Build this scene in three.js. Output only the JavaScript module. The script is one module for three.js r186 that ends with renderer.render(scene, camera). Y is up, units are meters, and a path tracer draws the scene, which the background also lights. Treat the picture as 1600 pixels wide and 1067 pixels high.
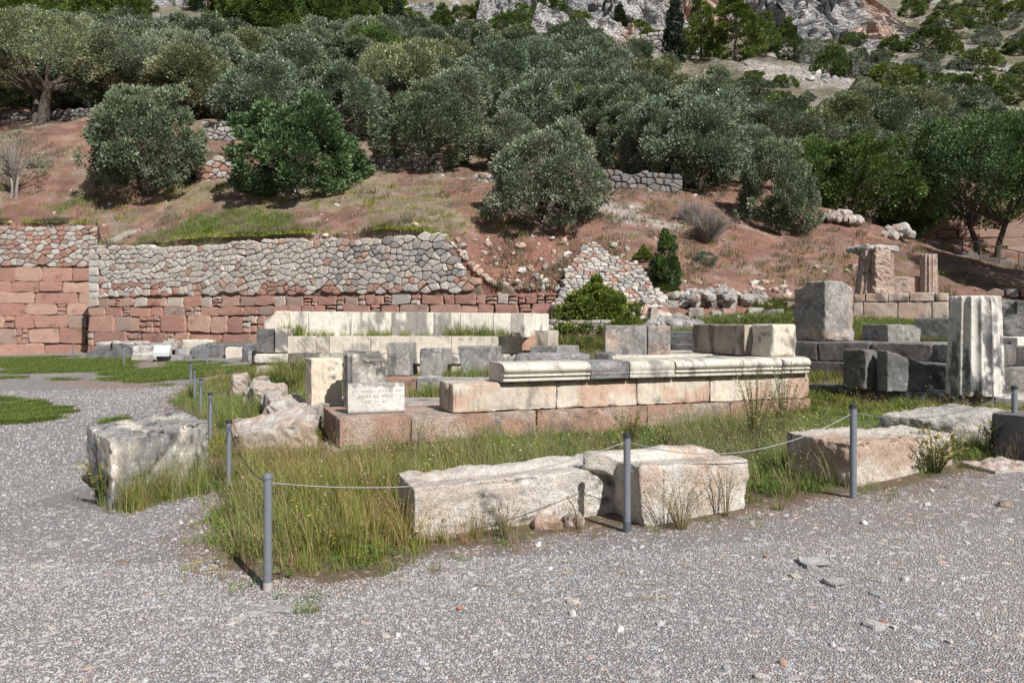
import * as THREE from 'three';
import { mergeGeometries } from 'three/addons/utils/BufferGeometryUtils.js';
import { FontLoader } from 'three/addons/loaders/FontLoader.js';
import { TextGeometry } from 'three/addons/geometries/TextGeometry.js';

// ------------------------------------------------------------------ camera, sky, sun, exposure
const F = 1244, CX = 800, HY = 500, EYE = 1.65;             // focal length and horizon of the photograph in its pixels, eye height in metres
const scene = new THREE.Scene();
const camera = new THREE.PerspectiveCamera(2 * Math.atan(533.5 / F) * 180 / Math.PI, 1600 / 1067, 0.1, 1500);
camera.position.set(0, EYE, 0);
camera.lookAt(0, EYE, -10);
camera.setViewOffset(1600, 1067, 0, 33.5, 1600, 1067);
const renderer = new THREE.WebGLRenderer({ antialias: true });
renderer.toneMapping = THREE.LinearToneMapping;
renderer.toneMappingExposure = 1.36;
renderer.shadowMap.enabled = true;
function skyNoise(x, y, z) { return 0.55 * Math.sin(x * 2.1 + Math.sin(y * 3.3 + z)) * Math.sin(z * 2.7 + Math.sin(x * 1.9)) + 0.3 * Math.sin(x * 5.3 + 2 * Math.sin(z * 4.1)) * Math.sin(y * 6.1 + z * 4.7) + 0.2 * Math.sin(x * 11.3 + z * 7.9) * Math.sin(z * 12.7 + y * 9.1); }
const SUN_AZ = 33 * Math.PI / 180, SUN_EL = 41 * Math.PI / 180;
const sunDir = new THREE.Vector3(Math.sin(SUN_AZ) * Math.cos(SUN_EL), Math.sin(SUN_EL), Math.cos(SUN_AZ) * Math.cos(SUN_EL));
{ // a blue sky with broken white cloud, the same all round
  const W = 512, Hh = 256, d = new Float32Array(W * Hh * 4);
  for (let j = 0, o = 0; j < Hh; j++) for (let i = 0; i < W; i++, o += 4) {
    const el = ((j + 0.5) / Hh - 0.5) * Math.PI, az = ((i + 0.5) / W - 0.5) * 2 * Math.PI, y = Math.sin(el), x = Math.cos(az) * Math.cos(el), z = Math.sin(az) * Math.cos(el);
    const up = Math.max(0, y), t = Math.pow(1 - up, 3), n = skyNoise(x * 2.2, y * 3.6, z * 2.2), cl = Math.min(1, Math.max(0, (n + 0.02) * 3.2)) * Math.min(1, up * 5);
    let c = [0.40 + 0.42 * t, 0.56 + 0.32 * t, 0.86 + 0.10 * t].map((v, k) => v + ([1.22, 1.20, 1.17][k] - v) * cl * 0.85); if (y < 0) c = [0.5, 0.47, 0.43];
    d[o] = c[0]; d[o + 1] = c[1]; d[o + 2] = c[2]; d[o + 3] = 1;
  }
  const t = new THREE.DataTexture(d, W, Hh, THREE.RGBAFormat, THREE.FloatType); t.mapping = THREE.EquirectangularReflectionMapping; t.magFilter = THREE.LinearFilter; t.needsUpdate = true;
  scene.background = t; scene.environment = t; scene.backgroundIntensity = scene.environmentIntensity = 0.25;
}
const sun = new THREE.DirectionalLight(new THREE.Color(1.0, 0.97, 0.935), 4.5);
sun.name = 'sun'; sun.position.copy(sunDir).multiplyScalar(90).add(new THREE.Vector3(0, 0, -30)); sun.target.position.set(0, 0, -30);
sun.castShadow = true; sun.shadow.mapSize.set(4096, 4096); sun.shadow.radius = 1;
Object.assign(sun.shadow.camera, { left: -60, right: 60, top: 60, bottom: -60, near: 1, far: 260 });
scene.add(sun, sun.target);

// ------------------------------------------------------------------ helpers
const V3 = THREE.Vector3;
const P = (px, py, d) => new V3((px - CX) / F * d, EYE + (HY - py) / F * d, -d);
const lerp = (a, b, t) => a + (b - a) * t, clamp = (x, a = 0, b = 1) => Math.min(b, Math.max(a, x));
const sstep = (a, b, x) => { const t = clamp((x - a) / (b - a)); return t * t * (3 - 2 * t); };
const mix3 = (a, b, t) => [a[0] + (b[0] - a[0]) * t, a[1] + (b[1] - a[1]) * t, a[2] + (b[2] - a[2]) * t];
function rng(seed) { let s = (seed * 2654435761) >>> 0; return () => { s = (s + 0x6d2b79f5) | 0; let t = Math.imul(s ^ (s >>> 15), 1 | s); t = (t + Math.imul(t ^ (t >>> 7), 61 | t)) ^ t; return ((t ^ (t >>> 14)) >>> 0) / 4294967296; }; }
const PERM = new Uint8Array(512), GV = new Float32Array(256);
{ const r = rng(77); const a = [...Array(256).keys()]; for (let i = 255; i > 0; i--) { const j = Math.floor(r() * (i + 1)); [a[i], a[j]] = [a[j], a[i]]; } for (let i = 0; i < 512; i++) PERM[i] = a[i & 255]; for (let i = 0; i < 256; i++) GV[i] = r() * 2 - 1; }
function vnoise(x, y, z) {                                   // value noise, -1..1
  const X = Math.floor(x), Y = Math.floor(y), Z = Math.floor(z); x -= X; y -= Y; z -= Z;
  const u = x * x * (3 - 2 * x), v = y * y * (3 - 2 * y), w = z * z * (3 - 2 * z);
  const h = (i, j, k) => GV[PERM[PERM[PERM[(X + i) & 255] + ((Y + j) & 255)] + ((Z + k) & 255)]];
  const a = lerp(h(0, 0, 0), h(1, 0, 0), u), b = lerp(h(0, 1, 0), h(1, 1, 0), u), c = lerp(h(0, 0, 1), h(1, 0, 1), u), d = lerp(h(0, 1, 1), h(1, 1, 1), u);
  return lerp(lerp(a, b, v), lerp(c, d, v), w);
}
function fbm(x, y, z, o = 4) { let s = 0, a = 0.5, n = 0; for (let i = 0; i < o; i++) { s += a * vnoise(x, y, z); n += a; a *= 0.5; x = x * 2.03 + 17.1; y = y * 2.03 + 5.3; z = z * 2.03 + 9.7; } return s / n; }
const numbers = {};
function numbered(name) { const k = numbers[name] ?? 0; numbers[name] = k + 1; return k ? name + '_' + String(k).padStart(3, '0') : name; }
function tag(o, label, category, group) { o.userData.label = label; o.userData.category = category; if (group) o.userData.group = group; return o; }
function shade(o) { o.castShadow = true; o.receiveShadow = true; return o; }
function thing(name, label, category, pos = [0, 0, 0], turn = 0, group) {
  const g = new THREE.Group(); g.name = numbered(name); g.position.set(pos[0], pos[1], pos[2]); g.rotation.y = turn; tag(g, label, category, group); scene.add(g); return g;
}
const matOf = (geo, mat) => (mat === M.stone || mat === M.rough) && geo.userData.kind ? M[geo.userData.kind] : mat;
function part(name, geo, mat, parent) { mat = matOf(geo, mat); const m = shade(new THREE.Mesh(geo, mat)); m.name = numbered(name); parent.add(m); return m; }
function solo(name, geo, mat, label, category, pos = [0, 0, 0], turn = 0, group) {
  mat = matOf(geo, mat); const m = shade(new THREE.Mesh(geo, mat)); m.name = numbered(name); m.position.set(pos[0], pos[1], pos[2]); m.rotation.y = turn; tag(m, label, category, group); scene.add(m); return m;
}
function structure(name, geo, mat) { const m = shade(new THREE.Mesh(geo, mat)); m.name = numbered(name); m.userData.kind = 'structure'; scene.add(m); return m; }
function bufGeo(pos, idx, uv, col, normals = true) {
  const g = new THREE.BufferGeometry(); g.setAttribute('position', new THREE.BufferAttribute(pos instanceof Float32Array ? pos : new Float32Array(pos), 3));
  if (idx) g.setIndex(new THREE.BufferAttribute(idx instanceof Uint32Array ? idx : new Uint32Array(idx), 1));
  if (uv) g.setAttribute('uv', new THREE.BufferAttribute(uv instanceof Float32Array ? uv : new Float32Array(uv), 2));
  if (col) g.setAttribute('color', new THREE.BufferAttribute(col instanceof Float32Array ? col : new Float32Array(col), 3));
  if (normals) g.computeVertexNormals(); return g;
}

// ------------------------------------------------------------------ textures, all of them tiles in metres
function tile(size, fn, srgb) {                              // fn(u, v) -> [r, g, b] 0..1
  const d = new Uint8Array(size * size * 4);
  for (let y = 0, o = 0; y < size; y++) for (let x = 0; x < size; x++, o += 4) { const c = fn(x / size, y / size); d[o] = clamp(c[0]) * 255; d[o + 1] = clamp(c[1]) * 255; d[o + 2] = clamp(c[2]) * 255; d[o + 3] = 255; }
  const t = new THREE.DataTexture(d, size, size); t.wrapS = t.wrapT = THREE.RepeatWrapping; t.magFilter = THREE.LinearFilter; t.minFilter = THREE.LinearMipmapLinearFilter; t.generateMipmaps = true;
  if (srgb) t.colorSpace = THREE.SRGBColorSpace; t.needsUpdate = true; return t;
}
function pnoise(u, v, f, s) {                                // value noise that repeats after f cells
  const x = u * f, y = v * f, X = Math.floor(x), Y = Math.floor(y), a = x - X, b = y - Y, p = a * a * (3 - 2 * a), q = b * b * (3 - 2 * b);
  const h = (i, j) => GV[PERM[PERM[PERM[((X + i) % f) & 255] + (((Y + j) % f) & 255)] + s & 255]];
  return lerp(lerp(h(0, 0), h(1, 0), p), lerp(h(0, 1), h(1, 1), p), q);
}
const pfbm = (u, v, f, s, o) => { let r = 0, a = 0.5, n = 0; for (let i = 0; i < o; i++) { r += a * pnoise(u, v, f, s + i * 13); n += a; a *= 0.55; f *= 2; } return r / n; };
function cells(n, seed, jit = 0.9) {                          // a repeating Worley field: (u, v) -> [distance, second distance, cell id]
  const r = rng(seed), px = new Float32Array(n * n), py = new Float32Array(n * n); for (let i = 0; i < n * n; i++) { px[i] = 0.5 + (r() - 0.5) * jit; py[i] = 0.5 + (r() - 0.5) * jit; }
  return (u, v) => {
    const x = u * n, y = v * n, X = Math.floor(x), Y = Math.floor(y); let a = 9, b = 9, id = 0;
    for (let j = -1; j < 2; j++) for (let i = -1; i < 2; i++) {
      const cx = (X + i + n) % n, cy = (Y + j + n) % n, k = cy * n + cx, dx = X + i + px[k] - x, dy = Y + j + py[k] - y, d = dx * dx + dy * dy;
      if (d < a) { b = a; a = d; id = k; } else if (d < b) b = d;
    }
    return [Math.sqrt(a), Math.sqrt(b), id];
  };
}
const pick = (id, s) => (GV[PERM[(PERM[id & 255] + (id >> 8) * 7 + s) & 255]] + 1) / 2;
let texGravel, bumpGravel, texStone, bumpStone, texSoil, bumpSoil;
{
  const c1 = cells(150, 5), c2 = cells(54, 6), S = 2048;     // 2.4 m tile: chips of 16 mm and a scatter of 45 mm ones
  const hgt = new Float32Array(S * S); let o = 0;
  texGravel = tile(S, (u, v) => {
    const w = pnoise(u, v, 300, 3) * 0.0018, a = c1(u + w, v - w), b = c2(u - w, v + w);
    let id = a[2], g = a[1] - a[0], h = clamp(g * 2.2), big = pick(b[2], 9) > 0.86 && b[1] - b[0] > 0.16;
    if (big) { id = b[2] + 77; h = 0.7 + clamp(b[1] - b[0]) * 0.6; g = 0.5; }
    const k = pick(id, 1), t = pick(id, 2) * 0.98, l = 0.62 + 0.12 * k * k + (big ? 0.07 : 0) + pnoise(u, v, 512, 8) * 0.04;
    let c = t < 0.5 ? [l, l * 0.985, l * 0.97] : t < 0.64 ? [l * 0.94, l * 0.955, l * 0.97] : t < 0.88 ? [l * 1.05, l * 0.985, l * 0.94] : [l * 1.08, l * 0.92, l * 0.84];
    const gap = sstep(0.0, 0.16, g); c = mix3([0.56, 0.53, 0.505], c, gap * 0.85 + 0.15);
    hgt[o++] = h; return c;
  }, true);
  o = 0; bumpGravel = tile(S, () => { const h = hgt[o++]; return [h, h, h]; });
}
{
  const pit = cells(56, 15), S = 1024; const hh = new Float32Array(S * S); let o = 0;
  texStone = tile(S, (u, v) => {
    const n = pfbm(u, v, 5, 1, 6), f = pnoise(u, v, 256, 40), p = pit(u, v), hole = pick(p[2], 4) > 0.62 ? 1 - sstep(0.12, 0.4, p[0]) : 0;
    hh[o++] = clamp(0.6 + n * 0.35 + f * 0.1 - hole * 0.35);
    const l = clamp(0.88 + n * 0.22 + f * 0.07 - hole * 0.12); return [l, l * 0.995, l * 0.985];
  });
  o = 0; bumpStone = tile(S, () => { const h = hh[o++]; return [h, h, h]; });
}
{
  const cl = cells(90, 25), S = 1024; const hh = new Float32Array(S * S); let o = 0;
  texSoil = tile(S, (u, v) => {
    const n = pfbm(u, v, 6, 31, 6), f = pnoise(u, v, 256, 50), c = cl(u + n * 0.01, v), k = pick(c[2], 3), st = k > 0.72 ? sstep(0.5, 0.25, c[0]) : 0;
    hh[o++] = clamp(0.45 + n * 0.4 + f * 0.1 + st * 0.3);
    const l = 0.76 + n * 0.42 + f * 0.13; return mix3([l, l * 0.98, l * 0.96], [1, 0.97, 0.92], st * (0.2 + 0.7 * pick(c[2], 8)));
  });
  o = 0; bumpSoil = tile(S, () => { const h = hh[o++]; return [h, h, h]; });
}
let texGrey, texCream, texPit, bumpPit, texRock, bumpRock;
{ // grey limestone with lichen: white crusts, black specks; what is 1 here is the lichen, the stone itself about half
  const S = 1024, c1 = cells(70, 61), c2 = cells(26, 62);
  texGrey = tile(S, (u, v) => {
    const n = pfbm(u, v, 6, 3, 6), m = pfbm(u, v, 10, 41, 5), f = pnoise(u, v, 256, 60), a = c1(u + m * 0.02, v + n * 0.02), b = c2(u + n * 0.03, v + m * 0.03), sA = pick(a[2], 5) > 0.80 ? sstep(0.42, 0.22, a[0]) : 0, sB = pick(b[2], 6) > 0.80 ? sstep(0.5, 0.25, b[0] + 0.3 * m) : 0, st = sstep(0.08, 0.5, pnoise(u, v * 0.999, 64, 7) * 0.5 + pfbm(u, v, 4, 80, 3)) ;
    let l = 0.56 + n * 0.17 + f * 0.06 - 0.15 * st; l = lerp(l, 0.95 + f * 0.05, Math.max(sA * 0.8, sB * 0.7)); l = lerp(l, 0.24, sstep(0.2, 0.5, m) * 0.6); return [l, l * 0.985, l * 0.955];
  });
  // cream limestone: rain streaks, pits, grey grime in vertical runs
  texCream = tile(S, (u, v) => {
    const n = pfbm(u, v, 5, 11, 6), f = pnoise(u, v, 256, 70), run = pnoise(u, v, 42, 21) * 0.6 + 0.4 * pnoise(u, v, 96, 22), len = pfbm(u, v, 3, 23, 3), r1 = sstep(0.16, 0.66, 0.8 * pnoise(u + 0.004 * n, v * 0.08 % 1, 80, 24) + 0.25 * pnoise(u, v, 120, 26) + len * 0.35), p = c1(u, v), hole = pick(p[2], 9) > 0.75 ? sstep(0.36, 0.15, p[0]) : 0;
    let l = 0.90 + n * 0.12 + f * 0.05; l = lerp(l, 0.45, r1 * (0.30 + 0.4 * clamp(run + 0.5))); l = lerp(l, 0.5, hole * 0.6); const g = r1 * 0.5; return [l, l * (0.99 + 0.01 * g), l * (0.965 + 0.035 * g)];
  });
  const hh = new Float32Array(S * S); let o = 0;
  texPit = tile(S, (u, v) => {                                // coarse reddish stone: pits, pale mortar crusts, dark stains
    const n = pfbm(u, v, 6, 91, 6), m = pfbm(u, v, 8, 33, 5), f = pnoise(u, v, 256, 44), p = c1(u + n * 0.02, v), hole = pick(p[2], 4) > 0.5 ? sstep(0.45, 0.15, p[0]) : 0, pale = sstep(0.22, 0.5, m), dk = sstep(0.18, 0.55, n);
    hh[o++] = clamp(0.55 + n * 0.3 + f * 0.12 - hole * 0.4 + m * 0.12); let l = 0.80 + f * 0.08 - 0.25 * dk - hole * 0.28; let c = [l, l * 0.98, l * 0.97]; return mix3(c, [1, 1, 0.98], pale * 0.6);
  });
  o = 0; bumpPit = tile(S, () => { const h = hh[o++]; return [h, h, h]; });
  const h3 = new Float32Array(S * S); o = 0;
  texRock = tile(S, (u, v) => {                               // cliff: ribs, cracks, ledges in shade of their own depth are left to the bump
    const n = pfbm(u, v, 5, 71, 7), k = 1 - Math.abs(pfbm(u, v, 9, 13, 6)) * 2.2, w = c2(u + n * 0.05, v * 1 + 0.04 * n), cr = sstep(0.0, 0.12, w[1] - w[0]); h3[o++] = clamp(0.3 + 0.35 * k + 0.3 * n + 0.2 * cr); const l = 0.70 + 0.52 * n + 0.16 * pick(w[2], 3); return [l, l * 0.99, l * 0.98];
  });
  o = 0; bumpRock = tile(S, () => { const h = h3[o++]; return [h, h, h]; });
}
const rep = (t, m) => { const c = t.clone(); c.repeat.set(1 / m, 1 / m); c.needsUpdate = true; return c; };
const M = {};
const std = (o) => new THREE.MeshStandardMaterial({ roughness: 0.92, ...o });
M.stone = std({ vertexColors: true, map: rep(texStone, 1.1), bumpMap: rep(bumpStone, 1.1), bumpScale: 0.012 });
M.rubble = std({ vertexColors: true, map: rep(texPit, 1.5), bumpMap: rep(bumpPit, 1.5), bumpScale: 0.03 });
M.grey = std({ vertexColors: true, map: rep(texGrey, 1.3), bumpMap: rep(bumpStone, 0.9), bumpScale: 0.012 });
M.cream = std({ vertexColors: true, map: rep(texCream, 1.9), bumpMap: rep(bumpStone, 1.1), bumpScale: 0.009 });
M.red = std({ vertexColors: true, map: rep(texPit, 0.9), bumpMap: rep(bumpPit, 0.9), bumpScale: 0.025 });
M.rough = std({ vertexColors: true, map: rep(texStone, 0.8), bumpMap: rep(bumpStone, 0.8), bumpScale: 0.02 });
M.far = std({ vertexColors: true, map: rep(texRock, 23), bumpMap: rep(bumpRock, 23), bumpScale: 1.2, roughness: 0.97 });
M.cliff = std({ vertexColors: true, map: rep(texRock, 17), bumpMap: rep(bumpRock, 17), bumpScale: 1.6 });
M.ground = std({ vertexColors: true, map: rep(texGravel, 2.4), bumpMap: rep(bumpGravel, 2.4), bumpScale: 0.012, roughness: 0.95 });
M.soil = std({ vertexColors: true, map: rep(texSoil, 4.2), bumpMap: rep(bumpSoil, 4.2), bumpScale: 0.16, roughness: 0.97 });
M.leaf = new THREE.MeshPhysicalMaterial({ vertexColors: true, roughness: 0.62, side: THREE.DoubleSide, transmission: 0.32, thickness: 0, specularIntensity: 0.5 });
M.leaf.color.setRGB(1, 1, 1);
const LEAVES = [[1, 1, 1], [0.80, 0.84, 0.76], [1.12, 1.06, 0.86], [0.88, 0.95, 0.95], [0.70, 0.76, 0.66]].map((c) => { const m = M.leaf.clone(); m.color.setRGB(...c); return m; });
M.blade = new THREE.MeshPhysicalMaterial({ vertexColors: true, roughness: 0.7, side: THREE.DoubleSide, transmission: 0.3, thickness: 0, specularIntensity: 0.4 });
M.bark = std({ color: new THREE.Color().setRGB(0.13, 0.105, 0.085), map: rep(texStone, 0.5), bumpMap: rep(bumpStone, 0.5), bumpScale: 0.03 });
M.twig = std({ color: new THREE.Color().setRGB(0.24, 0.21, 0.19), roughness: 0.95 });
M.pebble = std({ color: 0xffffff, roughness: 0.9 });
M.pipe = std({ color: new THREE.Color().setRGB(0.27, 0.30, 0.335), metalness: 0.3, roughness: 0.52, map: rep(texPit, 0.45), bumpMap: rep(bumpStone, 0.4), bumpScale: 0.0015 });
M.pipeDark = std({ color: new THREE.Color().setRGB(0.10, 0.115, 0.13), metalness: 0.3, roughness: 0.6 });
M.cap = std({ color: new THREE.Color().setRGB(0.025, 0.027, 0.03), roughness: 0.6 });
M.bare = std({ color: new THREE.Color().setRGB(0.42, 0.39, 0.36), metalness: 0.2, roughness: 0.7 });
M.wire = std({ color: new THREE.Color().setRGB(0.26, 0.26, 0.26), metalness: 0.6, roughness: 0.45 });
M.rust = std({ color: new THREE.Color().setRGB(0.09, 0.045, 0.03), roughness: 0.9 });
M.ink = std({ color: new THREE.Color().setRGB(0.30, 0.28, 0.26), roughness: 1 });
M.white = std({ color: new THREE.Color().setRGB(0.72, 0.74, 0.76), roughness: 0.5 });
M.rail = std({ color: new THREE.Color().setRGB(0.06, 0.055, 0.05), roughness: 0.7 });

const ORD = 'first second third fourth fifth sixth seventh eighth ninth tenth eleventh twelfth thirteenth fourteenth fifteenth sixteenth seventeenth eighteenth nineteenth twentieth'.split(' '), TENS = ['', '', 'twenty', 'thirty', 'forty', 'fifty', 'sixty', 'seventy', 'eighty', 'ninety'];
const ord = (n) => (n > 99 ? n + 'th' : n <= 20 ? ORD[n - 1] : n % 10 ? TENS[Math.floor(n / 10)] + '-' + ORD[n % 10 - 1] : TENS[n / 10].slice(0, -1) + 'ieth');
// ------------------------------------------------------------------ terrain: two smooth sheets through surveyed points (x, depth, height)
function spline(pts, smooth = 0.001) {                       // thin-plate spline
  const n = pts.length, N = n + 3, A = Array.from({ length: N }, () => new Float64Array(N + 1)), K = (r2) => (r2 < 1e-9 ? 0 : 0.5 * r2 * Math.log(r2));
  for (let i = 0; i < n; i++) {
    for (let j = 0; j < n; j++) { const dx = pts[i][0] - pts[j][0], dz = pts[i][1] - pts[j][1]; A[i][j] = K(dx * dx + dz * dz); }
    A[i][i] += smooth * 100; A[i][n] = A[n][i] = 1; A[i][n + 1] = A[n + 1][i] = pts[i][0]; A[i][n + 2] = A[n + 2][i] = pts[i][1]; A[i][N] = pts[i][2];
  }
  for (let c = 0; c < N; c++) {
    let p = c; for (let r = c + 1; r < N; r++) if (Math.abs(A[r][c]) > Math.abs(A[p][c])) p = r; [A[c], A[p]] = [A[p], A[c]];
    for (let r = c + 1; r < N; r++) { const f = A[r][c] / A[c][c]; if (f) for (let k = c; k <= N; k++) A[r][k] -= f * A[c][k]; }
  }
  const w = new Float64Array(N); for (let c = N - 1; c >= 0; c--) { let s = A[c][N]; for (let k = c + 1; k < N; k++) s -= A[c][k] * w[k]; w[c] = s / A[c][c]; }
  return (x, z) => { let s = w[n] + w[n + 1] * x + w[n + 2] * z; for (let i = 0; i < n; i++) { const dx = x - pts[i][0], dz = z - pts[i][1]; s += w[i] * K(dx * dx + dz * dz); } return s; };
}
const at = (px, py, d) => { const p = P(px, py, d); return [p.x, d, p.y]; };
const lowPts = [[-6, 3, 0], [-2, 3, 0], [0, 3, 0.02], [3, 3, 0.1], [6, 3, 0.22], [0, -6, 0], [-12, -4, 0], [12, -4, 0.3], [-1.49, 4.9, 0], [-4, 6, 0], [-8, 9, -0.02], [-14, 15, 0], [0.84, 5.85, 0.1], [2.68, 6.3, 0.26], [4.3, 7.0, 0.36], [7, 8, 0.5], [-2.2, 9.4, 0.08], [1, 10.3, 0.12], [4.5, 11.6, 0.22],
  [6.6, 10.8, 0.42], [9, 12, 0.6], [-5, 12, 0.05], [-7, 17, 0.12], [-5.6, 18, 0.28], [-2, 14, 0.32], [2, 14, 0.42], [0.6, 18, 0.6], [-16.9, 31.5, 0.3], [-22, 34, 0.15], [-30, 30, 0.1], [-12, 24, 0.2], [-9, 28.5, 0.45], [-5, 26, 0.7], [-1.4, 25, 1.3],
  at(880, 540, 20), at(930, 512, 21), at(1010, 503, 22.5), at(1060, 500, 22.5), at(1150, 497, 22), at(1250, 495, 21), at(1340, 503, 20.5), at(1400, 545, 15.5), at(1340, 560, 14.5), at(1480, 500, 22), at(1600, 505, 20), at(1600, 560, 14), at(1700, 540, 14), at(1600, 478, 28), [30, 34, 2.6], [16, 40, 2.4], [0, 42, 1.4], [-20, 44, 0.4]];
const cached = (f, x0, x1, z0, z1, st) => { const nx = Math.ceil((x1 - x0) / st), nz = Math.ceil((z1 - z0) / st), a = new Float64Array((nx + 1) * (nz + 1)); for (let j = 0; j <= nz; j++) for (let i = 0; i <= nx; i++) a[j * (nx + 1) + i] = f(x0 + i * st, z0 + j * st); return (x, z) => { const u = (x - x0) / st, v = (z - z0) / st; if (u < 0 || v < 0 || u >= nx || v >= nz) return f(x, z); const i = Math.floor(u), j = Math.floor(v), q = u - i, w = v - j, k = j * (nx + 1) + i; return lerp(lerp(a[k], a[k + 1], q), lerp(a[k + nx + 1], a[k + nx + 2], q), w); }; };
const lowS = cached(spline(lowPts, 0.002), -41, 35, -9, 47, 0.4);
const lowH = (x, z) => lowS(clamp(x, -40, 34), clamp(-z, -8, 46)) + 0.012 * fbm(x * 1.3, 0, z * 1.3, 3);
const hillPts = [at(-260, 335, 34.4), at(-100, 345, 34.3), at(0, 351, 34.3), at(100, 352, 34.3), at(190, 353, 34.3), at(140, 386, 31.9), at(280, 379, 30.1), at(420, 372, 28.7), at(560, 366, 27.3), at(690, 363, 25.9), at(310, 345, 33), at(480, 340, 31), at(620, 335, 29.5),
  at(60, 305, 37), at(200, 292, 36.5), at(330, 296, 35.5), at(450, 303, 34), at(560, 300, 33.5), at(650, 306, 32), at(750, 312, 31), at(840, 366, 27.5), at(780, 350, 27.6), at(950, 287, 33), at(910, 360, 28),
  at(30, 195, 44), at(130, 195, 43), at(-150, 190, 44), at(330, 255, 38.5), at(330, 196, 43), at(600, 236, 39), at(750, 262, 37.5), at(870, 270, 36), at(1000, 292, 34),
  at(735, 425, 26.2), at(760, 448, 26.0), at(800, 452, 25.7), at(860, 452, 25.2), at(860, 398, 26.3), at(950, 380, 27), at(990, 430, 25.2), at(1030, 470, 23.8), at(1100, 468, 24), at(1200, 466, 24.6), at(1270, 460, 25),
  at(1060, 305, 33), at(1050, 380, 27.5), at(1130, 370, 28.5), at(1130, 420, 26.2), at(1210, 362, 31), at(1210, 410, 27.6), at(1300, 332, 34), at(1300, 400, 29), at(1380, 354, 37), at(1345, 440, 26.6), at(1400, 400, 30), at(1470, 400, 31.5), at(1480, 445, 27.5), at(1540, 408, 34), at(1600, 420, 32), at(1600, 462, 27.5), at(1500, 398, 36), at(1700, 430, 31), at(1600, 390, 40), at(1420, 365, 40),
  [-3, 21, -0.6], [1, 20, -0.2], [6, 19, 0.2], [12, 19, 0.4], [20, 20, 0.6], [28, 24, 1.0], [-2.6, 24.5, 0.2],
  at(-200, 165, 52), at(0, 178, 50), at(200, 185, 50), at(400, 195, 50), at(600, 205, 50), at(800, 222, 48), at(1000, 245, 46), at(1200, 268, 45), at(1400, 300, 46), at(1600, 315, 48), at(1800, 330, 48),
  at(0, 150, 60), at(200, 155, 60), at(400, 162, 60), at(600, 172, 60), at(800, 186, 60), at(1000, 200, 60), at(1200, 215, 60), at(1400, 228, 60), at(1600, 238, 60), at(1800, 245, 60), at(-200, 145, 60),
  at(-200, 90, 80), at(0, 95, 80), at(400, 100, 80), at(700, 98, 80), at(900, 110, 80), at(1060, 118, 78), at(1200, 128, 78), at(1320, 140, 76), at(1450, 158, 78), at(1600, 172, 80), at(1800, 180, 80), at(1140, 92, 92), at(1250, 100, 92),
  at(-200, 40, 110), at(0, 40, 110), at(200, 25, 115), at(400, 40, 110), at(600, 45, 108), at(800, 50, 110), at(1000, 68, 112), at(1200, 78, 115), at(1400, 95, 112), at(1600, 105, 112), at(1800, 110, 112),
  at(-200, -30, 150), at(200, -40, 150), at(600, -20, 150), at(900, 10, 145), at(1150, 40, 142), at(1350, 62, 140), at(1500, 35, 150), at(1650, 30, 150), at(1850, 30, 150),
  [-150, 280, 150], [-60, 280, 150], [40, 280, 145], [130, 280, 140], [200, 280, 135], at(1500, -10, 190), at(1650, -20, 190)];
const hillExact = spline(hillPts, 0.02), hillNear = cached(hillExact, -42, 42, 18, 60, 0.4), hillFar = cached(hillExact, -130, 190, 56, 290, 2.5), hillS = (x, d) => (d < 59 && Math.abs(x) < 41 ? hillNear(x, d) : hillFar(x, d));
const WALL_L = P(137, 388, 31.7), WALL_R = P(735, 362, 25.8);  // ends of the long retaining wall's front face
const wallD = (x) => lerp(31.7, 25.8, (x - WALL_L.x) / (WALL_R.x - WALL_L.x));
const hillH = (x, z) => { const d = -z, k = sstep(36, 70, d), b = hillS(x, d); return b + (0.05 + 1.1 * k) * fbm(x * lerp(0.5, 0.11, k), 3.3, z * lerp(0.5, 0.11, k), 4) + 0.08 * fbm(x * 2.1, 7, z * 2.1, 3) - 0.10 * sstep(-0.05, 0.35, fbm(x * 0.8, 31, z * 0.8, 3)) + 1.6 * k * Math.max(0, fbm(x * 0.22, 41, z * 0.22, 4)); };
const frontD = (x) => (x < WALL_L.x + 0.25 ? 34.5 : x < WALL_R.x ? wallD(x) + 0.42 : lerp(wallD(x) + 0.42, 19.5, sstep(3.0, 3.9, x - WALL_R.x)));
const H = (x, z) => { const l = lowH(x, z); return -z > frontD(x) ? Math.max(l, hillH(x, z)) : l; };
function hit(px, py, h = H, from = 2.5, to = 260) {         // the point of the terrain that a direction of the photograph meets
  let a = from; for (let d = from; d < to; d *= 1.01) { const p = P(px, py, d); if (p.y < h(p.x, p.z)) { let lo = a, hi = d; for (let i = 0; i < 18; i++) { const m = (lo + hi) / 2, q = P(px, py, m); if (q.y < h(q.x, q.z)) hi = m; else lo = m; } const r = P(px, py, hi); r.y = h(r.x, r.z); return r; } a = d; }
  const p = P(px, py, to); p.y = h(p.x, p.z); return p;
}
const inPoly = (poly, x, z) => { let c = false; for (let i = 0, j = poly.length - 1; i < poly.length; j = i++) { const a = poly[i], b = poly[j]; if ((a[1] > z) !== (b[1] > z) && x < (b[0] - a[0]) * (z - a[1]) / (b[1] - a[1]) + a[0]) c = !c; } return c; };
const distPoly = (poly, x, z) => { let m = 1e9; for (let i = 0, j = poly.length - 1; i < poly.length; j = i++) { const a = poly[j], b = poly[i], dx = b[0] - a[0], dz = b[1] - a[1], t = clamp(((x - a[0]) * dx + (z - a[1]) * dz) / (dx * dx + dz * dz)); m = Math.min(m, Math.hypot(a[0] + dx * t - x, a[1] + dz * t - z)); } return inPoly(poly, x, z) ? m : -m; };
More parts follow.
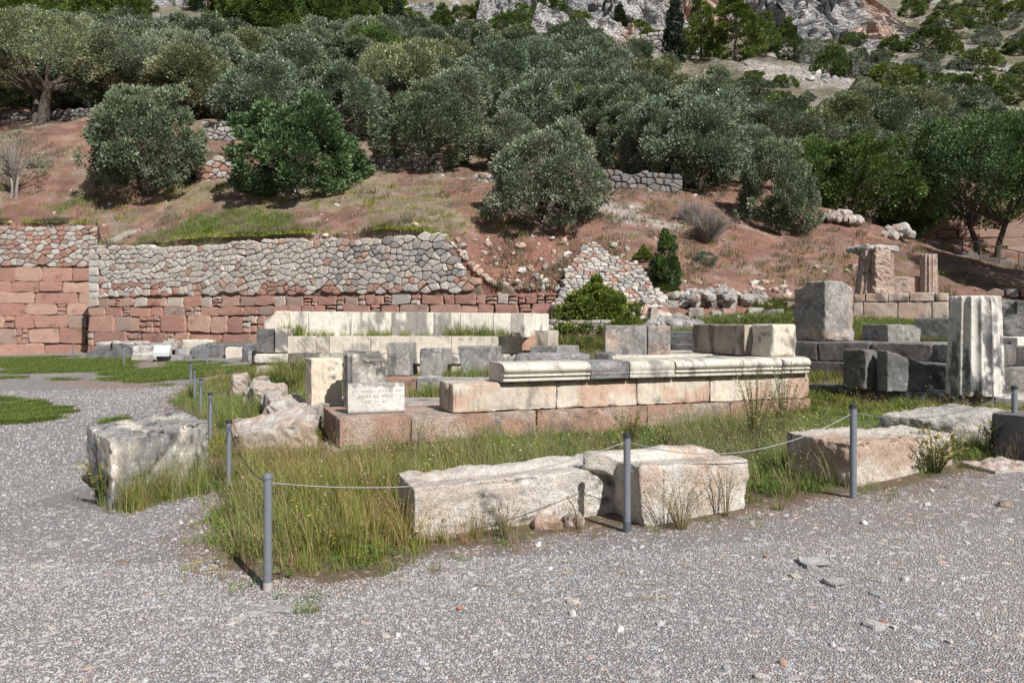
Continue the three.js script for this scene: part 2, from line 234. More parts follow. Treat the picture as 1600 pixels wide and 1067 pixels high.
const region = (list, h = lowH) => list.map(([px, py]) => { const p = hit(px, py, h); return [p.x, p.z]; });
// the fenced meadow, the lawn at the left, bare patches
const REG = {
  meadow: region([[330, 790], [322, 805], [318, 850], [330, 885], [380, 897], [432, 915], [500, 916], [560, 905], [620, 892], [680, 872], [760, 852], [850, 838], [985, 826], [1075, 826], [1150, 808], [1240, 790], [1330, 776], [1450, 752], [1545, 728], [1640, 700], [1640, 600], [1660, 560], [1640, 505], [1000, 503], [900, 520], [860, 545], [400, 545], [400, 575], [335, 592], [300, 600], [262, 628], [285, 655], [318, 690], [322, 750], [326, 785]]),
  lawn: region([[-60, 560], [110, 556], [250, 562], [400, 566], [400, 580], [330, 588], [290, 598], [190, 612], [130, 606], [60, 592], [-60, 590]]),
  lawn2: region([[-60, 612], [20, 617], [70, 630], [118, 640], [100, 655], [40, 672], [-60, 690]]),
  tuftband: region([[125, 655], [170, 650], [220, 656], [160, 664], [128, 662]]),
  bare1: region([[70, 596], [150, 592], [240, 600], [215, 612], [120, 606]]),
  bare2: region([[205, 566], [270, 562], [262, 574], [215, 578]]),
  stoneskirt: region([[148, 700], [330, 690], [342, 745], [322, 778], [200, 800], [160, 790], [135, 740]]),
};
const edge = (x, z, s = 1) => 0.16 * s * fbm(x * 2.2, 1.7, z * 2.2, 3) + 0.08 * s * vnoise(x * 7, 3, z * 7);
const meadowAt = (x, z) => sstep(-0.06, 0.14, distPoly(REG.meadow, x, z) + edge(x, z));
const lawnAt = (x, z) => Math.max(sstep(-0.2, 0.4, distPoly(REG.lawn, x, z) + edge(x, z, 4) - 1.8 * sstep(-0.02, 0.3, fbm(x * 0.5, 9, z * 0.9, 4))), sstep(-0.1, 0.3, distPoly(REG.lawn2, x, z) + edge(x, z, 2.5) - 1.1 * sstep(0.02, 0.35, fbm(x * 0.9, 4, z * 1.6, 3))), 0.7 * sstep(-0.1, 0.2, distPoly(REG.tuftband, x, z) + edge(x, z, 3) - 0.4 * sstep(-0.1, 0.2, fbm(x * 2, 4, z * 2, 3)))) * (1 - Math.max(sstep(-0.2, 0.2, distPoly(REG.bare1, x, z) + edge(x, z, 3)), sstep(-0.2, 0.2, distPoly(REG.bare2, x, z) + edge(x, z, 3))));
const skirtAt = (x, z) => sstep(-0.05, 0.1, distPoly(REG.stoneskirt, x, z) + edge(x, z, 1));
function lowColor(x, z) {
  const n = fbm(x * 0.45, 2.2, z * 0.45, 4), f = fbm(x * 3, 5, z * 3, 3);
  let c = mix3([0.80, 0.805, 0.83], [0.90, 0.835, 0.80], sstep(-0.2, 0.5, 0.8 * n + 0.10 * (x + 0.2)));
  c = mix3(c, [0.9, 0.70, 0.60], sstep(0.2, 0.55, f + 0.5 * n + 0.05 * x) * 0.4);
  c = mix3(c, [0.98, 0.92, 0.87], sstep(0.12, 0.4, fbm(x * 0.8 + 9, 4, z * 1.1, 4)) * 0.55);
  c = mix3(c, [0.70, 0.69, 0.70], sstep(0.1, 0.4, fbm(x * 1.2, 14, z * 0.7, 4)) * 0.45);
  const bare = Math.max(sstep(-0.3, 0.3, distPoly(REG.bare1, x, z) + edge(x, z, 3)), sstep(-0.3, 0.3, distPoly(REG.bare2, x, z) + edge(x, z, 3)));
  c = mix3(c, [0.86, 0.66, 0.56], bare * 0.7);
  const md = distPoly(REG.meadow, x, z);
  c = mix3(c, [0.66, 0.47, 0.37], sstep(-0.35, 0.02, md + edge(x, z) * 1.6) * (0.35 + 0.5 * sstep(-0.3, 0.3, f)));
  const g = Math.max(meadowAt(x, z), lawnAt(x, z), skirtAt(x, z));
  const soil = mix3([0.42, 0.36, 0.2], [0.55, 0.40, 0.29], sstep(-0.3, 0.4, fbm(x * 1.7, 8, z * 1.7, 3)));
  c = mix3(c, soil, g * 0.9);
  return c;
}
{
  const rows = [-90, -30, -10, -4, 0, 1.4, 2.2]; for (let d = 2.8; d < 48; d *= 1.0125) rows.push(d); rows.push(50, 60);
  const T = []; const N = 250; for (let i = 0; i <= N; i++) T.push(-1 + 2 * i / N);
  const pos = [], col = [], uv = [], idx = [], W = T.length + 4;
  for (const d of rows) {
    const w = d < 2.8 ? 6 : 3.6 + 0.86 * d;
    for (const x of [-300, -70, ...T.map((t) => t * w), 70, 300]) { const z = -d; const far = Math.abs(x) > 60; pos.push(x, far ? lowH(clamp(x, -40, 34), z) : lowH(x, z), z); col.push(...(far ? [0.8, 0.78, 0.76] : lowColor(x, z))); uv.push(x, z); }
  }
  for (let j = 0; j + 1 < rows.length; j++) for (let i = 0; i + 1 < W; i++) { const a = j * W + i; idx.push(a, a + 1, a + W, a + 1, a + W + 1, a + W); }
  structure('ground', bufGeo(pos, idx, uv, col), M.ground);
}
// hill: red earth, dry grass, pale gravel, scree
const HREG = {
  green1: region([[205, 378], [260, 352], [330, 330], [400, 322], [480, 345], [490, 362], [420, 372], [300, 379]], H), green2: region([[60, 336], [95, 312], [140, 300], [150, 308], [110, 335]], H),
  path: region([[1140, 96], [1200, 92], [1300, 118], [1345, 138], [1330, 146], [1230, 128], [1150, 108]], H), scree: region([[800, 300], [960, 345], [1075, 366], [1070, 350], [960, 318], [900, 300]], H),
  scar: region([[695, 368], [770, 372], [850, 380], [872, 400], [866, 450], [850, 475], [760, 452], [738, 436]], H),
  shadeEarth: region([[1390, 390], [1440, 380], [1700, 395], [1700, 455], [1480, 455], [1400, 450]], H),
};
function hillColor(x, z, y) {
  const d = -z, n = fbm(x * 0.33, 4.4, z * 0.33, 4), f = fbm(x * 1.9, 6, z * 1.9, 3);
  let c = mix3([0.35, 0.185, 0.135], [0.40, 0.25, 0.19], sstep(-0.3, 0.4, f)); c = mix3(c, [0.22, 0.125, 0.09], sstep(0.05, 0.4, fbm(x * 1.1, 21, z * 2.3, 4)) * 0.7);                   // red earth
  c = mix3(c, [0.36, 0.31, 0.21], sstep(-0.12, 0.3, n + 0.35 * f + (x < -3 ? 0.08 : d < 40 ? lerp(0.08, -0.6, sstep(-3, -0.5, x)) : -0.15)) * 0.75);   // dry grass
  c = mix3(c, [0.46, 0.40, 0.35], sstep(0.25, 0.5, fbm(x * 0.9, 12, z * 1.4, 3)) * 0.6);      // pale stony ground
  c = mix3(c, [0.60, 0.555, 0.51], sstep(-0.4, 0.4, distPoly(HREG.scree, x, z) + f * 0.8) * 0.85);
  c = mix3(c, [0.16, 0.17, 0.06], Math.max(sstep(-0.3, 0.5, distPoly(HREG.green1, x, z) + f * 1.4), sstep(-0.3, 0.4, distPoly(HREG.green2, x, z) + f)) * 0.8);
  c = mix3(c, mix3([0.40, 0.20, 0.145], [0.30, 0.15, 0.11], sstep(-0.2, 0.3, fbm(x * 2.5, 3, z * 1.2, 3))), sstep(-0.5, 0.5, distPoly(HREG.scar, x, z) + f * 0.5) * 0.9);
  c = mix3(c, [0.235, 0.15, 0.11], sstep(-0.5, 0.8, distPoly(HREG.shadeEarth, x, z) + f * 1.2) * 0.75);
  const far = sstep(46, 80, d);
  c = mix3(c, mix3(mix3([0.20, 0.175, 0.11], [0.27, 0.24, 0.165], sstep(-0.4, 0.4, vnoise(x * 0.4, 5, z * 0.4))), [0.42, 0.40, 0.375], sstep(-0.05, 0.25, fbm(x * 0.16, 2, z * 0.16, 5) + 0.15 * vnoise(x * 0.5, 1, z * 0.5))), far);
  c = mix3(c, [0.43, 0.39, 0.34], sstep(-1, 1, distPoly(HREG.path, x, z) + n * 2) * 0.9);
  return c;
}
{
  const N = 300, R = 230, pos = [], col = [], uv = [], idx = [];
  for (let j = -1; j <= R; j++) for (let i = 0; i <= N; i++) {
    const t = -1 + 2 * i / N; let d = 30; for (let k = 0; k < 12; k++) d = lerp(d, frontD(t * 0.92 * d), 0.7); d = frontD(t * 0.92 * d) ;
    const r = Math.max(0, j) / R, dd = d + (300 - d) * (0.18 * r + 0.82 * r ** 3), x = t * 0.92 * dd; const y = hillH(x, -dd) - (j < 0 ? 4 : 0);
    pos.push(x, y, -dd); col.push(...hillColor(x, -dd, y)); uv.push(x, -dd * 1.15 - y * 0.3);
  }
  for (let j = 0; j <= R; j++) for (let i = 0; i < N; i++) { const a = j * (N + 1) + i; idx.push(a, a + 1, a + N + 1, a + 1, a + N + 2, a + N + 1); }
  const g = bufGeo(pos, idx, uv, col), cut = 120 * N * 6; const near = g.clone(), farG = g.clone(); near.setIndex(new THREE.BufferAttribute(g.index.array.slice(0, cut), 1)); farG.setIndex(new THREE.BufferAttribute(g.index.array.slice(cut), 1)); structure('hillside', near, M.soil); structure('mountainside', farG, M.far);
}
// ------------------------------------------------------------------ stone: blocks, slabs, boulders, masonry
// paint({...}) -> colour of the stone at a point (linear). What varies is what the stone is made of and what grows on it: veins, lichen, black crust, iron stain.
function paint(o) {
  const s = (o.seed ?? 1) * 3.71, base = o.base ?? [0.56, 0.50, 0.41], alt = o.alt ?? [0.44, 0.40, 0.34], crust = o.crust ?? [0.055, 0.055, 0.06], lich = o.lichen ?? [0.62, 0.60, 0.56], f = o.freq ?? 1.6;
  return (x, y, z) => {
    const n = fbm(x * f + s, y * f * 1.2, z * f, 4), m = fbm(x * f * 2.3 + s, y * f * 1.0 + 9, z * f * 2.3, 4), g = vnoise(x * 31 + s, y * 31, z * 31), h = vnoise(x * 67, y * 67 + s, z * 67);
    let c = mix3(base, alt, sstep(-0.3, 0.45, n) * (o.altAmt ?? 0.8));
    if (o.red) c = mix3(c, o.redCol ?? [0.46, 0.25, 0.17], sstep(0.55 - o.red, 0.85 - o.red, 0.5 + fbm(x * 1.9 - s, y * 2.6, z * 1.9, 4) * 1.25 + (o.redMap ? o.redMap(x, y, z) : 0)) * (o.redMax ?? 0.85));
    if (o.crustAmt) { const hi = fbm(x * 15 + s, y * (o.streak ? 4 : 15), z * 15, 3), st = o.streak ? fbm(x * 7 + s, y * 0.8, z * 7, 3) : fbm(x * 3.1 + s, y * 3.1 + 4, z * 3.1, 4); c = mix3(c, crust, sstep(0.62 - o.crustAmt, 0.82 - o.crustAmt, 0.46 + 0.4 * st + 0.3 * m + 0.35 * hi + (o.crustMap ? o.crustMap(x, y, z) : 0)) * (o.crustMax ?? 0.75)); }
    if (o.lichenAmt) c = mix3(c, lich, sstep(0.62 - o.lichenAmt, 0.72 - o.lichenAmt, 0.5 + 0.5 * vnoise(x * 17 + s, y * 17, z * 17) * 0.8 + 0.28 * g) * 0.8);
    const k = 1 + 0.08 * g + 0.07 * h; return [c[0] * k, c[1] * k, c[2] * k];
  };
}
function lines(w, res, e) { const n = Math.max(1, Math.round(w / res)), a = [-w / 2]; if (e < w / 3) a.push(-w / 2 + e * 0.45, -w / 2 + e); for (let i = 1; i < n; i++) { const x = -w / 2 + w * i / n; if (x > -w / 2 + e * 1.3 && x < w / 2 - e * 1.3) a.push(x); } if (e < w / 3) a.push(w / 2 - e, w / 2 - e * 0.45); a.push(w / 2); return a; }
// a block w x h x d standing on y = 0, edges worn round, faces uneven; warp(v, w, h, d) bends it into its own shape
function block(w, h, d, o = {}) {
  const seed = (o.seed ?? 1) * 13.7, res = o.res ?? 0.05, r = Math.min(o.round ?? 0.02, w / 3, h / 3, d / 3), rough = o.rough ?? 0.006, X = lines(w, res, r), Y = lines(h, res, r), Z = lines(d, res, r), col = o.color ?? paint({});
  const pos = [], uv = [], cl = [], idx = [], key = new Map(), nrm = [], ids = [];
  const ax = [[0, 1, 2, 1], [0, 1, 2, -1], [2, 1, 0, 1], [2, 1, 0, -1], [0, 2, 1, 1], [0, 2, 1, -1]], L = [X, Y, Z], half = [w / 2, h / 2, d / 2], wear = o.wear ?? 1.5;
  const q = new V3();
  for (const [a, b, c, s] of ax) {
    if (o.open && c === 1 && s < 0) continue;
    const A = L[a], B = L[b], at0 = pos.length / 3;
    for (const vb of B) for (const va of A) {
      const p = [0, 0, 0]; p[a] = va; p[b] = vb; p[c] = half[c] * s;
      const rr = clamp(r * (1 + wear * fbm(p[0] * 4 + seed, p[1] * 4, p[2] * 4, 3) * 1.6), r * 0.25, r * (1 + wear * 1.2));
      const cc = p.map((v, i) => clamp(v, -half[i] + rr, half[i] - rr)), dd = p.map((v, i) => v - cc[i]), len = Math.hypot(...dd) || 1;
      const n = dd.map((v) => v / len), k = rr + rough * (1.6 * fbm(p[0] * 2.7 + seed, p[1] * 2.7, p[2] * 2.7, 4) + 0.7 * vnoise(p[0] * 19 + seed, p[1] * 19, p[2] * 19)) - (o.tool ? o.tool(p, n) : 0) + (o.grain ? o.grain * (vnoise(p[0] * 43 + seed, p[1] * 43, p[2] * 43) + 0.6 * vnoise(p[0] * 24, p[1] * 24 + seed, p[2] * 24)) : 0) - (o.chip ? o.chip * sstep(0.12, 0.22, fbm(p[0] * 6 + seed, p[1] * 6, p[2] * 6, 4)) * (p.filter((v, i) => Math.abs(v) > half[i] - 0.05).length > 1 ? 1 : 0) : 0);
      q.set(cc[0] + n[0] * k, cc[1] + n[1] * k + h / 2, cc[2] + n[2] * k);
      const kk = Math.round(p[0] * 2e4) + ',' + Math.round(p[1] * 2e4) + ',' + Math.round(p[2] * 2e4); let id = key.get(kk); if (id === undefined) { id = key.size; key.set(kk, id); nrm.push(0, 0, 0); }
      const raw = q.clone(); if (o.warp) o.warp(q, w, h, d);
      ids.push(id); pos.push(q.x, q.y, q.z); uv.push(p[a] + seed + (c === 0 ? 3.1 : 0), (c === 1 ? p[b] : p[b] + seed * 0.7)); cl.push(...col(raw.x + seed, raw.y, raw.z));
    }
    const nA = A.length, flip = (c === 2 ? s : c === 0 ? -s : -s) < 0;
    for (let j = 0; j + 1 < B.length; j++) for (let i = 0; i + 1 < nA; i++) { const p0 = at0 + j * nA + i, p1 = p0 + 1, p2 = p0 + nA, p3 = p2 + 1; if (flip) idx.push(p0, p2, p1, p1, p2, p3); else idx.push(p0, p1, p2, p1, p3, p2); }
  }
  const a = new V3(), b = new V3(), c = new V3();
  for (let i = 0; i < idx.length; i += 3) {
    a.fromArray(pos, idx[i] * 3); b.fromArray(pos, idx[i + 1] * 3).sub(a); c.fromArray(pos, idx[i + 2] * 3).sub(a); b.cross(c);
    for (let k = 0; k < 3; k++) { const id = ids[idx[i + k]] * 3; nrm[id] += b.x; nrm[id + 1] += b.y; nrm[id + 2] += b.z; }
  }
  const N = new Float32Array(pos.length); for (let i = 0; i < ids.length; i++) { a.fromArray(nrm, ids[i] * 3).normalize().toArray(N, i * 3); }
  const g = bufGeo(pos, idx, uv, cl, false); g.setAttribute('normal', new THREE.BufferAttribute(N, 3)); g.userData.kind = col.kind; if (o.flat) { const f = g.toNonIndexed(); f.computeVertexNormals(); f.userData.kind = col.kind; return f; } return g;
}
// a stone by two bottom front corners given as pixel + depth, the height of its foot and of its top, and its thickness
function standing(name, label, cat, A, B, yb, yt, thick, o = {}, mat = M.stone, group) {
  const a = P(A[0], 500, A[1]), b = P(B[0], 500, B[1]), w = Math.hypot(b.x - a.x, b.z - a.z), turn = Math.atan2(-(b.z - a.z), b.x - a.x), nx = Math.sin(turn), nz = Math.cos(turn);
  const pos = [(a.x + b.x) / 2 - nx * thick / 2, yb, (a.z + b.z) / 2 - nz * thick / 2];
  return solo(name, block(w, yt - yb, thick, o), mat, label, cat, pos, turn, group);
}
const yAt = (py, d) => EYE + (HY - py) / F * d;
// ---- masonry: convex cells (u, v in metres on the wall's face) become stones
function voronoi(pts, x0, x1, y0, y1, asp = 1.3) {
  const out = [], R = 2.2; const sx = 1 / asp;
  for (let i = 0; i < pts.length; i++) {
    let poly = [[x0, y0], [x1, y0], [x1, y1], [x0, y1]]; const p = pts[i];
    for (let j = 0; j < pts.length; j++) {
      if (i === j) continue; const q = pts[j], dx = (q[0] - p[0]) * sx, dy = q[1] - p[1]; if (dx * dx + dy * dy > R * R) continue;
      const nx = (q[0] - p[0]) * sx * sx, ny = q[1] - p[1], m = nx * (p[0] + q[0]) / 2 + ny * (p[1] + q[1]) / 2, res = [];
      for (let k = 0; k < poly.length; k++) { const a = poly[k], b = poly[(k + 1) % poly.length], da = nx * a[0] + ny * a[1] - m, db = nx * b[0] + ny * b[1] - m; if (da <= 0) res.push(a); if (da * db < 0) { const t = da / (da - db); res.push([a[0] + (b[0] - a[0]) * t, a[1] + (b[1] - a[1]) * t]); } }
      poly = res; if (poly.length < 3) break;
    }
    if (poly.length >= 3) out.push({ p, poly });
  }
  return out;
}
function scatter(x0, x1, y0, y1, step, asp, seed, keep) {    // jittered, evened points
  const r = rng(seed), pts = []; let row = 0; for (let y = y0 + step / 2; y < y1; y += step) { row++; for (let x = x0 + (row % 2) * step * asp / 2; x < x1; x += step * asp) { const p = [x + (r() - 0.5) * step * asp * 0.85, y + (r() - 0.5) * step * 0.75]; if (r() > (asp < 1.29 ? 0.2 : 0.1) && (!keep || keep(p[0], p[1]))) pts.push(p); } } return pts;
}
function stoneGeo(poly, o) {                                 // one stone of a wall: outline, gap, bulge -> about 40 triangles, z = 0 is the wall's face
  const { gap = 0.03, depth = 0.25, bulge = 0.06, seed = 1, color = [0.4, 0.37, 0.33], tint = 0.06, face = 0.84 } = o, r = rng(seed);
  let cx = 0, cy = 0, A = 0; for (let i = 0; i < poly.length; i++) { const a = poly[i], b = poly[(i + 1) % poly.length], k = a[0] * b[1] - a[1] * b[0]; A += k; cx += (a[0] + b[0]) * k; cy += (a[1] + b[1]) * k; } cx /= 3 * A; cy /= 3 * A; const size = Math.sqrt(Math.abs(A / 2));
  // drop very short sides, cut the corners
  let pl = poly.filter((p, i) => { const q = poly[(i + 1) % poly.length]; return Math.hypot(p[0] - q[0], p[1] - q[1]) > size * 0.16; }); if (pl.length < 3) pl = poly;
  const cut = []; for (let i = 0; i < pl.length; i++) { const a = pl[(i + pl.length - 1) % pl.length], b = pl[i], c = pl[(i + 1) % pl.length], t = o.cut ?? 0.05 + 0.11 * r(); cut.push([lerp(b[0], a[0], t), lerp(b[1], a[1], t)], [lerp(b[0], c[0], t), lerp(b[1], c[1], t)]); }
  const k0 = Math.max(0.5, 1 - gap / size * 1.5), n = cut.length, pos = [], uv = [], col = [], idx = [], ou = r() * 5, ov = r() * 5;
  const ring = (k, z, j) => { for (const [x, y] of cut) { const X = cx + (x - cx) * k * (1 + (r() - 0.5) * j), Y = cy + (y - cy) * k * (1 + (r() - 0.5) * j); pos.push(X, Y, z + (r() - 0.5) * bulge * j * 3); uv.push(X + ou, Y + ov); const t = 1 + (r() - 0.5) * 2 * tint; col.push(color[0] * t, color[1] * t, color[2] * t); } };
  ring(k0, -depth, 0); ring(k0 * 1.0, -bulge * 0.25, 0.08); ring(k0 * face, bulge * 0.8, 0.09);
  pos.push(cx, cy, bulge * (0.9 + 0.3 * r())); uv.push(cx + ou, cy + ov); col.push(...color);
  for (let q = 0; q < 2; q++) for (let i = 0; i < n; i++) { const a = q * n + i, b = q * n + (i + 1) % n; idx.push(a, b, a + n, b, b + n, a + n); }
  for (let i = 0; i < n; i++) idx.push(2 * n + i, 2 * n + (i + 1) % n, 3 * n);
  let g = bufGeo(pos, idx, uv, col, false).toNonIndexed(); g.computeVertexNormals(); return g;
}
const RUB = { pale: [[0.70, 0.66, 0.59], [0.66, 0.625, 0.565], [0.75, 0.71, 0.64], [0.62, 0.585, 0.535], [0.69, 0.63, 0.55], [0.63, 0.54, 0.46], [0.57, 0.54, 0.50], [0.70, 0.63, 0.54]], red: [[0.53, 0.29, 0.225], [0.57, 0.33, 0.255], [0.49, 0.28, 0.22], [0.60, 0.39, 0.30], [0.47, 0.34, 0.28]], grey: [[0.40, 0.39, 0.38], [0.47, 0.455, 0.435], [0.35, 0.345, 0.34], [0.52, 0.495, 0.465], [0.45, 0.41, 0.375]], white: [[0.60, 0.57, 0.52], [0.52, 0.48, 0.43], [0.66, 0.63, 0.58], [0.46, 0.42, 0.38], [0.55, 0.42, 0.34]] };
// a course block given as a rectangle: uneven outline
const rectPoly = (x0, x1, y0, y1, r, j = 0.03) => { const w = x1 - x0, h = y1 - y0, k = () => (r() - 0.5) * j; return [[x0 + k(), y0 + k()], [x0 + w * 0.5, y0 + k()], [x1 + k(), y0 + k()], [x1 + k(), y0 + h * 0.5], [x1 + k(), y1 + k()], [x0 + w * 0.5 + k(), y1 + k()], [x0 + k(), y1 + k()], [x0 + k(), y0 + h * 0.5]]; };
function wallGroup(name, label, category, A, B, group) {     // local x runs along the face from A to B, y up, z towards the viewer
  const a = new V3(A.x, 0, A.z), b = new V3(B.x, 0, B.z), turn = Math.atan2(-(b.z - a.z), b.x - a.x), g = thing(name, label, category, [A.x, 0, A.z], turn, group);
  return { g, len: a.distanceTo(b), e: b.clone().sub(a).normalize() };
}
const along = (A, B, px) => { const k = (px - CX) / F, ex = B.x - A.x, ez = B.z - A.z, t = (-k * A.z - A.x) / (ex + k * ez); return { x: t * Math.hypot(ex, ez), d: -(A.z + ez * t) }; };   // where a direction of the photograph meets a wall: its local x and its depth
// ------------------------------------------------------------------ retaining walls: every stone that can be told apart is a part
const coreMat = std({ color: new THREE.Color().setRGB(0.20, 0.15, 0.12), map: rep(texSoil, 1.5), roughness: 1 });
const jit = (c, r, k = 0.11) => { const t = 1 + (r() - 0.5) * 2 * k, w = (r() - 0.5) * 0.05; return [c[0] * t + w * 0.3, c[1] * t, c[2] * t - w * 0.2]; };
const choose = (a, r) => a[Math.floor(r() * a.length)];
function addStones(g, list, limit = 290, name = 'stone') {   // list of {geo, size}: the largest become parts of their own, the rest one heap
  list.sort((a, b) => b.size - a.size);
  list.slice(0, limit).forEach((s) => part(name, s.geo, M.rubble, g));
  if (list.length > limit) { const m = part('small_stones', mergeGeometries(list.slice(limit).map((s) => s.geo)), M.rubble, g); m.userData.kind = 'stuff'; }
}
const areaOf = (p) => { let a = 0; for (let i = 0; i < p.length; i++) { const q = p[(i + 1) % p.length]; a += p[i][0] * q[1] - p[i][1] * q[0]; } return Math.abs(a / 2); };
function courses(rows, xTo, r, stones, blocks, o) {          // rows of squared blocks with chinks of small stones
  for (const [y0, y1, w0, w1, chink, pal, explicit] of rows) {
    let x = o.x0 ?? 0; let k = 0;
    while (x < xTo(y0)) {
      const small = r() < (o.loose && x > o.loose ? 0.62 : chink), w = small ? 0.22 + 0.25 * r() : explicit?.[k] ?? lerp(w0, w1, r()); k++;
      const x1 = Math.min(x + w, xTo(y0) + 0.1); if (x1 - x < 0.1) break;
      if (small) { const n = 2 + Math.floor(r() * 2); for (let i = 0; i < n; i++) { const a = lerp(y0, y1, i / n), b = lerp(y0, y1, (i + 1) / n), p = rectPoly(x, x1, a, b, r, 0.06); stones.push({ geo: stoneGeo(p, { gap: 0.03, seed: r() * 1e6, bulge: 0.05, color: jit(choose(RUB.red.concat([RUB.pale[5]]), r), r) }), size: areaOf(p) }); } }
      else { const p = rectPoly(x, x1, y0 + (r() - 0.5) * 0.05, y1 + (r() - 0.5) * 0.06, r, 0.085); blocks.push({ geo: stoneGeo(p, { gap: 0.016, cut: 0.07 + 0.08 * r(), face: 0.90 + 0.06 * r(), seed: r() * 1e6, bulge: 0.02 + 0.03 * r(), depth: 0.3, tint: 0.05, color: jit(choose(pal, r), r, 0.1) }), size: areaOf(p) }); }
      x = x1;
    }
  }
}
{ // the long wall of pale rubble over red blocks
  const A = WALL_L, B = WALL_R, { g, len } = wallGroup('retaining_wall', 'long retaining wall of pale rubble over red squared blocks', 'wall', A, B);
  const X = (px) => along(A, B, px).x, Y = (px, py) => yAt(py, along(A, B, px).d);
  const xe = X(690), x2 = X(740), x3 = X(905), r = rng(11);
  const topY = (x) => (x < xe ? 4.52 + 0.04 * Math.sin(x * 0.9) : x < x2 ? lerp(4.5, Y(740, 448), (x - xe) / (x2 - xe)) : lerp(Y(740, 448), Y(905, 470), (x - x2) / (x3 - x2)) + 0.22 * Math.sin(x * 5) + 0.15 * Math.sin(x * 11));
  const rubY = (x) => 2.52 + 0.18 * sstep(6, 14, x) + 0.12 * Math.sin(x * 1.7);
  const stones = [], blocks = [];
  const rag = rng(17), rightAt = (y) => { for (let x = x3 - 0.9 * Math.abs(Math.sin(y * 7.3)); x > 0; x -= 0.05) if (topY(x) > y + 0.25) return x; return 0; };
  courses([[0.1, 0.62, 0.8, 1.5, 0.1, RUB.red], [0.62, 1.17, 0.7, 1.5, 0.2, RUB.red, [1.05, 1.75, 1.5]], [1.17, 1.8, 0.6, 1.5, 0.22, RUB.red, [1.4, 0.9, 0.35, 1.42, 0.4, 1.2]], [1.8, 2.16, 0.4, 1.2, 0.42, RUB.red], [2.16, 2.5, 0.3, 0.9, 0.5, RUB.red.concat(RUB.pale.slice(5))]], rightAt, r, stones, blocks, { loose: xe + 0.6 });
  for (let i = 0, y = 2.5; i < 6; i++) { const h = 0.27 + 0.09 * (i % 2), w = i % 2 ? 0.55 : 0.85, p = rectPoly(0, w, y, y + h, r, 0.03); blocks.push({ geo: stoneGeo(p, { gap: 0.02, cut: 0.1, seed: 50 + i, bulge: 0.03, color: jit(choose([RUB.pale[0], RUB.pale[2], RUB.pale[6], RUB.pale[4]], r), r) }), size: areaOf(p) }); y += h; }
  const quoin = (y) => (y < 4.3 ? 0.72 : 0.1);
  const keep = (x, y) => y > 2.52 + 0.1 && y < topY(x) - 0.05 && x > quoin(y), pts = scatter(0, x2 + 1.5, 2.5, 4.62, 0.19, 1.28, 4, keep);
  const ghosts = []; for (let x = -0.5; x < x2 + 2; x += 0.24) { ghosts.push([x, 2.42], [x, topY(x) + 0.10]); } for (let y = 2.4; y < 4.6; y += 0.2) ghosts.push([0.38, y], [Math.max(0, X(690)) + 0.28 + (4.5 - y) * (x2 - xe) / (4.5 - 2.6) + 0.3, y]);
  const all = pts.concat(ghosts), cel = voronoi(all, 0.05, x2 + 2, 2.49, 4.7, 1.28).filter((c) => pts.includes(c.p) && areaOf(c.poly) < 0.6);
  for (const c of cel) { const t = c.p[1] < 2.85 + 0.25 * r() ? (r() < 0.5 ? RUB.red : RUB.pale) : r() < 0.93 ? (c.p[0] > 11.5 && r() < 0.45 ? RUB.grey : RUB.pale) : RUB.red.slice(3); stones.push({ geo: stoneGeo(c.poly, { gap: 0.006 + 0.014 * r(), seed: r() * 1e6, bulge: 0.025 + 0.035 * r(), depth: 0.26, face: 0.82 + 0.12 * r(), color: jit(choose(t, r), r), tint: 0.07 }), size: areaOf(c.poly) }); }
  addStones(g, stones, 295); addStones(g, blocks, 290, 'block');
  const s = new THREE.Shape(); s.moveTo(0.04, -0.4); s.lineTo(x3, -0.4); for (let x = x3; x > 0.06; x -= 0.25) s.lineTo(x, topY(x) - 0.10); s.lineTo(0.04, 4.4);
  const core = new THREE.ExtrudeGeometry(s, { depth: 0.42, bevelEnabled: false }); core.translate(0, 0, -0.5); part('wall_core', core, coreMat, g);
  // the short return wall at the left corner with its sloping coping
  const p0 = new V3(0.02, 4.5, 0.02), len2 = 3.0; const rl = [];
  const rc = rng(3); for (let i = 0; i < 9; i++) { const a = i / 9, b = (i + 1) / 9; const c = block(0.62, 0.16, len2 / 9 * 1.1, { seed: i + 3, res: 0.12, round: 0.04, rough: 0.02, color: paint({ seed: i, base: [0.45, 0.42, 0.38], alt: [0.38, 0.34, 0.30] }) }); c.rotateX(Math.atan2(1.25, len2)); c.translate(0.34 + 0.02 * rc(), lerp(4.4, 5.62, (a + b) / 2), -lerp(0.05, 2.75, (a + b) / 2)); part('coping_stone', c, M.stone, g); }
  const sd = new THREE.Shape(); sd.moveTo(0, -0.4); sd.lineTo(2.75, -0.4); sd.lineTo(2.75, 5.55); sd.lineTo(0.1, 4.4); sd.lineTo(0, 4.35); const side = new THREE.ExtrudeGeometry(sd, { depth: 0.5, bevelEnabled: false }); side.rotateY(Math.PI / 2); side.translate(0.06, 0, -0.02); part('return_wall', side, coreMat, g);
}
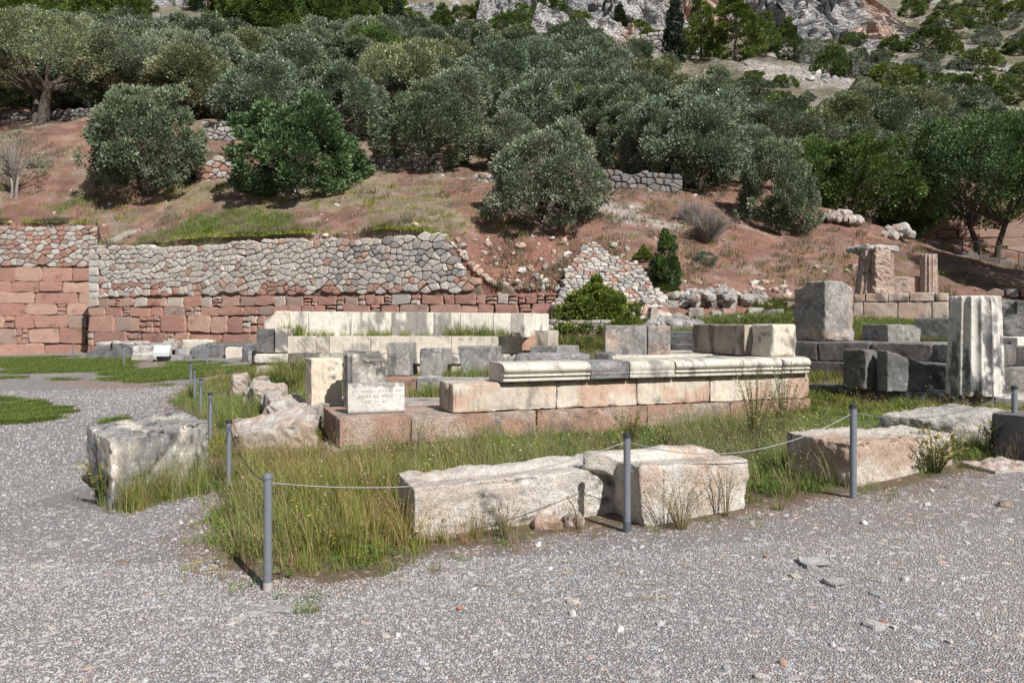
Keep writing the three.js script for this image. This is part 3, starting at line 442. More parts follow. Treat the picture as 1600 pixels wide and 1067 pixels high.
{ // the wall at the far left: small rubble above courses of large red blocks
  const A = P(-70, 500, 34.3), B = P(215, 500, 34.3), { g, len } = wallGroup('retaining_wall', 'left retaining wall of big red squared blocks with small rubble above', 'wall', A, B), r = rng(21), stones = [], blocks = [];
  const top = (x) => 5.72 + 0.05 * Math.sin(x * 1.3);
  courses([[-0.15, 0.62, 1.1, 2.2, 0.05, RUB.red], [0.62, 1.3, 0.8, 1.7, 0.16, RUB.red], [1.3, 1.86, 0.8, 1.5, 0.12, RUB.red], [1.86, 2.35, 1.0, 1.9, 0.04, RUB.red.slice(0, 4)], [2.35, 2.85, 1.3, 1.9, 0, RUB.red.slice(0, 4)], [2.85, 3.3, 1.0, 1.6, 0.02, RUB.red.slice(0, 4)], [3.3, 3.9, 1.1, 1.7, 0.08, RUB.red.slice(0, 4)]], () => len, r, stones, blocks, {});
  const keep = (x, y) => y > 3.98 && y < top(x) - 0.08, pts = scatter(-0.2, len + 0.2, 3.9, 5.8, 0.2, 1.5, 8, keep), gh = []; for (let x = -0.6; x < len + 0.6; x += 0.3) gh.push([x, 3.8], [x, top(x) + 0.1]);
  const cel = voronoi(pts.concat(gh), 0, len, 3.9, 5.85, 1.5).filter((c) => pts.includes(c.p) && areaOf(c.poly) < 0.5);
  for (const c of cel) stones.push({ geo: stoneGeo(c.poly, { gap: 0.008 + 0.012 * r(), seed: r() * 1e6, bulge: 0.035, face: 0.88, color: jit(r() < 0.55 ? choose(RUB.red.slice(1), r) : choose(RUB.pale, r), r, 0.14).map((v) => v * 0.9) }), size: areaOf(c.poly) });
  addStones(g, stones, 260); addStones(g, blocks, 290, 'block');
  const c = new THREE.BoxGeometry(len, 6.0, 0.6); c.translate(len / 2, 2.6, -0.38); part('wall_core', c, coreMat, g);
}
function stonePatch(name, label, A, B, y0, y1, step, asp, pal, seed, o = {}) {   // a dry stone wall between two points
  const { g, len } = wallGroup(name, label, 'wall', A, B), r = rng(seed), stones = []; if (o.y) g.position.y = o.y; if (o.lean) g.rotation.order = 'YXZ', g.rotation.x = o.lean;
  const top = (x) => y1 - (o.drop ? o.drop(x / len) : 0) + 0.06 * fbm(x * 2, seed, 0, 2), keep = (x, y) => y < top(x) && y > y0 && (!o.keep || o.keep(x / len, (y - y0) / (y1 - y0)));
  const pts = scatter(0, len, y0, y1 + 0.1, step, asp, seed, keep), gh = []; for (let x = -0.3; x < len + 0.3; x += step) gh.push([x, top(clamp(x, 0, len)) + step * 0.55], [x, y0 - step * 0.5]);
  if (o.keep) for (const p of scatter(-0.4, len + 0.4, y0 - 0.3, y1 + 0.4, step, asp, seed + 1)) if (!keep(p[0], p[1])) gh.push(p);
  const cel = voronoi(pts.concat(gh), -0.1, len + 0.1, y0 - 0.1, y1 + 0.3, asp).filter((c) => pts.includes(c.p) && areaOf(c.poly) < step * step * 5);
  for (const c of cel) stones.push({ geo: stoneGeo(c.poly, { gap: step * (0.04 + 0.05 * r()), seed: r() * 1e6, bulge: step * (0.2 + 0.25 * r()), depth: step * 0.8, color: jit(choose(pal, r), r), tint: 0.08 }), size: areaOf(c.poly) });
  if (o.parts === false) { const m = part('stones', mergeGeometries(stones.map((s) => s.geo)), M.rubble, g); m.userData.kind = 'stuff'; } else addStones(g, stones, 280);
  if (o.core !== false) { const c = new THREE.BoxGeometry(len - 0.06, y1 - y0 - 0.12 - (o.drop ? o.coreDrop ?? 0.2 : 0), 0.3); c.translate(len / 2, y0 + (y1 - y0 - 0.12 - (o.drop ? o.coreDrop ?? 0.2 : 0)) / 2, -0.15 - step * 0.45); part('wall_core', c, coreMat, g); }
  return g;
}
{
  const a = P(858, 472, 24.0), b = P(1040, 472, 23.6);
  stonePatch('stone_revetment', 'tumbled revetment of small pale stones leaning on the red slope', a, b, 0, 2.95, 0.15, 1.3, RUB.pale.concat(RUB.grey, RUB.red.slice(2)), 31, { y: a.y - 0.1, lean: -0.80, core: false, keep: (u, v) => v < 1.02 - 0.12 * Math.abs(u - 0.45) && u > 0.02 + 0.24 * v + 0.03 * Math.sin(v * 9) && u < 1.0 - 0.62 * v * v + 0.04 * Math.sin(v * 14) - 0.02 });
  stonePatch('dry_stone_wall', 'low wall of flat white stones just right of the long bench', P(850, 500, 20.4), P(948, 500, 19.9), 0.95, 1.66, 0.12, 1.9, RUB.white, 33, {});
  stonePatch('polygonal_wall', 'dark wall of large polygonal stones behind the white fluted column', P(1452, 500, 27.9), P(1660, 500, 26.6), 1.7, 2.78, 0.36, 1.25, RUB.grey.concat(RUB.red.slice(3)).map((c) => c.map((v) => v * 0.75)), 35, { drop: (t) => 0.25 * (1 - t) });
  const tw = (label, px0, px1, pyb, pyt, dd, pal, seed, o) => { const pa = hit(px0, pyb[0], H), pb = hit(px1, pyb[1], H), y0 = Math.min(pa.y, pb.y) - 0.25, y1 = y0 + 0.25 + Math.abs(pyb[0] - pyt) / F * -pa.z; pa.z += dd; pb.z += dd; return stonePatch('terrace_wall', label, pa, pb, y0, y1, 0.24, 1.4, pal, seed, { parts: false, ...o }); };
  tw('broken pale terrace wall on the slope between the second and third bushes', 552, 690, [262, 268], 228, 0.2, RUB.white.concat(RUB.grey), 41, { drop: (t) => 0.35 * Math.abs(Math.sin(t * 9)) });
  tw('low terrace wall of white stones left of the tallest front bush', 690, 800, [272, 284], 250, 0.2, RUB.white, 42, { drop: (t) => 0.3 * Math.abs(Math.sin(t * 6)) });
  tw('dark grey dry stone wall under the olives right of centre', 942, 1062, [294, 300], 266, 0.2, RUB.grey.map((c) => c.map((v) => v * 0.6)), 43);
  tw('grey dry stone wall in the gap between the two left bushes', 318, 366, [218, 220], 184, 0.2, RUB.grey.concat(RUB.white), 44, { drop: (t) => 0.3 * t });
  tw('lower reddish terrace wall in the gap between the two left bushes', 312, 372, [276, 277], 226, 0.2, RUB.pale.concat(RUB.red), 45, { drop: (t) => 0.9 * (1 - t) });
  tw('grey stone wall behind the twisted olive trunks at the left', -20, 130, [192, 190], 160, -1.5, RUB.grey, 46, {});
}
{ // pink ashlar wall behind the steps at the right
  const A = P(1395, 500, 40.5), B = P(1680, 500, 39.0), { g, len } = wallGroup('ashlar_wall', 'pink ashlar wall behind the broad tree at the right edge', 'wall', A, B), r = rng(51), st = [], bl = [];
  const pk = [[0.44, 0.30, 0.23], [0.48, 0.35, 0.28], [0.41, 0.26, 0.20]];
  courses([[4.3, 4.85, 1.0, 1.6, 0, pk], [4.85, 5.3, 0.9, 1.5, 0, pk], [5.3, 5.75, 0.9, 1.6, 0, pk], [5.75, 6.2, 0.9, 1.4, 0, pk], [6.2, 6.7, 0.8, 1.5, 0, pk], [6.7, 7.1, 0.8, 1.5, 0.1, pk]], () => len, r, st, bl, {});
  addStones(g, bl, 200, 'block'); if (st.length) addStones(g, st, 60);
  const c = new THREE.BoxGeometry(len, 4, 0.6); c.translate(len / 2, 5.0, -0.36); part('wall_core', c, coreMat, g);
}
// ------------------------------------------------------------------ the ruined monument in the middle
const K = (kind, k, f) => { const q = (x, y, z) => { const c = f(x, y, z); return [c[0] * k, c[1] * k, c[2] * k]; }; q.kind = kind; return q; };
const C = {
  pink: (s, o = {}) => K('red', 1.12, paint({ seed: s, base: [0.58, 0.47, 0.37], alt: [0.48, 0.39, 0.31], red: 0.38, redCol: [0.49, 0.29, 0.215], crustAmt: 0.06, ...o })),
  cream: (s, o = {}) => K('cream', 1.15, paint({ seed: s, base: [0.67, 0.63, 0.56], alt: [0.57, 0.535, 0.475], crustAmt: 0.05, ...o })),
  grey: (s, o = {}) => K('grey', 1.75, paint({ seed: s, base: [0.33, 0.32, 0.305], alt: [0.25, 0.245, 0.24], crustAmt: 0.10, crustMax: 0.6, ...o, lichenAmt: 0 })),
  dark: (s, o = {}) => K('grey', 1.6, paint({ seed: s, base: [0.19, 0.185, 0.18], alt: [0.135, 0.133, 0.13], crustAmt: 0.13, crustMax: 0.6, ...o, lichenAmt: 0 })),
  rock: (s, o = {}) => paint({ seed: s, base: [0.63, 0.56, 0.47], alt: [0.53, 0.46, 0.385], crustAmt: 0.04, lichenAmt: 0.05, ...o }),
};
const MA = new V3((530 - CX) / F * 9.5, 0, -9.5), MB_ = new V3((1265 - CX) / F * 12, 0, -12);   // front face of the monument, from its left to its right corner
const MT = Math.atan2(-(MB_.z - MA.z), MB_.x - MA.x), ME = MB_.clone().sub(MA).normalize(), MN = new V3(Math.sin(MT), 0, Math.cos(MT));
const mx = (px, back = 0) => { const a = MA.clone().addScaledVector(MN, -back), b = MB_.clone().addScaledVector(MN, -back); return along(a, b, px).x; };
const monument = thing('ruined_monument', 'ruined base of pinkish blocks with a moulded course, in the middle of the meadow', 'monument', [MA.x, 0, MA.z], MT);
function course(px0, px1, y0, y1, thick, zf, o, mat = M.stone, name = 'block', gap = 0.006) {   // a block of the front wall between two joints of the photograph; zf is how far it stands proud
  const x0 = mx(px0, -zf), x1 = mx(px1, -zf), g = block(x1 - x0 - gap, y1 - y0 - 0.004, thick, { res: 0.035, round: 0.011, rough: 0.006, chip: 0.014, grain: 0.002, ...o }); g.translate((x0 + x1) / 2, y0, zf - thick / 2); return part(name, g, mat, monument);
}
[[514, 600, 1], [600, 735, 2], [735, 860, 3], [860, 975, 4], [975, 1080, 5], [1080, 1166, 6], [1166, 1262, 7]].forEach(([a, b, s]) => course(a, b, -0.22, 0.10 + 0.02 * (s % 2), 0.9, 0.02 + 0.03 * (s % 3), { seed: 100 + s, rough: 0.03, round: 0.05, color: C.rock(s + 30, { base: [0.46, 0.40, 0.35], alt: [0.38, 0.32, 0.27] }) }, M.rough, 'foundation_block', 0.02));
const notch = (v, w, h, d) => {};
[[530, 643, 11, 0.5, 1.45], [643, 839, 12, 0.3, 1.2], [839, 1012, 13, 0.55, 0.9], [1012, 1142, 14, 0.5, 0.9], [1142, 1267, 15, 0.5, 0.9]].forEach(([a, b, s, red, th]) => course(a, b, 0.125, 0.468, th, 0, { seed: s, round: 0.012, color: C.pink(s, { red, base: [0.55, 0.44, 0.36], crustAmt: 0.10, crust: [0.2, 0.18, 0.16], alt: s === 12 ? [0.40, 0.36, 0.31] : [0.45, 0.33, 0.27] }) }));
[[707, 870, 21, 0.2], [870, 996, 22, 0.3], [996, 1110, 23, 0.3], [1110, 1222, 24, 0.18], [1222, 1265, 25, 0.2]].forEach(([a, b, s, red]) => course(a, b, 0.472, 0.845, 0.62, -0.035, { seed: s, round: s < 24 ? 0.022 : 0.01, color: K('cream', 1, C.pink(s, { red, base: [0.62, 0.55, 0.46], alt: [0.49, 0.43, 0.36], streak: true, crustAmt: 0.10, crust: [0.22, 0.20, 0.18], redCol: [0.50, 0.33, 0.245], redMap: (x, y) => 0.22 * (0.2 - y), freq: 1.2 })),
  warp: s === 21 ? (v, w) => { if (v.x < -w / 2 + 0.12) { const t = Math.exp(-(((v.z - 0.02) / 0.05) ** 2)) * sstep(0.14, 0.37, v.y); v.x += 0.08 * t; } } : undefined }));
// moulded course: a swept profile with a fillet, a hollow and a half round
function moulding(px0, px1, s, o = {}) {
  const prof = [[0, 0], [0.045, 0.0], [0.05, 0.022], [0.045, 0.04], [0.028, 0.045], [0.028, 0.062], [0.06, 0.066], [0.072, 0.078], [0.06, 0.094], [0.036, 0.098], [0.036, 0.11], [0.06, 0.118], [0.083, 0.14], [0.087, 0.165], [0.078, 0.192], [0.055, 0.215], [0.02, 0.232], [-0.03, 0.242], [-0.12, 0.247], [-0.3, 0.247], [-0.5, 0.246], [-0.5, 0.12], [-0.5, 0]];
  const flat = o.worn ? prof.map(([z, y]) => [lerp(z, Math.min(0.06, 0.05 + 0.02 * Math.sin(y * 16)) * (z > -0.02 ? 1 : 0) + (z > -0.02 ? 0 : z), z > 0 && z < 0.09 ? o.worn : 0), y]) : prof;
  const x0 = mx(px0, -0.04), x1 = mx(px1, -0.04), len = x1 - x0 - 0.008, n = Math.max(6, Math.round(len / 0.045)), pos = [], uv = [], col = [], idx = [], np = flat.length, colr = o.color ?? C.cream(s, { streak: true, base: [0.60, 0.56, 0.49], alt: [0.50, 0.465, 0.41], crust: [0.14, 0.135, 0.13], crustAmt: 0.14 });
  const pt = (i, j) => { const [z, y] = flat[j], x = len * i / n, e = Math.min(i, n - i) === 0 ? 0.008 : 0, w = o.worn ? 0.016 : 0.004, k = w * fbm(x * 3 + s, y * 9, z * 6, 3) - (fbm(x * 4 + s, y * 3, 2, 3) > 0.42 && z > 0.02 ? 0.018 : 0); return [x + (e && z > 0 ? (i ? -e : e) * 0.5 : 0), y + 0.6 * k, z + k - e]; };
  for (let i = 0; i <= n; i++) for (let j = 0; j < np; j++) { const p = pt(i, j); pos.push(...p); uv.push(p[0] + s, j * 0.04); col.push(...colr(p[0] + s * 3, p[1], p[2])); }
  for (let i = 0; i < n; i++) for (let j = 0; j < np - 1; j++) { const a = i * np + j, b = a + 1, c = a + np, d = c + 1; idx.push(a, c, b, b, c, d); }
  for (const i of [0, n]) { const base = pos.length / 3; const c0 = [len * i / n, 0.12, -0.2]; pos.push(...c0); uv.push(c0[2], c0[1]); col.push(...colr(c0[0] + s * 3, c0[1], c0[2])); for (let j = 0; j < np; j++) { const p = pt(i, j); pos.push(...p); uv.push(p[2], p[1]); col.push(...colr(p[0] + s * 3, p[1], p[2])); } for (let j = 0; j < np; j++) { const a = base + 1 + j, b = base + 1 + (j + 1) % np; if (i) idx.push(base, b, a); else idx.push(base, a, b); } }
  const g = bufGeo(pos, idx, uv, col); g.userData.kind = colr.kind; g.translate(x0, 0.848, 0.0); return part('moulded_block', g, M.stone, monument);
}
moulding(786, 923, 31, {}); moulding(923, 984, 32, { worn: 0.8, color: C.grey(5, { base: [0.24, 0.24, 0.245], crustAmt: 0.1 }) }); moulding(984, 1055, 33, { worn: 0.75 }); moulding(1055, 1160, 34, {}); moulding(1160, 1222, 35, { worn: 0.25 }); moulding(1222, 1266, 36, {});
// return wall of tall slabs at the right end, running back from the front
const inner = { color: C.cream(44, { base: [0.44, 0.38, 0.31], alt: [0.36, 0.31, 0.26], streak: true, crustAmt: 0.14 }) };
const mpart = (name, w, h, d, x, y, z, turn, o, mat = M.stone) => { const g = block(w, h, d, { res: 0.05, round: 0.02, ...o }); if (turn) g.rotateY(turn); g.translate(x, y, z); return part(name, g, mat, monument); };
mpart('upright_slab', 0.46, 0.49, 0.5, mx(1228) + 0.03, 1.096, -0.32, 0, { seed: 41, round: 0.035, color: C.cream(41, { base: [0.68, 0.61, 0.5], crustAmt: 0.12 }), warp: (v, w, h, d) => { if (v.x < 0) v.x += 0.03 * Math.sin(v.y * 5); } });
mpart('upright_slab', 0.42, 0.48, 1.42, mx(1222) + 0.0, 1.096, -1.31, 0, { seed: 42, ...inner });
mpart('foundation_block', 0.95, 0.86, 2.7, mx(1222) + 0.02, 0.22, -2.0, 0, { seed: 45, res: 0.1, color: C.cream(45, { base: [0.5, 0.45, 0.38] }) });
mpart('kerb_block', 2.0, 0.12, 0.55, mx(1120), 0.975, -1.55, 0, { seed: 46, res: 0.08, color: C.cream(46, { base: [0.52, 0.47, 0.4] }) });
// ---- things that stand on and in the monument
standing('orthostate_slab', 'left half of the pair of dark grey upright slabs above the moulded course', 'stone slab', [945, 12.75], [1011, 12.7], 1.03, 1.565, 0.42, { seed: 61, round: 0.02, color: C.grey(61, { streak: true, base: [0.30, 0.295, 0.285], red: 0.08, redCol: [0.42, 0.33, 0.27] }) });
standing('orthostate_slab', 'right half of the pair of dark grey upright slabs above the moulded course', 'stone slab', [1012, 12.7], [1048, 12.66], 1.03, 1.56, 0.42, { seed: 62, round: 0.02, color: C.grey(62, { streak: true, base: [0.29, 0.285, 0.275], red: 0.08, redCol: [0.42, 0.33, 0.27] }) });
standing('stone_beam', 'low grey plinth under the pair of dark upright slabs', 'stone block', [948, 12.5], [1062, 12.42], 0.55, 1.028, 0.7, { seed: 63, res: 0.08, color: C.grey(63, { red: 0.25 }) });
standing('stone_beam', 'dark rounded beam lying just behind the moulded course', 'stone block', [806, 11.55], [926, 11.75], 0.85, 1.165, 0.36, { seed: 64, round: 0.13, color: C.grey(64, { base: [0.26, 0.26, 0.27], crustAmt: 0.12 }) });
standing('stone_beam', 'small black stone at the end of the dark rounded beam', 'stone block', [929, 12.2], [950, 12.1], 0.85, 1.15, 0.4, { seed: 65, round: 0.04, color: C.dark(65) });
standing('stone_block', 'dark squared beam seen between the dark slabs and the return wall, lower of two', 'stone block', [1046, 15.4], [1092, 15.0], 0.6, 1.18, 0.5, { seed: 66, color: C.dark(66) });
standing('stone_block', 'dark squared beam seen between the dark slabs and the return wall, upper of two', 'stone block', [1044, 16.2], [1094, 15.9], 1.0, 1.42, 0.5, { seed: 67, color: C.dark(67) });
// left side
standing('paving_slab', 'flat grey paving slab behind the white inscription stone', 'stone slab', [500, 11.3], [684, 11.2], 0.2, 0.463, 1.2, { seed: 68, res: 0.07, color: C.grey(68, { base: [0.40, 0.36, 0.33], alt: [0.34, 0.29, 0.26] }) });
standing('stone_stele', 'tall cream slab with a hammered face at the left of the inscription', 'stone slab', [486, 11.35], [535, 11.6], 0.42, 1.1, 0.28, { seed: 69, res: 0.03, round: 0.022, rough: 0.008, tool: (p, n) => 0.012 * Math.max(0, vnoise(p[0] * 26, p[1] * 26, p[2] * 26)), color: C.cream(69, { base: [0.64, 0.55, 0.43], crustAmt: 0.04 }) }, M.rough);
{ // broken fluted drum
  const o = P(572, 500, 10.95), n = 72, m = 22, pos = [], col = [], uv = [], idx = [], R = 0.31, h = 0.76, c = C.grey(70, { streak: true, base: [0.30, 0.28, 0.26] }), cr = C.cream(71, { crustAmt: 0.22 });
  for (let j = 0; j <= m + 1; j++) for (let i = 0; i <= n; i++) {
    const a = i / n * Math.PI * 2, fl = 0.022 * Math.abs(Math.sin(a * 9)), broken = sstep(-0.2, 0.25, Math.cos(a - 1.15)); const y = j > m ? h : h * j / m; let r = R - (1 - broken) * (0.022 - fl) - broken * (0.05 + 0.06 * fbm(Math.cos(a) * 2, y * 4, Math.sin(a) * 2, 3));
    if (j > m) r = 0.001; const yy = y - (j >= m - 2 ? 0.22 * sstep(0.1, 1, Math.cos(a - 1.15)) * (j > m ? 0.45 : 1) * ((j - m + 3) / 3) * 0.8 + 0.04 * fbm(a, j, 1, 2) : 0);
    const p = [Math.sin(a) * r, yy, Math.cos(a) * r]; pos.push(...p); uv.push(a * R, y); col.push(...mix3(c(...p), cr(...p), broken));
  }
  for (let j = 0; j <= m; j++) for (let i = 0; i < n; i++) { const a = j * (n + 1) + i; idx.push(a, a + 1, a + n + 1, a + 1, a + n + 2, a + n + 1); }
  solo('column_fragment', bufGeo(pos, idx, uv, col), M.grey, 'broken dark fluted drum standing behind the white inscription stone', 'column fragment', [o.x, 0.44, o.z], 0.1);
}
{ // the white stone with worn French lettering
  const a = P(543, 500, 9.98), b = P(632, 500, 10.2), w = Math.hypot(b.x - a.x, b.z - a.z), turn = Math.atan2(-(b.z - a.z), b.x - a.x), th = 0.2;
  const g = thing('inscription_stone', 'small white stone with faint worn lettering on the monument corner', 'inscription', [(a.x + b.x) / 2 - Math.sin(turn) * th / 2, 0.469, (a.z + b.z) / 2 - Math.cos(turn) * th / 2], turn);
  part('slab', block(w, 0.375, th, { seed: 72, res: 0.02, round: 0.012, rough: 0.003, color: paint({ seed: 72, base: [0.74, 0.71, 0.66], alt: [0.66, 0.63, 0.58], crust: [0.2, 0.2, 0.2], crustAmt: 0.08, streak: true, crustMap: (x, y) => 0.34 * sstep(0.29, 0.37, y) + 0.4 * sstep(0.06, 0.0, y) }) }), M.stone, g);
  const font = await new FontLoader().loadAsync('fonts/droid/droid_sans_bold.typeface.json'), mk = [];
  const put = (t, x, y, s) => { for (const [i, ch] of [...t].entries()) if (ch !== ' ' && ch !== '.') { const q = new TextGeometry(ch, { font, size: s, depth: 0.004, curveSegments: 3, bevelEnabled: false }); q.translate(x + i * s * 1.42, y, th / 2 - 0.0005); mk.push(q); } };
  put('EC. HORUET FEERMI ARR', -w / 2 + 0.055, 0.272, 0.021); put('.ESSOR DE MARSEI.LE', -w / 2 + 0.10, 0.205, 0.023); put('JURY DE MA.', -w / 2 + 0.185, 0.14, 0.022);
  part('lettering', mergeGeometries(mk), M.ink, g);
}
const yF = 0.64;
standing('stone_block', 'brown squared block right behind the white inscription stone', 'stone block', [601, 13.9], [649, 13.8], 0.28, yF, 0.55, { seed: 73, color: C.pink(73, { base: [0.36, 0.28, 0.235], alt: [0.30, 0.25, 0.22] }) });
standing('stone_block', 'long pale grey block behind the left end of the pink course', 'stone block', [651, 13.8], [768, 13.4], 0.28, yF + 0.02, 0.6, { seed: 74, color: C.grey(74, { base: [0.44, 0.44, 0.44], alt: [0.36, 0.36, 0.37] }) });
const lean = (k) => (v, w, h) => { v.x += k * v.y; };
standing('standing_slab', 'tall grey slab with a black left side, leftmost of three standing behind the monument', 'stone slab', [606, 14.35], [640, 14.3], yF, 1.235, 0.62, { seed: 75, round: 0.02, color: C.grey(75, { streak: true }), warp: lean(-0.06) });
standing('standing_slab', 'short grey slab with a pitted lower half, middle of three behind the monument', 'stone slab', [656, 14.35], [689, 14.25], yF, 1.135, 0.62, { seed: 76, round: 0.025, rough: 0.012, color: C.grey(76, { lichenAmt: 0.25 }) }, M.rough);
{
  const o = standing('cut_slab', 'wide grey slab cut with a curve, rightmost of three behind the monument', 'stone slab', [714, 14.3], [766, 14.1], yF, 1.175, 0.6, { seed: 77, round: 0.02, color: C.grey(77, { streak: true, base: [0.36, 0.36, 0.36] }), warp: (v, w, h, d) => { if (v.x < 0 && v.z > 0) v.x += 0.10 * (1 - v.y / h); if (v.x < 0 && v.z < 0) v.x -= 0.1 * (v.y / h); } });
}
standing('stone_block', 'small dark block left of two in front of the long bench at its right end', 'stone block', [828, 15.6], [868, 15.5], 0.6, 1.135, 0.4, { seed: 78, color: C.dark(78, { base: [0.22, 0.22, 0.22], lichenAmt: 0.2 }) });
standing('stone_block', 'small grey block right of two in front of the long bench at its right end', 'stone block', [869, 15.5], [899, 15.4], 0.6, 1.15, 0.4, { seed: 79, color: C.grey(79, { base: [0.4, 0.4, 0.39] }) });
// ------------------------------------------------------------------ the long bench at the back
{
  const A = P(400, 500, 18), B = P(855, 500, 17.8), { g } = wallGroup('stone_bench', 'long cream stone bench with a high back and a return at its right end', 'bench', A, B);
  const X = (px) => along(A, B, px).x, add = (name, px0, px1, py0, py1, z, th, o, d = 18) => { const x0 = X(px0), x1 = X(px1), q = block(x1 - x0 - 0.008, yAt(py1, d - z) - yAt(py0, d - z), th, { res: 0.06, round: 0.012, rough: 0.004, ...o }); q.translate((x0 + x1) / 2, yAt(py0, d - z), z - th / 2); return part(name, q, M.stone, g); };
  const back = (s, cr = 0.1, o = {}) => C.cream(s, { base: [0.69, 0.655, 0.585], alt: [0.61, 0.575, 0.505], crustAmt: cr, streak: true, ...o });
  add('back_slab', 400, 439, 517, 486, -0.45, 0.4, { seed: 81, round: 0.06, rough: 0.02, color: C.cream(81, { base: [0.66, 0.58, 0.47] }), warp: (v, w, h) => { if (v.x < 0 && v.y > h * 0.4) v.x += 0.28 * sstep(h * 0.4, h, v.y) * (-v.x / w) * 2; } });
  [[439, 469, 82, 0.08], [469, 538, 83, 0.1], [538, 604, 84, 0.22], [604, 672, 85, 0.3], [672, 715, 86, 0.34], [715, 768, 87, 0.06], [768, 797, 88, 0.04]].forEach(([a, b, s, k], i) => add('back_slab', a, b, 527, 486.5 + i * 0.5, -0.62, 0.3, { seed: s, color: back(s, k, { crust: [0.13, 0.125, 0.12], crustMap: (x, y) => (k > 0.2 ? 0.25 : 0.1) * (0.35 - y) }) }));
  [[441, 492, 91], [492, 513, 92], [513, 578, 93], [578, 640, 94], [640, 705, 95], [705, 768, 96], [768, 828, 97]].forEach(([a, b, s]) => add('seat_block', a, b, 552, 525.5, -0.05, 0.7, { seed: s, color: C.cream(s, { base: [0.64, 0.58, 0.49], alt: [0.54, 0.48, 0.40], crustAmt: 0.17, crust: [0.2, 0.19, 0.18] }) }));
  [[396, 452, 101, 'c'], [452, 500, 102, 'd'], [500, 560, 103, 'c'], [560, 640, 104, 'c'], [640, 740, 105, 'c'], [740, 840, 106, 'c']].forEach(([a, b, s, k]) => add('step_block', a, b, 568, 553, 0.12, 0.9, { seed: s, round: s === 101 ? 0.07 : 0.02, color: k === 'd' ? C.dark(s) : C.cream(s, { crustAmt: 0.2 }) }));
  [[400, 458, 107], [458, 500, 108], [500, 600, 109], [600, 720, 110], [720, 850, 111]].forEach(([a, b, s]) => add('foundation_block', a, b, 596, 569, 0.05, 0.9, { seed: s, color: s === 108 ? C.pink(s, { base: [0.45, 0.30, 0.16], alt: [0.38, 0.27, 0.17] }) : C.cream(s, { base: [0.6, 0.55, 0.47] }) }));
  add('pier_block', 401, 427, 550.5, 514, 0.04, 0.5, { seed: 112, color: C.dark(112) }); add('pier_block', 429, 449, 550.5, 514, 0.02, 0.5, { seed: 113, color: C.cream(113, { crustAmt: 0.3 }) });
  // return at the right end: inner face in shade, end face in the sun, its foot broken out
  const ret = block(0.36, yAt(488, 17) - yAt(527, 17), 1.15, { seed: 114, res: 0.06, round: 0.02, color: back(114, 0.06), warp: (v, w, h, d) => { if (v.z > d * 0.22 && v.x < 0.1) { const t = sstep(0.24, 0.0, v.y) * sstep(d * 0.2, d * 0.45, v.z); v.y += 0.10 * t; } } }); ret.rotateY(-0.5); ret.translate(X(828), yAt(527, 17.6), -0.05); part('return_slab', ret, M.stone, g);
  const leg = block(0.30, yAt(514, 17.3) - yAt(548, 17.3), 0.34, { seed: 115, res: 0.06, round: 0.03, color: C.cream(115, { base: [0.6, 0.47, 0.36], red: 0.2 }) }); leg.translate(X(826), yAt(548, 17.5), 0.15); part('return_leg', leg, M.stone, g);
  const leg2 = block(0.52, yAt(516, 17.3) - yAt(548, 17.3), 0.5, { seed: 116, res: 0.06, color: C.cream(116, { base: [0.42, 0.36, 0.28] }) }); leg2.rotateY(-0.5); leg2.translate(X(849), yAt(548, 17.5), -0.05); part('return_leg', leg2, M.stone, g);
}
// ------------------------------------------------------------------ the dark monument at the right: steps, blocks, drum
{
  const q0 = P(1262, 500, 12.96), q1 = P(1553, 500, 10.95), E = q1.clone().sub(q0), L = Math.hypot(E.x, E.z), turn = Math.atan2(-E.z, E.x);
  const g = thing('stepped_platform', 'dark stepped platform at the right under the white fluted column', 'platform', [q0.x, 0, q0.z], turn);
  const add = (name, x0, x1, y0, y1, zf, th, o) => { const b = block(x1 - x0 - 0.008, y1 - y0 - 0.003, th, { res: 0.06, round: 0.018, ...o }); b.translate((x0 + x1) / 2, y0, zf - th / 2); return part(name, b, M.stone, g); };
  const dk = (s, o) => C.dark(s, { base: [0.15, 0.147, 0.145], ...o });
  [[-0.9, 0.5, 121], [0.5, 1.45, 122], [1.45, L, 123]].forEach(([a, b, s]) => add('step_block', a, b, 0.12, 0.595, 0, 1.15, { seed: s, color: s === 123 ? paint({ seed: 5, base: [0.13, 0.13, 0.13], alt: [0.2, 0.2, 0.2], crustAmt: 0.2, lichenAmt: 0.12 }) : dk(s) }));
  const end = block(1.15, 0.47, 1.7, { seed: 124, res: 0.06, color: C.cream(124, { base: [0.46, 0.43, 0.39], crustAmt: 0.15 }) }); end.translate(L + 0.585, 0.12, -0.87); part('step_block', end, M.stone, g);
  add('paving_block', -0.9, L + 0.4, 0.15, 0.585, -1.12, 2.4, { seed: 125, res: 0.12, color: C.grey(125, { base: [0.2, 0.2, 0.2] }) });
  [[-0.75, 0.55, 126], [0.56, 1.6, 127]].forEach(([a, b, s]) => add('wall_block', a, b, 0.6, 0.93, -0.95, 0.7, { seed: s, color: dk(s, { base: [0.19, 0.17, 0.165] }) }));
  [[-1.6, -0.35, 128], [-0.35, 0.55, 129], [0.55, 1.55, 130], [1.55, 2.45, 131]].forEach(([a, b, s]) => add('wall_block', a, b, 0.935, 1.275, -1.05, 0.9, { seed: s, round: 0.03, color: dk(s, { base: [0.21, 0.185, 0.175], lichenAmt: 0.15 }) }));
  add('wall_block', -2.3, 3.2, 0.5, 1.24, -1.98, 2.0, { seed: 132, res: 0.14, color: C.grey(132, { base: [0.24, 0.22, 0.2] }) });
}
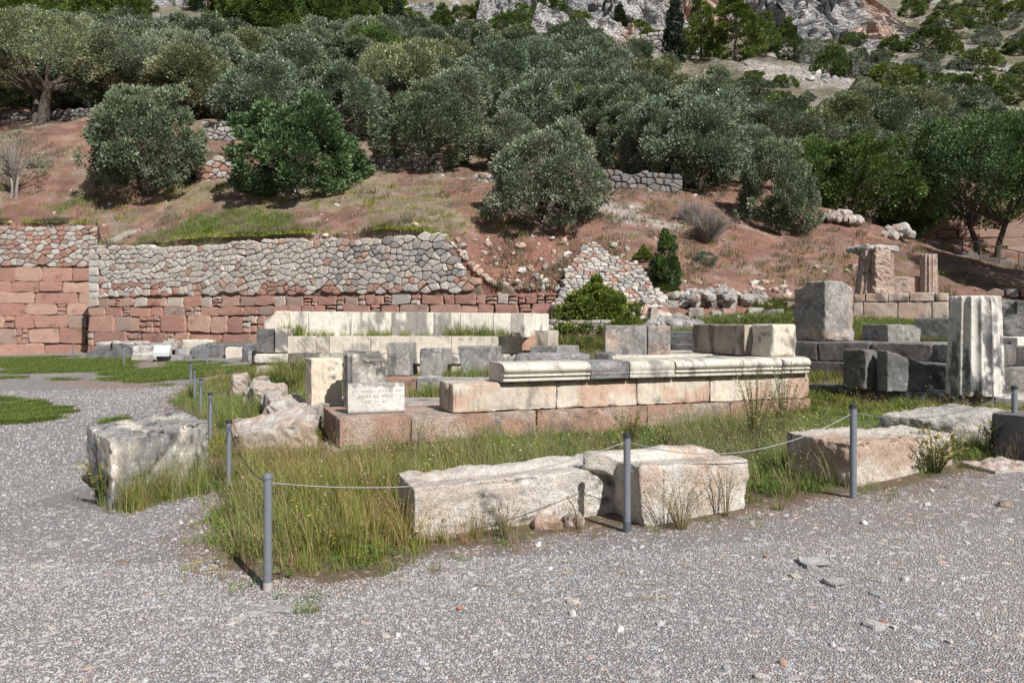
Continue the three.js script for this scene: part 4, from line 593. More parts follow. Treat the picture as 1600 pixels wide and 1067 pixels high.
standing('upright_block', 'tall upright block with a dark left side and a pinkish pitted front', 'stone block', [1290, 13.9], [1335, 14.2], 1.27, 2.34, 0.74, { seed: 141, res: 0.04, round: 0.05, rough: 0.018, color: C.grey(141, { base: [0.31, 0.29, 0.275], alt: [0.25, 0.24, 0.235], red: 0.24, redCol: [0.46, 0.36, 0.30], crustAmt: 0.12 }), warp: (v, w, h, d) => { if (v.z < -d * 0.1 && v.y > h * 0.8) v.y -= 0.09 * (v.y / h - 0.8) * 5; if (v.x > w * 0.2 && v.y > h * 0.85) v.y -= 0.12 * (v.x / w - 0.2) * 3; v.x -= 0.04 * (v.y / h - 0.5) * (v.x > 0 ? 1 : 0); } }, M.rough);
standing('broken_block', 'dark broken block leaning on the step, left of the pair before the column', 'stone block', [1352, 12.0], [1386, 12.25], 0.59, 1.2, 0.42, { seed: 142, round: 0.03, rough: 0.02, color: C.dark(142, { lichenAmt: 0.1 }), warp: (v, w, h, d) => { v.x += 0.06 * v.y; if (v.y > h * 0.5) v.y -= 0.28 * sstep(-w * 0.1, w * 0.5, v.x) * (v.y / h - 0.3); } });
standing('broken_block', 'dark broken slab with a slanting top, right of the pair before the column', 'stone block', [1387, 11.75], [1453, 11.8], 0.59, 1.19, 0.3, { seed: 143, round: 0.025, rough: 0.014, color: C.dark(143, { lichenAmt: 0.16, base: [0.2, 0.2, 0.195] }), warp: (v, w, h, d) => { if (v.y > h * 0.3) v.y -= 0.24 * (v.x / w + 0.45) * sstep(h * 0.2, h, v.y); } });
function fluted(name, label, o, R, h, n, cf, opt = {}) {      // a fluted shaft: sharp arrises between hollow flutes
  const K = n * 8, m = Math.max(10, Math.round(h / (opt.res ?? 0.05))), pos = [], col = [], uv = [], idx = [];
  for (let j = 0; j <= m + 2; j++) for (let i = 0; i <= K; i++) {
    const a = i / K * Math.PI * 2, t = (i % 8) / 8, y = h * Math.min(1, j / m), fl = opt.depth ?? R * 0.07; let r = R * (1 - (opt.taper ?? 0.12) * y / h) - fl * Math.sin(Math.PI * t) ** 0.8 - 0.02 * Math.max(0, fbm(Math.sin(a) * 3, y * 3 + (opt.seed ?? 0), Math.cos(a) * 3, 3) - 0.1);
    if (opt.chip) r -= opt.chip * sstep(0.16, 0, y) * sstep(-0.1, 0.3, fbm(a * 2, y * 5, 1, 3)) + opt.chip * 0.6 * sstep(h - 0.08, h, y) * sstep(0, 0.3, fbm(a * 3, 2, 5, 3));
    let yy = y; if (j > m) { r = j === m + 1 ? r * 0.94 : 0.001; yy = h + (j === m + 1 ? 0.012 : 0.014); }
    if (opt.top) yy -= opt.top(Math.sin(a) * r, Math.cos(a) * r) * sstep(0.4 * h, h, y);
    const p = [Math.sin(a) * r, yy, Math.cos(a) * r]; pos.push(...p); uv.push(a * R, y); col.push(...cf(p[0], p[1], p[2]));
  }
  for (let j = 0; j <= m + 1; j++) for (let i = 0; i < K; i++) { const a = j * (K + 1) + i; idx.push(a, a + 1, a + K + 1, a + 1, a + K + 2, a + K + 1); }
  const g = bufGeo(pos, idx, uv, col); return solo(name, g, opt.mat ?? M.stone, label, 'column', [o.x, o.y, o.z], opt.turn ?? 0);
}
{
  const o = P(1524, 616, 11.3); o.y = 0.597; const wh = paint({ seed: 7, base: [0.78, 0.745, 0.68], alt: [0.70, 0.66, 0.59], crust: [0.12, 0.12, 0.12], crustAmt: 0.03, crustMap: (x, y) => 0.26 * sstep(0.14, 0, y) });
  const bk = (x, y, z) => { const n = fbm(x * 6, y * 3, z * 6, 3), sp = vnoise(x * 42, y * 26, z * 42) + 0.5 * vnoise(x * 90, y * 60, z * 90) + 0.5 * n; return mix3(mix3([0.15, 0.15, 0.15], [0.27, 0.265, 0.255], sstep(-0.3, 0.3, n)), [0.56, 0.54, 0.50], sstep(0.5, 0.85, sp)); };
  fluted('column_drum', 'large white fluted column drum patched with grey crust, on the dark platform at right', o, 0.375, 1.38, 16, (x, y, z) => mix3(bk(x, y, z), wh(x, y, z), sstep(-0.25, 0.12, fbm(x * 5.5, y * 2.2, z * 5.5, 4) + 0.25 * vnoise(x * 30, y * 16, z * 30) + 0.12)), { taper: 0.13, depth: 0.038, chip: 0.05, turn: 0.12, res: 0.02 });
}
standing('stone_block', 'grey rectangular block with slanting corners lying in the grass beyond the platform', 'stone block', [1388, 15.2], [1440, 15.35], 1.14, 1.56, 0.8, { seed: 145, round: 0.03, color: C.grey(145, { base: [0.26, 0.25, 0.235] }), warp: (v, w, h) => { if (v.x > w * 0.25 && v.y > h * 0.6) v.y -= 0.1 * (v.x / w - 0.25) * 4; if (v.x < -w * 0.2) v.x -= 0.0; } });
standing('stone_block', 'dark block with a hollow top between the slant-cornered grey block and the column', 'stone block', [1428, 16.0], [1484, 15.6], 1.15, 1.68, 0.5, { seed: 146, rough: 0.02, color: C.dark(146, { base: [0.2, 0.19, 0.18] }) }, M.rough);
standing('architrave_fragment', 'broken fragment with raised bands lying left of the white fluted column', 'stone fragment', [1426, 12.9], [1482, 12.3], 1.0, 1.27, 0.6, { seed: 147, rough: 0.015, round: 0.03, color: C.grey(147), tool: (p, n) => (n[1] > 0.5 && Math.abs(p[2]) < 0.14 && Math.abs(p[0]) < 0.17 ? -0.025 * Math.max(0, Math.sign(Math.sin(p[2] * 55))) : 0) });
standing('stone_block', 'black block in the shade under the banded fragment', 'stone block', [1410, 12.6], [1484, 12.0], 0.59, 0.98, 0.6, { seed: 148, rough: 0.02, color: C.dark(148) });
standing('stone_block', 'black boulder-like slab behind the column at the right edge', 'stone block', [1566, 15.4], [1660, 15.2], 1.0, 1.78, 0.7, { seed: 149, round: 0.12, rough: 0.05, color: C.dark(149), warp: (v, w, h) => { if (v.x < 0 && v.y > h * 0.45) v.y -= 0.35 * (-v.x / w) * (v.y / h); } });
standing('stone_block', 'dark block with a bright cut end at the right edge, above the low wall', 'stone block', [1562, 13.2], [1592, 13.0], 0.93, 1.30, 0.5, { seed: 150, color: C.dark(150) });
standing('stone_block', 'cream cut stone at the right edge beside a dark block', 'stone block', [1591, 12.95], [1650, 13.1], 0.93, 1.37, 0.5, { seed: 151, color: C.cream(151) });
standing('stone_block', 'weathered brown block right of the column at the right edge', 'stone block', [1566, 12.0], [1640, 11.7], 0.3, 0.93, 0.6, { seed: 152, rough: 0.02, round: 0.04, color: C.grey(152, { base: [0.3, 0.27, 0.24] }) }, M.rough);
standing('stone_block', 'pale broken block behind the column, above the dark slab at the right edge', 'stone block', [1562, 18.5], [1590, 18.3], 1.6, 2.1, 0.5, { seed: 153, rough: 0.02, color: C.grey(153, { base: [0.4, 0.39, 0.37] }) }, M.rough);
standing('stone_block', 'dark squared block behind the column at the right edge', 'stone block', [1590, 18.2], [1650, 18], 1.6, 2.1, 0.5, { seed: 154, color: C.dark(154) });
// ---- the red columns and the pale block wall behind
{
  const A = P(1333, 500, 21.6), B = P(1484, 500, 20.6), { g, len } = wallGroup('block_wall', 'low wall of pale blocks under the two red fluted columns', 'wall', A, B), c = (s) => C.cream(s, { base: [0.50, 0.43, 0.36], alt: [0.42, 0.37, 0.32], red: 0.22, redCol: [0.46, 0.32, 0.25], crustAmt: 0.12 });
  const r = rng(9), put = (x0, x1, y0, y1, z, th, s) => { const b = block(x1 - x0 - 0.015, y1 - y0 - 0.008, th, { seed: s, res: 0.09, round: 0.03, rough: 0.018, color: c(s) }); b.translate((x0 + x1) / 2, y0, z - th / 2); part('block', b, M.rough, g); };
  let x = 0; [0.25, 0.85, 0.8, 0.55].forEach((w, i) => { put(x, Math.min(len, x + w), 1.55, 2.14, 0, 0.6, 160 + i); x += w; }); x = 0.02; [0.3, 0.55, 0.5, 0.6, 0.5].forEach((w, i) => { put(x, Math.min(len, x + w), 2.14, 2.36 + 0.02 * (i % 2), 0.02, 0.65, 170 + i); x += w; });
  const b = block(len, 0.9, 3.4, { seed: 3, res: 0.25, rough: 0.03, color: paint({ seed: 4, base: [0.36, 0.25, 0.2] }) }); b.translate(len / 2, 1.42, -2.3); part('fill', b, M.rough, g);
}
{
  const red = (s) => K('red', 1.2, paint({ seed: s, base: [0.49, 0.345, 0.275], alt: [0.39, 0.27, 0.215], crustAmt: 0.14, crust: [0.2, 0.18, 0.165], lichenAmt: 0.12, lichen: [0.56, 0.5, 0.42], freq: 3 }));
  const a = fluted('red_column', 'left red fluted column stump, leaning with a broken top', P(1353, 458, 21.9), 0.30, 1.22, 14, red(181), { taper: 0.04, depth: 0.035, chip: 0.06, seed: 4, top: (x) => 0.12 * (x > 0 ? 1 : 0), mat: M.red }); a.rotation.z = -0.12; a.position.y = 2.3;
  standing('red_pier', 'rough red pier between the leaning column and the low red block', 'stone block', [1369, 21.4], [1392, 21.5], 2.34, 3.62, 0.45, { seed: 182, res: 0.06, rough: 0.06, round: 0.05, flat: true, color: red(182) }, M.rough);
  standing('red_pier', 'thin fluted red strip at the right of the rough red pier', 'stone block', [1390, 21.7], [1398, 21.7], 2.34, 3.50, 0.3, { seed: 183, res: 0.06, rough: 0.01, color: red(183) }, M.rough);
  standing('red_block', 'low red block between the two red columns', 'stone block', [1392, 22.2], [1439, 22.1], 2.34, 2.86, 0.6, { seed: 184, res: 0.07, rough: 0.03, round: 0.05, color: red(184) }, M.rough);
  fluted('red_column', 'right red fluted column, standing upright with a flat top', P(1452, 462, 22.0), 0.232, 1.12, 14, red(185), { taper: 0.06, depth: 0.028, chip: 0.03, seed: 9, mat: M.red }).position.y = 2.34;
  standing('capital_slab', 'flat grey broken slab resting on the left red column', 'stone slab', [1357, 21.7], [1407, 22.6], 3.56, 3.74, 0.7, { seed: 186, rough: 0.03, round: 0.06, color: C.grey(186, { base: [0.45, 0.43, 0.4] }), warp: (v, w, h, d) => { v.y += 0.06 * (v.x / w); } }, M.rough);
}
// ------------------------------------------------------------------ the great blocks in front
const chisel = (p, n) => (n[2] > 0.5 ? 0.030 * Math.max(0, fbm((p[0] + p[1] * 1.5) * 9, (p[1] - p[0] * 0.35) * 34, 2, 2)) * sstep(0.13, 0.02, p[1]) : 0);
{
  const a = standing('trough_block', 'long pale block with a hollowed top between the first and second front posts', 'stone block', [646, 5.86], [1006, 6.46], 0.0, 0.39, 0.64, { seed: 201, res: 0.02, round: 0.010, rough: 0.0045, wear: 1.2, chip: 0.012, grain: 0.003, tool: (p, n) => chisel(p, n) + (n[1] > 0.5 ? 0.006 * vnoise(p[0] * 30, 1, p[2] * 30) : 0), color: paint({ seed: 201, base: [0.66, 0.61, 0.54], alt: [0.57, 0.51, 0.445], red: 0.24, redCol: [0.54, 0.42, 0.34], redMax: 0.5, redMap: (x, y) => 0.3 * (0.12 - y), crustAmt: 0.01, lichenAmt: 0.04 }),
    warp: (v, w, h, d) => { if (v.y > h * 0.6) { const z = v.z / d; v.y -= 0.06 * Math.exp(-(((z + 0.10) / 0.16) ** 2)) * sstep(-w / 2 + 0.05, -w / 2 + 0.3, v.x) * sstep(w / 2, w / 2 - 0.2, v.x) - 0.012 * sstep(-0.3, -0.5, z) * (0.5 + 2.0 * fbm(v.x * 7, 0, 1, 3)); if (z < -0.15 && v.x > w * 0.36) v.y -= 0.12 * sstep(w * 0.36, w * 0.42, v.x) * sstep(-0.15, -0.4, z); } v.y += 0.075 * (v.x / w + 0.5); if (v.y < 0.1) v.y += 0.025 * fbm(v.x * 5, 1, v.z * 3, 3) + 0.01; } }, M.rough);
  a.position.y = 0.015;
  standing('trough_block', 'short thick pale block behind the second front post, with a ridge along its back', 'stone block', [1000, 5.9], [1172, 6.2], 0.08, 0.565, 0.55, { seed: 202, res: 0.02, round: 0.016, rough: 0.007, chip: 0.014, grain: 0.004, tool: (p, n) => (n[2] > 0.5 ? 0.012 * Math.max(0, fbm(p[0] * 10, p[1] * 18, 3, 3)) : 0), color: paint({ seed: 202, base: [0.67, 0.62, 0.54], alt: [0.58, 0.52, 0.445], red: 0.12, redCol: [0.54, 0.42, 0.33], crustAmt: 0.02, lichenAmt: 0.03 }),
    warp: (v, w, h, d) => { if (v.y > h * 0.7) { const z = v.z / d; v.y += -0.03 * Math.exp(-(((z + 0.1) / 0.14) ** 2)) + 0.05 * sstep(-0.18, -0.3, z) * (0.8 + 0.8 * fbm(v.x * 5, 2, 0, 3)) * sstep(w * 0.5, w * 0.2, v.x); if (z < -0.15 && v.x < -w * 0.2) v.x -= 0.22 * sstep(-0.15, -0.45, z); } const t = 1 - v.y / h; if (v.x > 0) v.x -= 0.07 * t * t; if (v.x < 0) v.x += 0.04 * t * t; } }, M.rough);
  standing('rough_block', 'pale rough block with a broken reddish left side behind the third front post', 'stone block', [1334, 6.55], [1493, 7.2], 0.22, 0.635, 0.78, { seed: 203, res: 0.022, round: 0.024, rough: 0.011, chip: 0.018, grain: 0.006, tool: (p, n) => 0.014 * Math.max(0, vnoise(p[0] * 34, p[1] * 34, p[2] * 34)) + (n[0] < -0.5 ? 0.09 * Math.max(0, fbm(p[1] * 5, p[2] * 5, 4, 4) + 0.2) : 0), color: paint({ seed: 203, base: [0.66, 0.59, 0.50], alt: [0.57, 0.49, 0.41], red: 0.16, redCol: [0.5, 0.35, 0.26], redMap: (x, y) => 0.35 * (0.18 - y), crustAmt: 0.03 }),
    warp: (v, w, h, d) => { if (v.z < 0) v.x += 0.12 * (-v.z / d); if (v.z < -d * 0.2 && v.x > w * 0.12 && v.y > h * 0.5) v.y -= 0.06; } }, M.rough);
  standing('grey_slab', 'long grey flat slab behind the rough block at the right', 'stone slab', [1492, 8.0], [1600, 8.6], 0.28, 0.645, 0.85, { seed: 204, res: 0.04, round: 0.05, rough: 0.03, color: C.grey(204, { base: [0.46, 0.43, 0.40], alt: [0.36, 0.34, 0.325], crustAmt: 0.08 }), warp: (v, w, h, d) => { if (v.x < -w * 0.2 && v.y < h * 0.7) { v.x += 0.35 * sstep(0.7, 0, v.y / h) * (-v.x / w); } v.y += 0.06 * (v.x / w); if (v.y > h * 0.7) v.y -= 0.05 * sstep(0, 0.4, v.z / d) * (1 + fbm(v.x * 3, 1, 1, 2)); } }, M.rough);
  standing('concrete_block', 'smooth dark grey concrete block at the right edge', 'concrete block', [1642, 7.0], [1725, 7.2], 0.3, 0.775, 0.6, { seed: 205, round: 0.018, rough: 0.003, color: paint({ seed: 205, base: [0.19, 0.175, 0.18], alt: [0.165, 0.155, 0.16], crustAmt: 0 }) });
  standing('marble_block', 'big split grey and white marble block, left on the gravel', 'stone block', [172, 6.85], [326, 8.25], -0.06, 0.605, 0.92, { seed: 206, res: 0.026, round: 0.018, rough: 0.013, wear: 1.6, chip: 0.03, grain: 0.004, tool: (p, n) => (n[1] > 0.5 ? -0.006 * fbm(p[0] * 2, 3, p[2] * 14, 3) : 0.032 * Math.max(0, fbm(p[0] * 2.2 + p[1] * 2.6, p[1] * 1.2 - p[0], p[2] * 2, 4)) + 0.03 * sstep(0.06, 0.0, Math.abs(p[1] - 0.55 * p[0] - 0.08)) * sstep(0.5, 0.1, Math.abs(p[0]))),
    color: (() => { const top = paint({ seed: 31, base: [1.12, 1.03, 0.90], alt: [0.95, 0.84, 0.70], crustAmt: 0.02, freq: 2.2 }), side = paint({ seed: 32, base: [0.54, 0.53, 0.515], alt: [0.36, 0.36, 0.36], crustAmt: 0.14, freq: 2.6 }), f = (x, y, z) => mix3(side(x, y, z), top(x, y, z), sstep(-0.12, 0.30, fbm(x * 3.6, y * 3.6 + 5, z * 3.6, 5))); f.kind = 'grey'; return f; })(),
    warp: (v, w, h, d) => { v.x += 0.78 * (0.5 - v.z / d); if (v.y < h * 0.5) { v.x += 0.05 * (1 - v.y / h); if (v.z > 0) v.z -= 0.12 * (0.5 - v.y / h); } } }, M.rough);
  const rk = (label, A, B, yb, yt, th, seed, o = {}) => standing('rough_rock', label, 'rock', A, B, yb, yt, th, { seed, res: 0.06, round: 0.10, rough: 0.062, wear: 1, flat: true, color: C.rock(seed, { base: [0.52, 0.46, 0.41], alt: [0.43, 0.36, 0.31], red: 0.2, redCol: [0.5, 0.38, 0.31], crustAmt: 0.05, ...o.c }), ...o }, M.rough);
  rk('big rough pinkish rock nearest in the stone row left of the monument', [366, 9.35], [496, 9.7], -0.1, 0.40, 1.0, 211, { warp: (v, w, h, d) => { v.y += 0.16 * (v.x / w) * (v.y / h) + (v.z < 0 ? 0.14 * (-v.z / d) * (v.y / h) : 0); if (v.z > 0 && v.x < 0) v.z += 0.18 * (v.x / w); } });
  rk('hollowed grey rock behind the big pinkish rock left of the monument', [405, 10.9], [490, 10.9], -0.1, 0.50, 1.5, 212, { warp: (v, w, h) => { if (v.y > h * 0.5) v.y -= 0.12 * Math.exp(-((v.x / (w * 0.22)) ** 2)); v.x += 0.25 * (v.z) * 0.5; } });
  rk('rounded log-like rock along the left side of the stone row', [394, 11.2], [424, 11.2], -0.05, 0.52, 1.3, 213, { round: 0.17, warp: (v) => { v.x += 0.42 * v.z; v.y += -0.06 * v.z; } });
  rk('long worn kerb rock in the middle of the stone row', [366, 13.2], [402, 13.2], 0, 0.52, 1.7, 214, { warp: (v) => { v.x += 0.36 * v.z; } });
  rk('farthest worn kerb rock at the end of the stone row', [345, 15.4], [372, 15.4], 0, 0.55, 1.3, 215, { round: 0.08, rough: 0.05, warp: (v) => { v.x += 0.3 * v.z; } });
  rk('flat grey rock inside the stone row, ringed by grass', [374, 14.2], [425, 14.2], 0.1, 0.43, 0.9, 216, { c: { base: [0.42, 0.41, 0.40] } });
  rk('small pale lump of stone in the grass behind the stone row', [392, 14.9], [413, 14.9], 0.15, 0.58, 0.4, 217, { c: { base: [0.55, 0.52, 0.48] } });
  // under the trough block
  rk('small reddish stone wedged under the long trough block', [835, 5.98], [880, 6.0], 0.0, 0.14, 0.25, 218, { res: 0.02, round: 0.04, rough: 0.03, c: { base: [0.5, 0.33, 0.25] } });
  rk('small pale stone wedged under the right end of the long trough block', [886, 6.05], [912, 6.05], 0.0, 0.15, 0.2, 219, { res: 0.02, round: 0.04, rough: 0.03 });
  rk('flat reddish footing stone under the left end of the long trough block', [655, 5.82], [760, 5.92], -0.05, 0.05, 0.4, 220, { res: 0.025, round: 0.03, rough: 0.03, c: { base: [0.48, 0.32, 0.25] } });
  rk('bright flat rock in the ground by the concrete block', [1556, 6.7], [1625, 6.8], 0.30, 0.385, 0.4, 221, { res: 0.025, round: 0.03, rough: 0.035, c: { base: [0.62, 0.6, 0.58] } });
  rk('dark small stone on the gravel at the right edge', [1566, 5.75], [1584, 5.75], 0.28, 0.33, 0.07, 222, { res: 0.012, round: 0.02, rough: 0.01, c: { base: [0.25, 0.2, 0.17] } });
}
// flat stones in the gravel
[[1275, 882, 44, 'broad pale flat stone in the gravel at the right, largest of a pair', [0.5, 0.48, 0.46]], [1243, 902, 15, 'small cream stone just left of the broad flat stone at the right', [0.62, 0.56, 0.48]], [1310, 912, 34, 'grey flat stone below the broad pale one at the right', [0.44, 0.42, 0.40]], [1367, 978, 26, 'long grey stone in the gravel near the lower right', [0.50, 0.49, 0.48]], [1381, 974, 9, 'small brick red stone touching a long grey stone', [0.48, 0.23, 0.16]], [1372, 930, 18, 'blue grey flat stone below and right of the broad pale one', [0.42, 0.43, 0.44]], [1224, 1037, 11, 'small orange stone near the bottom edge, right of centre', [0.58, 0.38, 0.26]], [1190, 1060, 18, 'cream stone at the bottom edge, right of centre', [0.6, 0.55, 0.48]], [718, 952, 8, 'red brick chip alone on the gravel in the middle', [0.5, 0.22, 0.15]], [895, 941, 16, 'pale stone on the gravel below the second front post', [0.6, 0.54, 0.46]], [983, 932, 16, 'whitish stone on the gravel under the second front post, right one', [0.58, 0.57, 0.55]], [123, 730, 14, 'pale flat stone on the gravel left of the marble block', [0.55, 0.5, 0.46]], [88, 850, 24, 'large grey stone sunk in the gravel at the left', [0.46, 0.44, 0.42]], [92, 918, 20, 'pale stone sunk in the gravel at the lower left', [0.5, 0.48, 0.45]], [193, 882, 13, 'brown thin stone on the gravel left of the first post', [0.3, 0.22, 0.16]], [57, 884, 16, 'pale stone in the gravel at the left edge', [0.5, 0.46, 0.42]], [432, 911, 11, 'small pinkish stone at the foot of the first front post', [0.55, 0.45, 0.38]], [1198, 871, 7, 'small red chip on the gravel below the short thick block', [0.5, 0.28, 0.2]]].forEach(([px, py, wpx, label, base], i) => {
  const p = hit(px, py, lowH), k = wpx / F * -p.z * 1.25, g = block(k, Math.max(0.02, k * 0.24), k * 0.8, { seed: 300 + i, res: Math.max(0.008, k / 9), round: k * 0.16, rough: k * 0.09, color: paint({ seed: 300 + i, base, alt: base.map((v) => v * 0.88) }), warp: (v, w, h, d) => { v.x *= 1 - 0.45 * Math.abs(v.z / d) ; } });
  solo('flat_stone', g, M.rough, label, 'stone', [p.x, p.y - k * 0.10, p.z], i * 1.7);
});
{ const p = hit(437, 955, lowH); solo('concrete_footing', block(0.36, 0.03, 0.11, { seed: 330, res: 0.02, round: 0.012, rough: 0.012, color: paint({ seed: 330, base: [0.47, 0.46, 0.44], alt: [0.42, 0.41, 0.39] }) }), M.rough, 'flat grey concrete footing in the gravel before the first front post', 'footing', [p.x, p.y - 0.012, p.z], 0.08); }
// ---- scattered squared stones on the grass terrace right of the red slope
[[1079, 1100, 495, 482, [0.4, 0.33, 0.28], 'squared brownish stone in the lower row of stones on the terrace, leftmost'], [1085, 1101, 502, 494, [0.12, 0.12, 0.12], 'dark stone just below the leftmost squared terrace stone'], [1064, 1078, 505, 495, [0.36, 0.37, 0.38], 'grey tilted stone left of the dark terrace stone'], [1112, 1131, 493, 486, [0.44, 0.43, 0.42], 'flat grey stone in the lower row on the terrace'], [1130, 1150, 495, 482, [0.5, 0.32, 0.25], 'reddish stone in the lower row on the terrace'], [1171, 1194, 493, 482, [0.45, 0.4, 0.35], 'pale squared stone right in the lower terrace row'], [1193, 1210, 496, 484, [0.14, 0.12, 0.12], 'dark brown stone beside the pale squared terrace stone'], [1209, 1226, 493, 483, [0.42, 0.4, 0.38], 'grey squared stone at the right end of the lower terrace row'], [1226, 1243, 483, 471, [0.32, 0.23, 0.2], 'brown cube alone near the upright block'], [1081, 1104, 479, 467, [0.45, 0.37, 0.31], 'pale squared stone at the left of the upper terrace row'], [1104, 1127, 481, 470, [0.13, 0.10, 0.09], 'black stone in the middle of the upper terrace row'], [1126, 1151, 481, 469, [0.5, 0.42, 0.36], 'broad pale stone in the upper terrace row'], [1141, 1167, 475, 461, [0.47, 0.32, 0.26], 'pinkish broken stone heaped on the upper terrace row'], [1167, 1204, 473, 455, [0.20, 0.16, 0.14], 'big dark pointed stone at the right of the upper terrace row'], [1032, 1045, 484, 473, [0.4, 0.34, 0.31], 'round brownish stone above the small stone heap'], [1046, 1060, 480, 470, [0.45, 0.43, 0.4], 'leaning grey stone next to the round brownish one'], [1009, 1034, 507, 480, [0.46, 0.36, 0.31], 'pinkish upright rubble lump beside the ivy mound'], [1150, 1162, 499, 493, [0.46, 0.44, 0.42], 'small pale stone in the grass behind the return wall'], [1330, 1346, 422, 412, [0.5, 0.36, 0.3], 'pale red boulder on the slope left of the red columns'], [1376, 1395, 500, 488, [0.2, 0.2, 0.2], 'thin dark stone in the grass before the pale block wall']].forEach(([a, b, yb, yt, base, label], i) => {
  const p = hit((a + b) / 2, yb, H), d = -p.z, w = (b - a) / F * d, h = (yb - yt) / F * d;
  solo('terrace_stone', block(w, h * 1.15, w * 0.75, { seed: 400 + i, res: w / 9, round: w * 0.09, rough: w * 0.07, color: paint({ seed: 400 + i, base, alt: base.map((v) => v * 0.75), lichenAmt: 0.12, lichen: [0.5, 0.48, 0.44], freq: 3 }), warp: [13, 12, 16].includes(i) ? (v, W, hh) => { const t = v.y / hh; v.x *= 1 - 0.6 * t; v.z *= 1 - 0.5 * t; } : undefined }), M.rough, label, 'stone', [p.x, p.y - h * 0.12, p.z - w * 0.3], (i * 0.7) % 0.8 - 0.4);
});
// ---- old blocks before the red wall at the left
const bg = (name, label, a, b, d, pyb, pyt, th, o) => standing(name, label, 'stone block', [a, d], [b, d + (o.skew ?? 0)], yAt(pyb, d), yAt(pyt, d), th, { res: 0.12, round: 0.06, rough: 0.04, ...o }, M.rough);
bg('old_block', 'long dark block with a white top lying before the red wall at the left', 133, 222, 28.2, 568, 535, 1.2, { seed: 421, color: (() => { const a = C.dark(421, { base: [0.14, 0.14, 0.14] }), b = C.cream(421, { base: [0.5, 0.45, 0.4] }); return (x, y, z) => mix3(a(x, y, z), b(x, y, z), Math.max(sstep(0.66, 0.72, y + 0.05 * fbm(x * 3, 1, z * 3, 2)), 0.7 * sstep(0.22, 0.16, y + 0.05 * fbm(x * 4, 1, z * 3, 2)))); })(), warp: (v, w, h) => { if (v.x < -w * 0.2 && v.y > h * 0.5) v.x += 0.35; if (v.x > w * 0.2 && v.y > h * 0.5) v.x -= 0.25 * sstep(0.5, 1, v.y / h); } });
bg('old_block', 'white rough stone at the right end of the long dark block at the left', 205, 232, 28.0, 566, 540, 0.8, { seed: 422, round: 0.14, color: C.grey(422, { base: [0.52, 0.5, 0.48] }) });
bg('old_block', 'pale low stone in the grass left of the white sign', 203, 243, 26.8, 570, 551, 0.8, { seed: 423, color: C.grey(423, { base: [0.5, 0.48, 0.44] }) });
bg('old_block', 'dark grey stone carrying the white sign', 243, 284, 26.4, 570, 556, 0.8, { seed: 424, color: C.grey(424, { base: [0.25, 0.25, 0.26] }) });
bg('old_block', 'grey rounded stone between the white sign and the dark boulder', 268, 300, 27.4, 567, 545, 0.8, { seed: 425, round: 0.2, color: C.grey(425, { base: [0.34, 0.33, 0.32] }) });
bg('old_block', 'big dark boulder right of the white sign', 292, 350, 27.3, 566, 537, 1.1, { seed: 426, round: 0.2, color: C.dark(426, { base: [0.2, 0.2, 0.205], lichenAmt: 0.18 }), warp: (v, w, h) => { const t = sstep(0.5, 0, v.y / h); if (v.x < 0) v.x += 0.4 * t; if (v.x < 0 && v.y > h * 0.5) v.x += 0.25 * sstep(0.5, 1, v.y / h); } });
bg('old_block', 'cream squared stone right of the dark boulder', 352, 378, 27.0, 566, 543, 0.7, { seed: 427, round: 0.03, color: C.cream(427, { base: [0.56, 0.5, 0.42] }) });
bg('old_block', 'dark capping stone lying over the cream squared stone', 352, 384, 27.2, 545, 536, 0.9, { seed: 428, color: C.dark(428, { base: [0.2, 0.2, 0.2] }) });
bg('old_block', 'dark grey stone touching the left end of the long bench', 376, 402, 24.5, 566, 538, 0.7, { seed: 429, round: 0.12, color: C.dark(429, { base: [0.22, 0.22, 0.225] }) });
bg('old_block', 'flat pale slab before the red wall, left of two', 254, 276, 29.6, 548, 532, 0.8, { seed: 430, color: C.grey(430, { base: [0.44, 0.41, 0.37] }) });
bg('old_block', 'flat pale slab before the red wall, right of two', 283, 331, 29.0, 548, 531, 0.8, { seed: 431, color: C.cream(431, { base: [0.5, 0.46, 0.38] }) });
bg('old_block', 'grey slab between the long dark block and the pale slabs', 222, 254, 29.3, 560, 537, 0.7, { seed: 432, color: C.grey(432, { base: [0.36, 0.34, 0.31] }) });
bg('moulded_base', 'small moulded grey base stone at the left foot of the long bench', 385, 402, 18.3, 570, 549, 0.5, { seed: 433, res: 0.05, round: 0.05, rough: 0.02, color: C.grey(433, { base: [0.45, 0.44, 0.42] }), tool: (p) => 0.03 * Math.max(0, Math.sin(p[1] * 40)) });
bg('flat_stone', 'flat grey stone lying in the lawn at the left', 186, 206, 22.0, 599, 588, 0.9, { seed: 434, color: C.grey(434, { base: [0.42, 0.41, 0.4] }) });
{ // white sloping sign
  const p = P(253, 556, 26.2), g = thing('info_sign', 'small white sloping information sign before the red wall', 'sign', [p.x, p.y, p.z], 0.1);
  const s = new THREE.Shape(); s.moveTo(0, 0); s.lineTo(0.3, 0); s.lineTo(0.3, 0.1); s.lineTo(0.08, 0.34); s.lineTo(0, 0.34); const q = new THREE.ExtrudeGeometry(s, { depth: 0.5, bevelEnabled: true, bevelSize: 0.01, bevelThickness: 0.01, bevelSegments: 1 }); q.rotateY(-Math.PI / 2); q.translate(0.25, 0, -0.15); part('sign_case', q, std({ color: new THREE.Color().setRGB(0.5, 0.52, 0.54), roughness: 0.6 }), g);
  const pl = new THREE.BoxGeometry(0.44, 0.29, 0.012); pl.rotateX(-0.745); pl.translate(0, 0.225, 0.052); part('sign_panel', pl, std({ color: new THREE.Color().setRGB(0.50, 0.53, 0.56), roughness: 0.35 }), g);
}
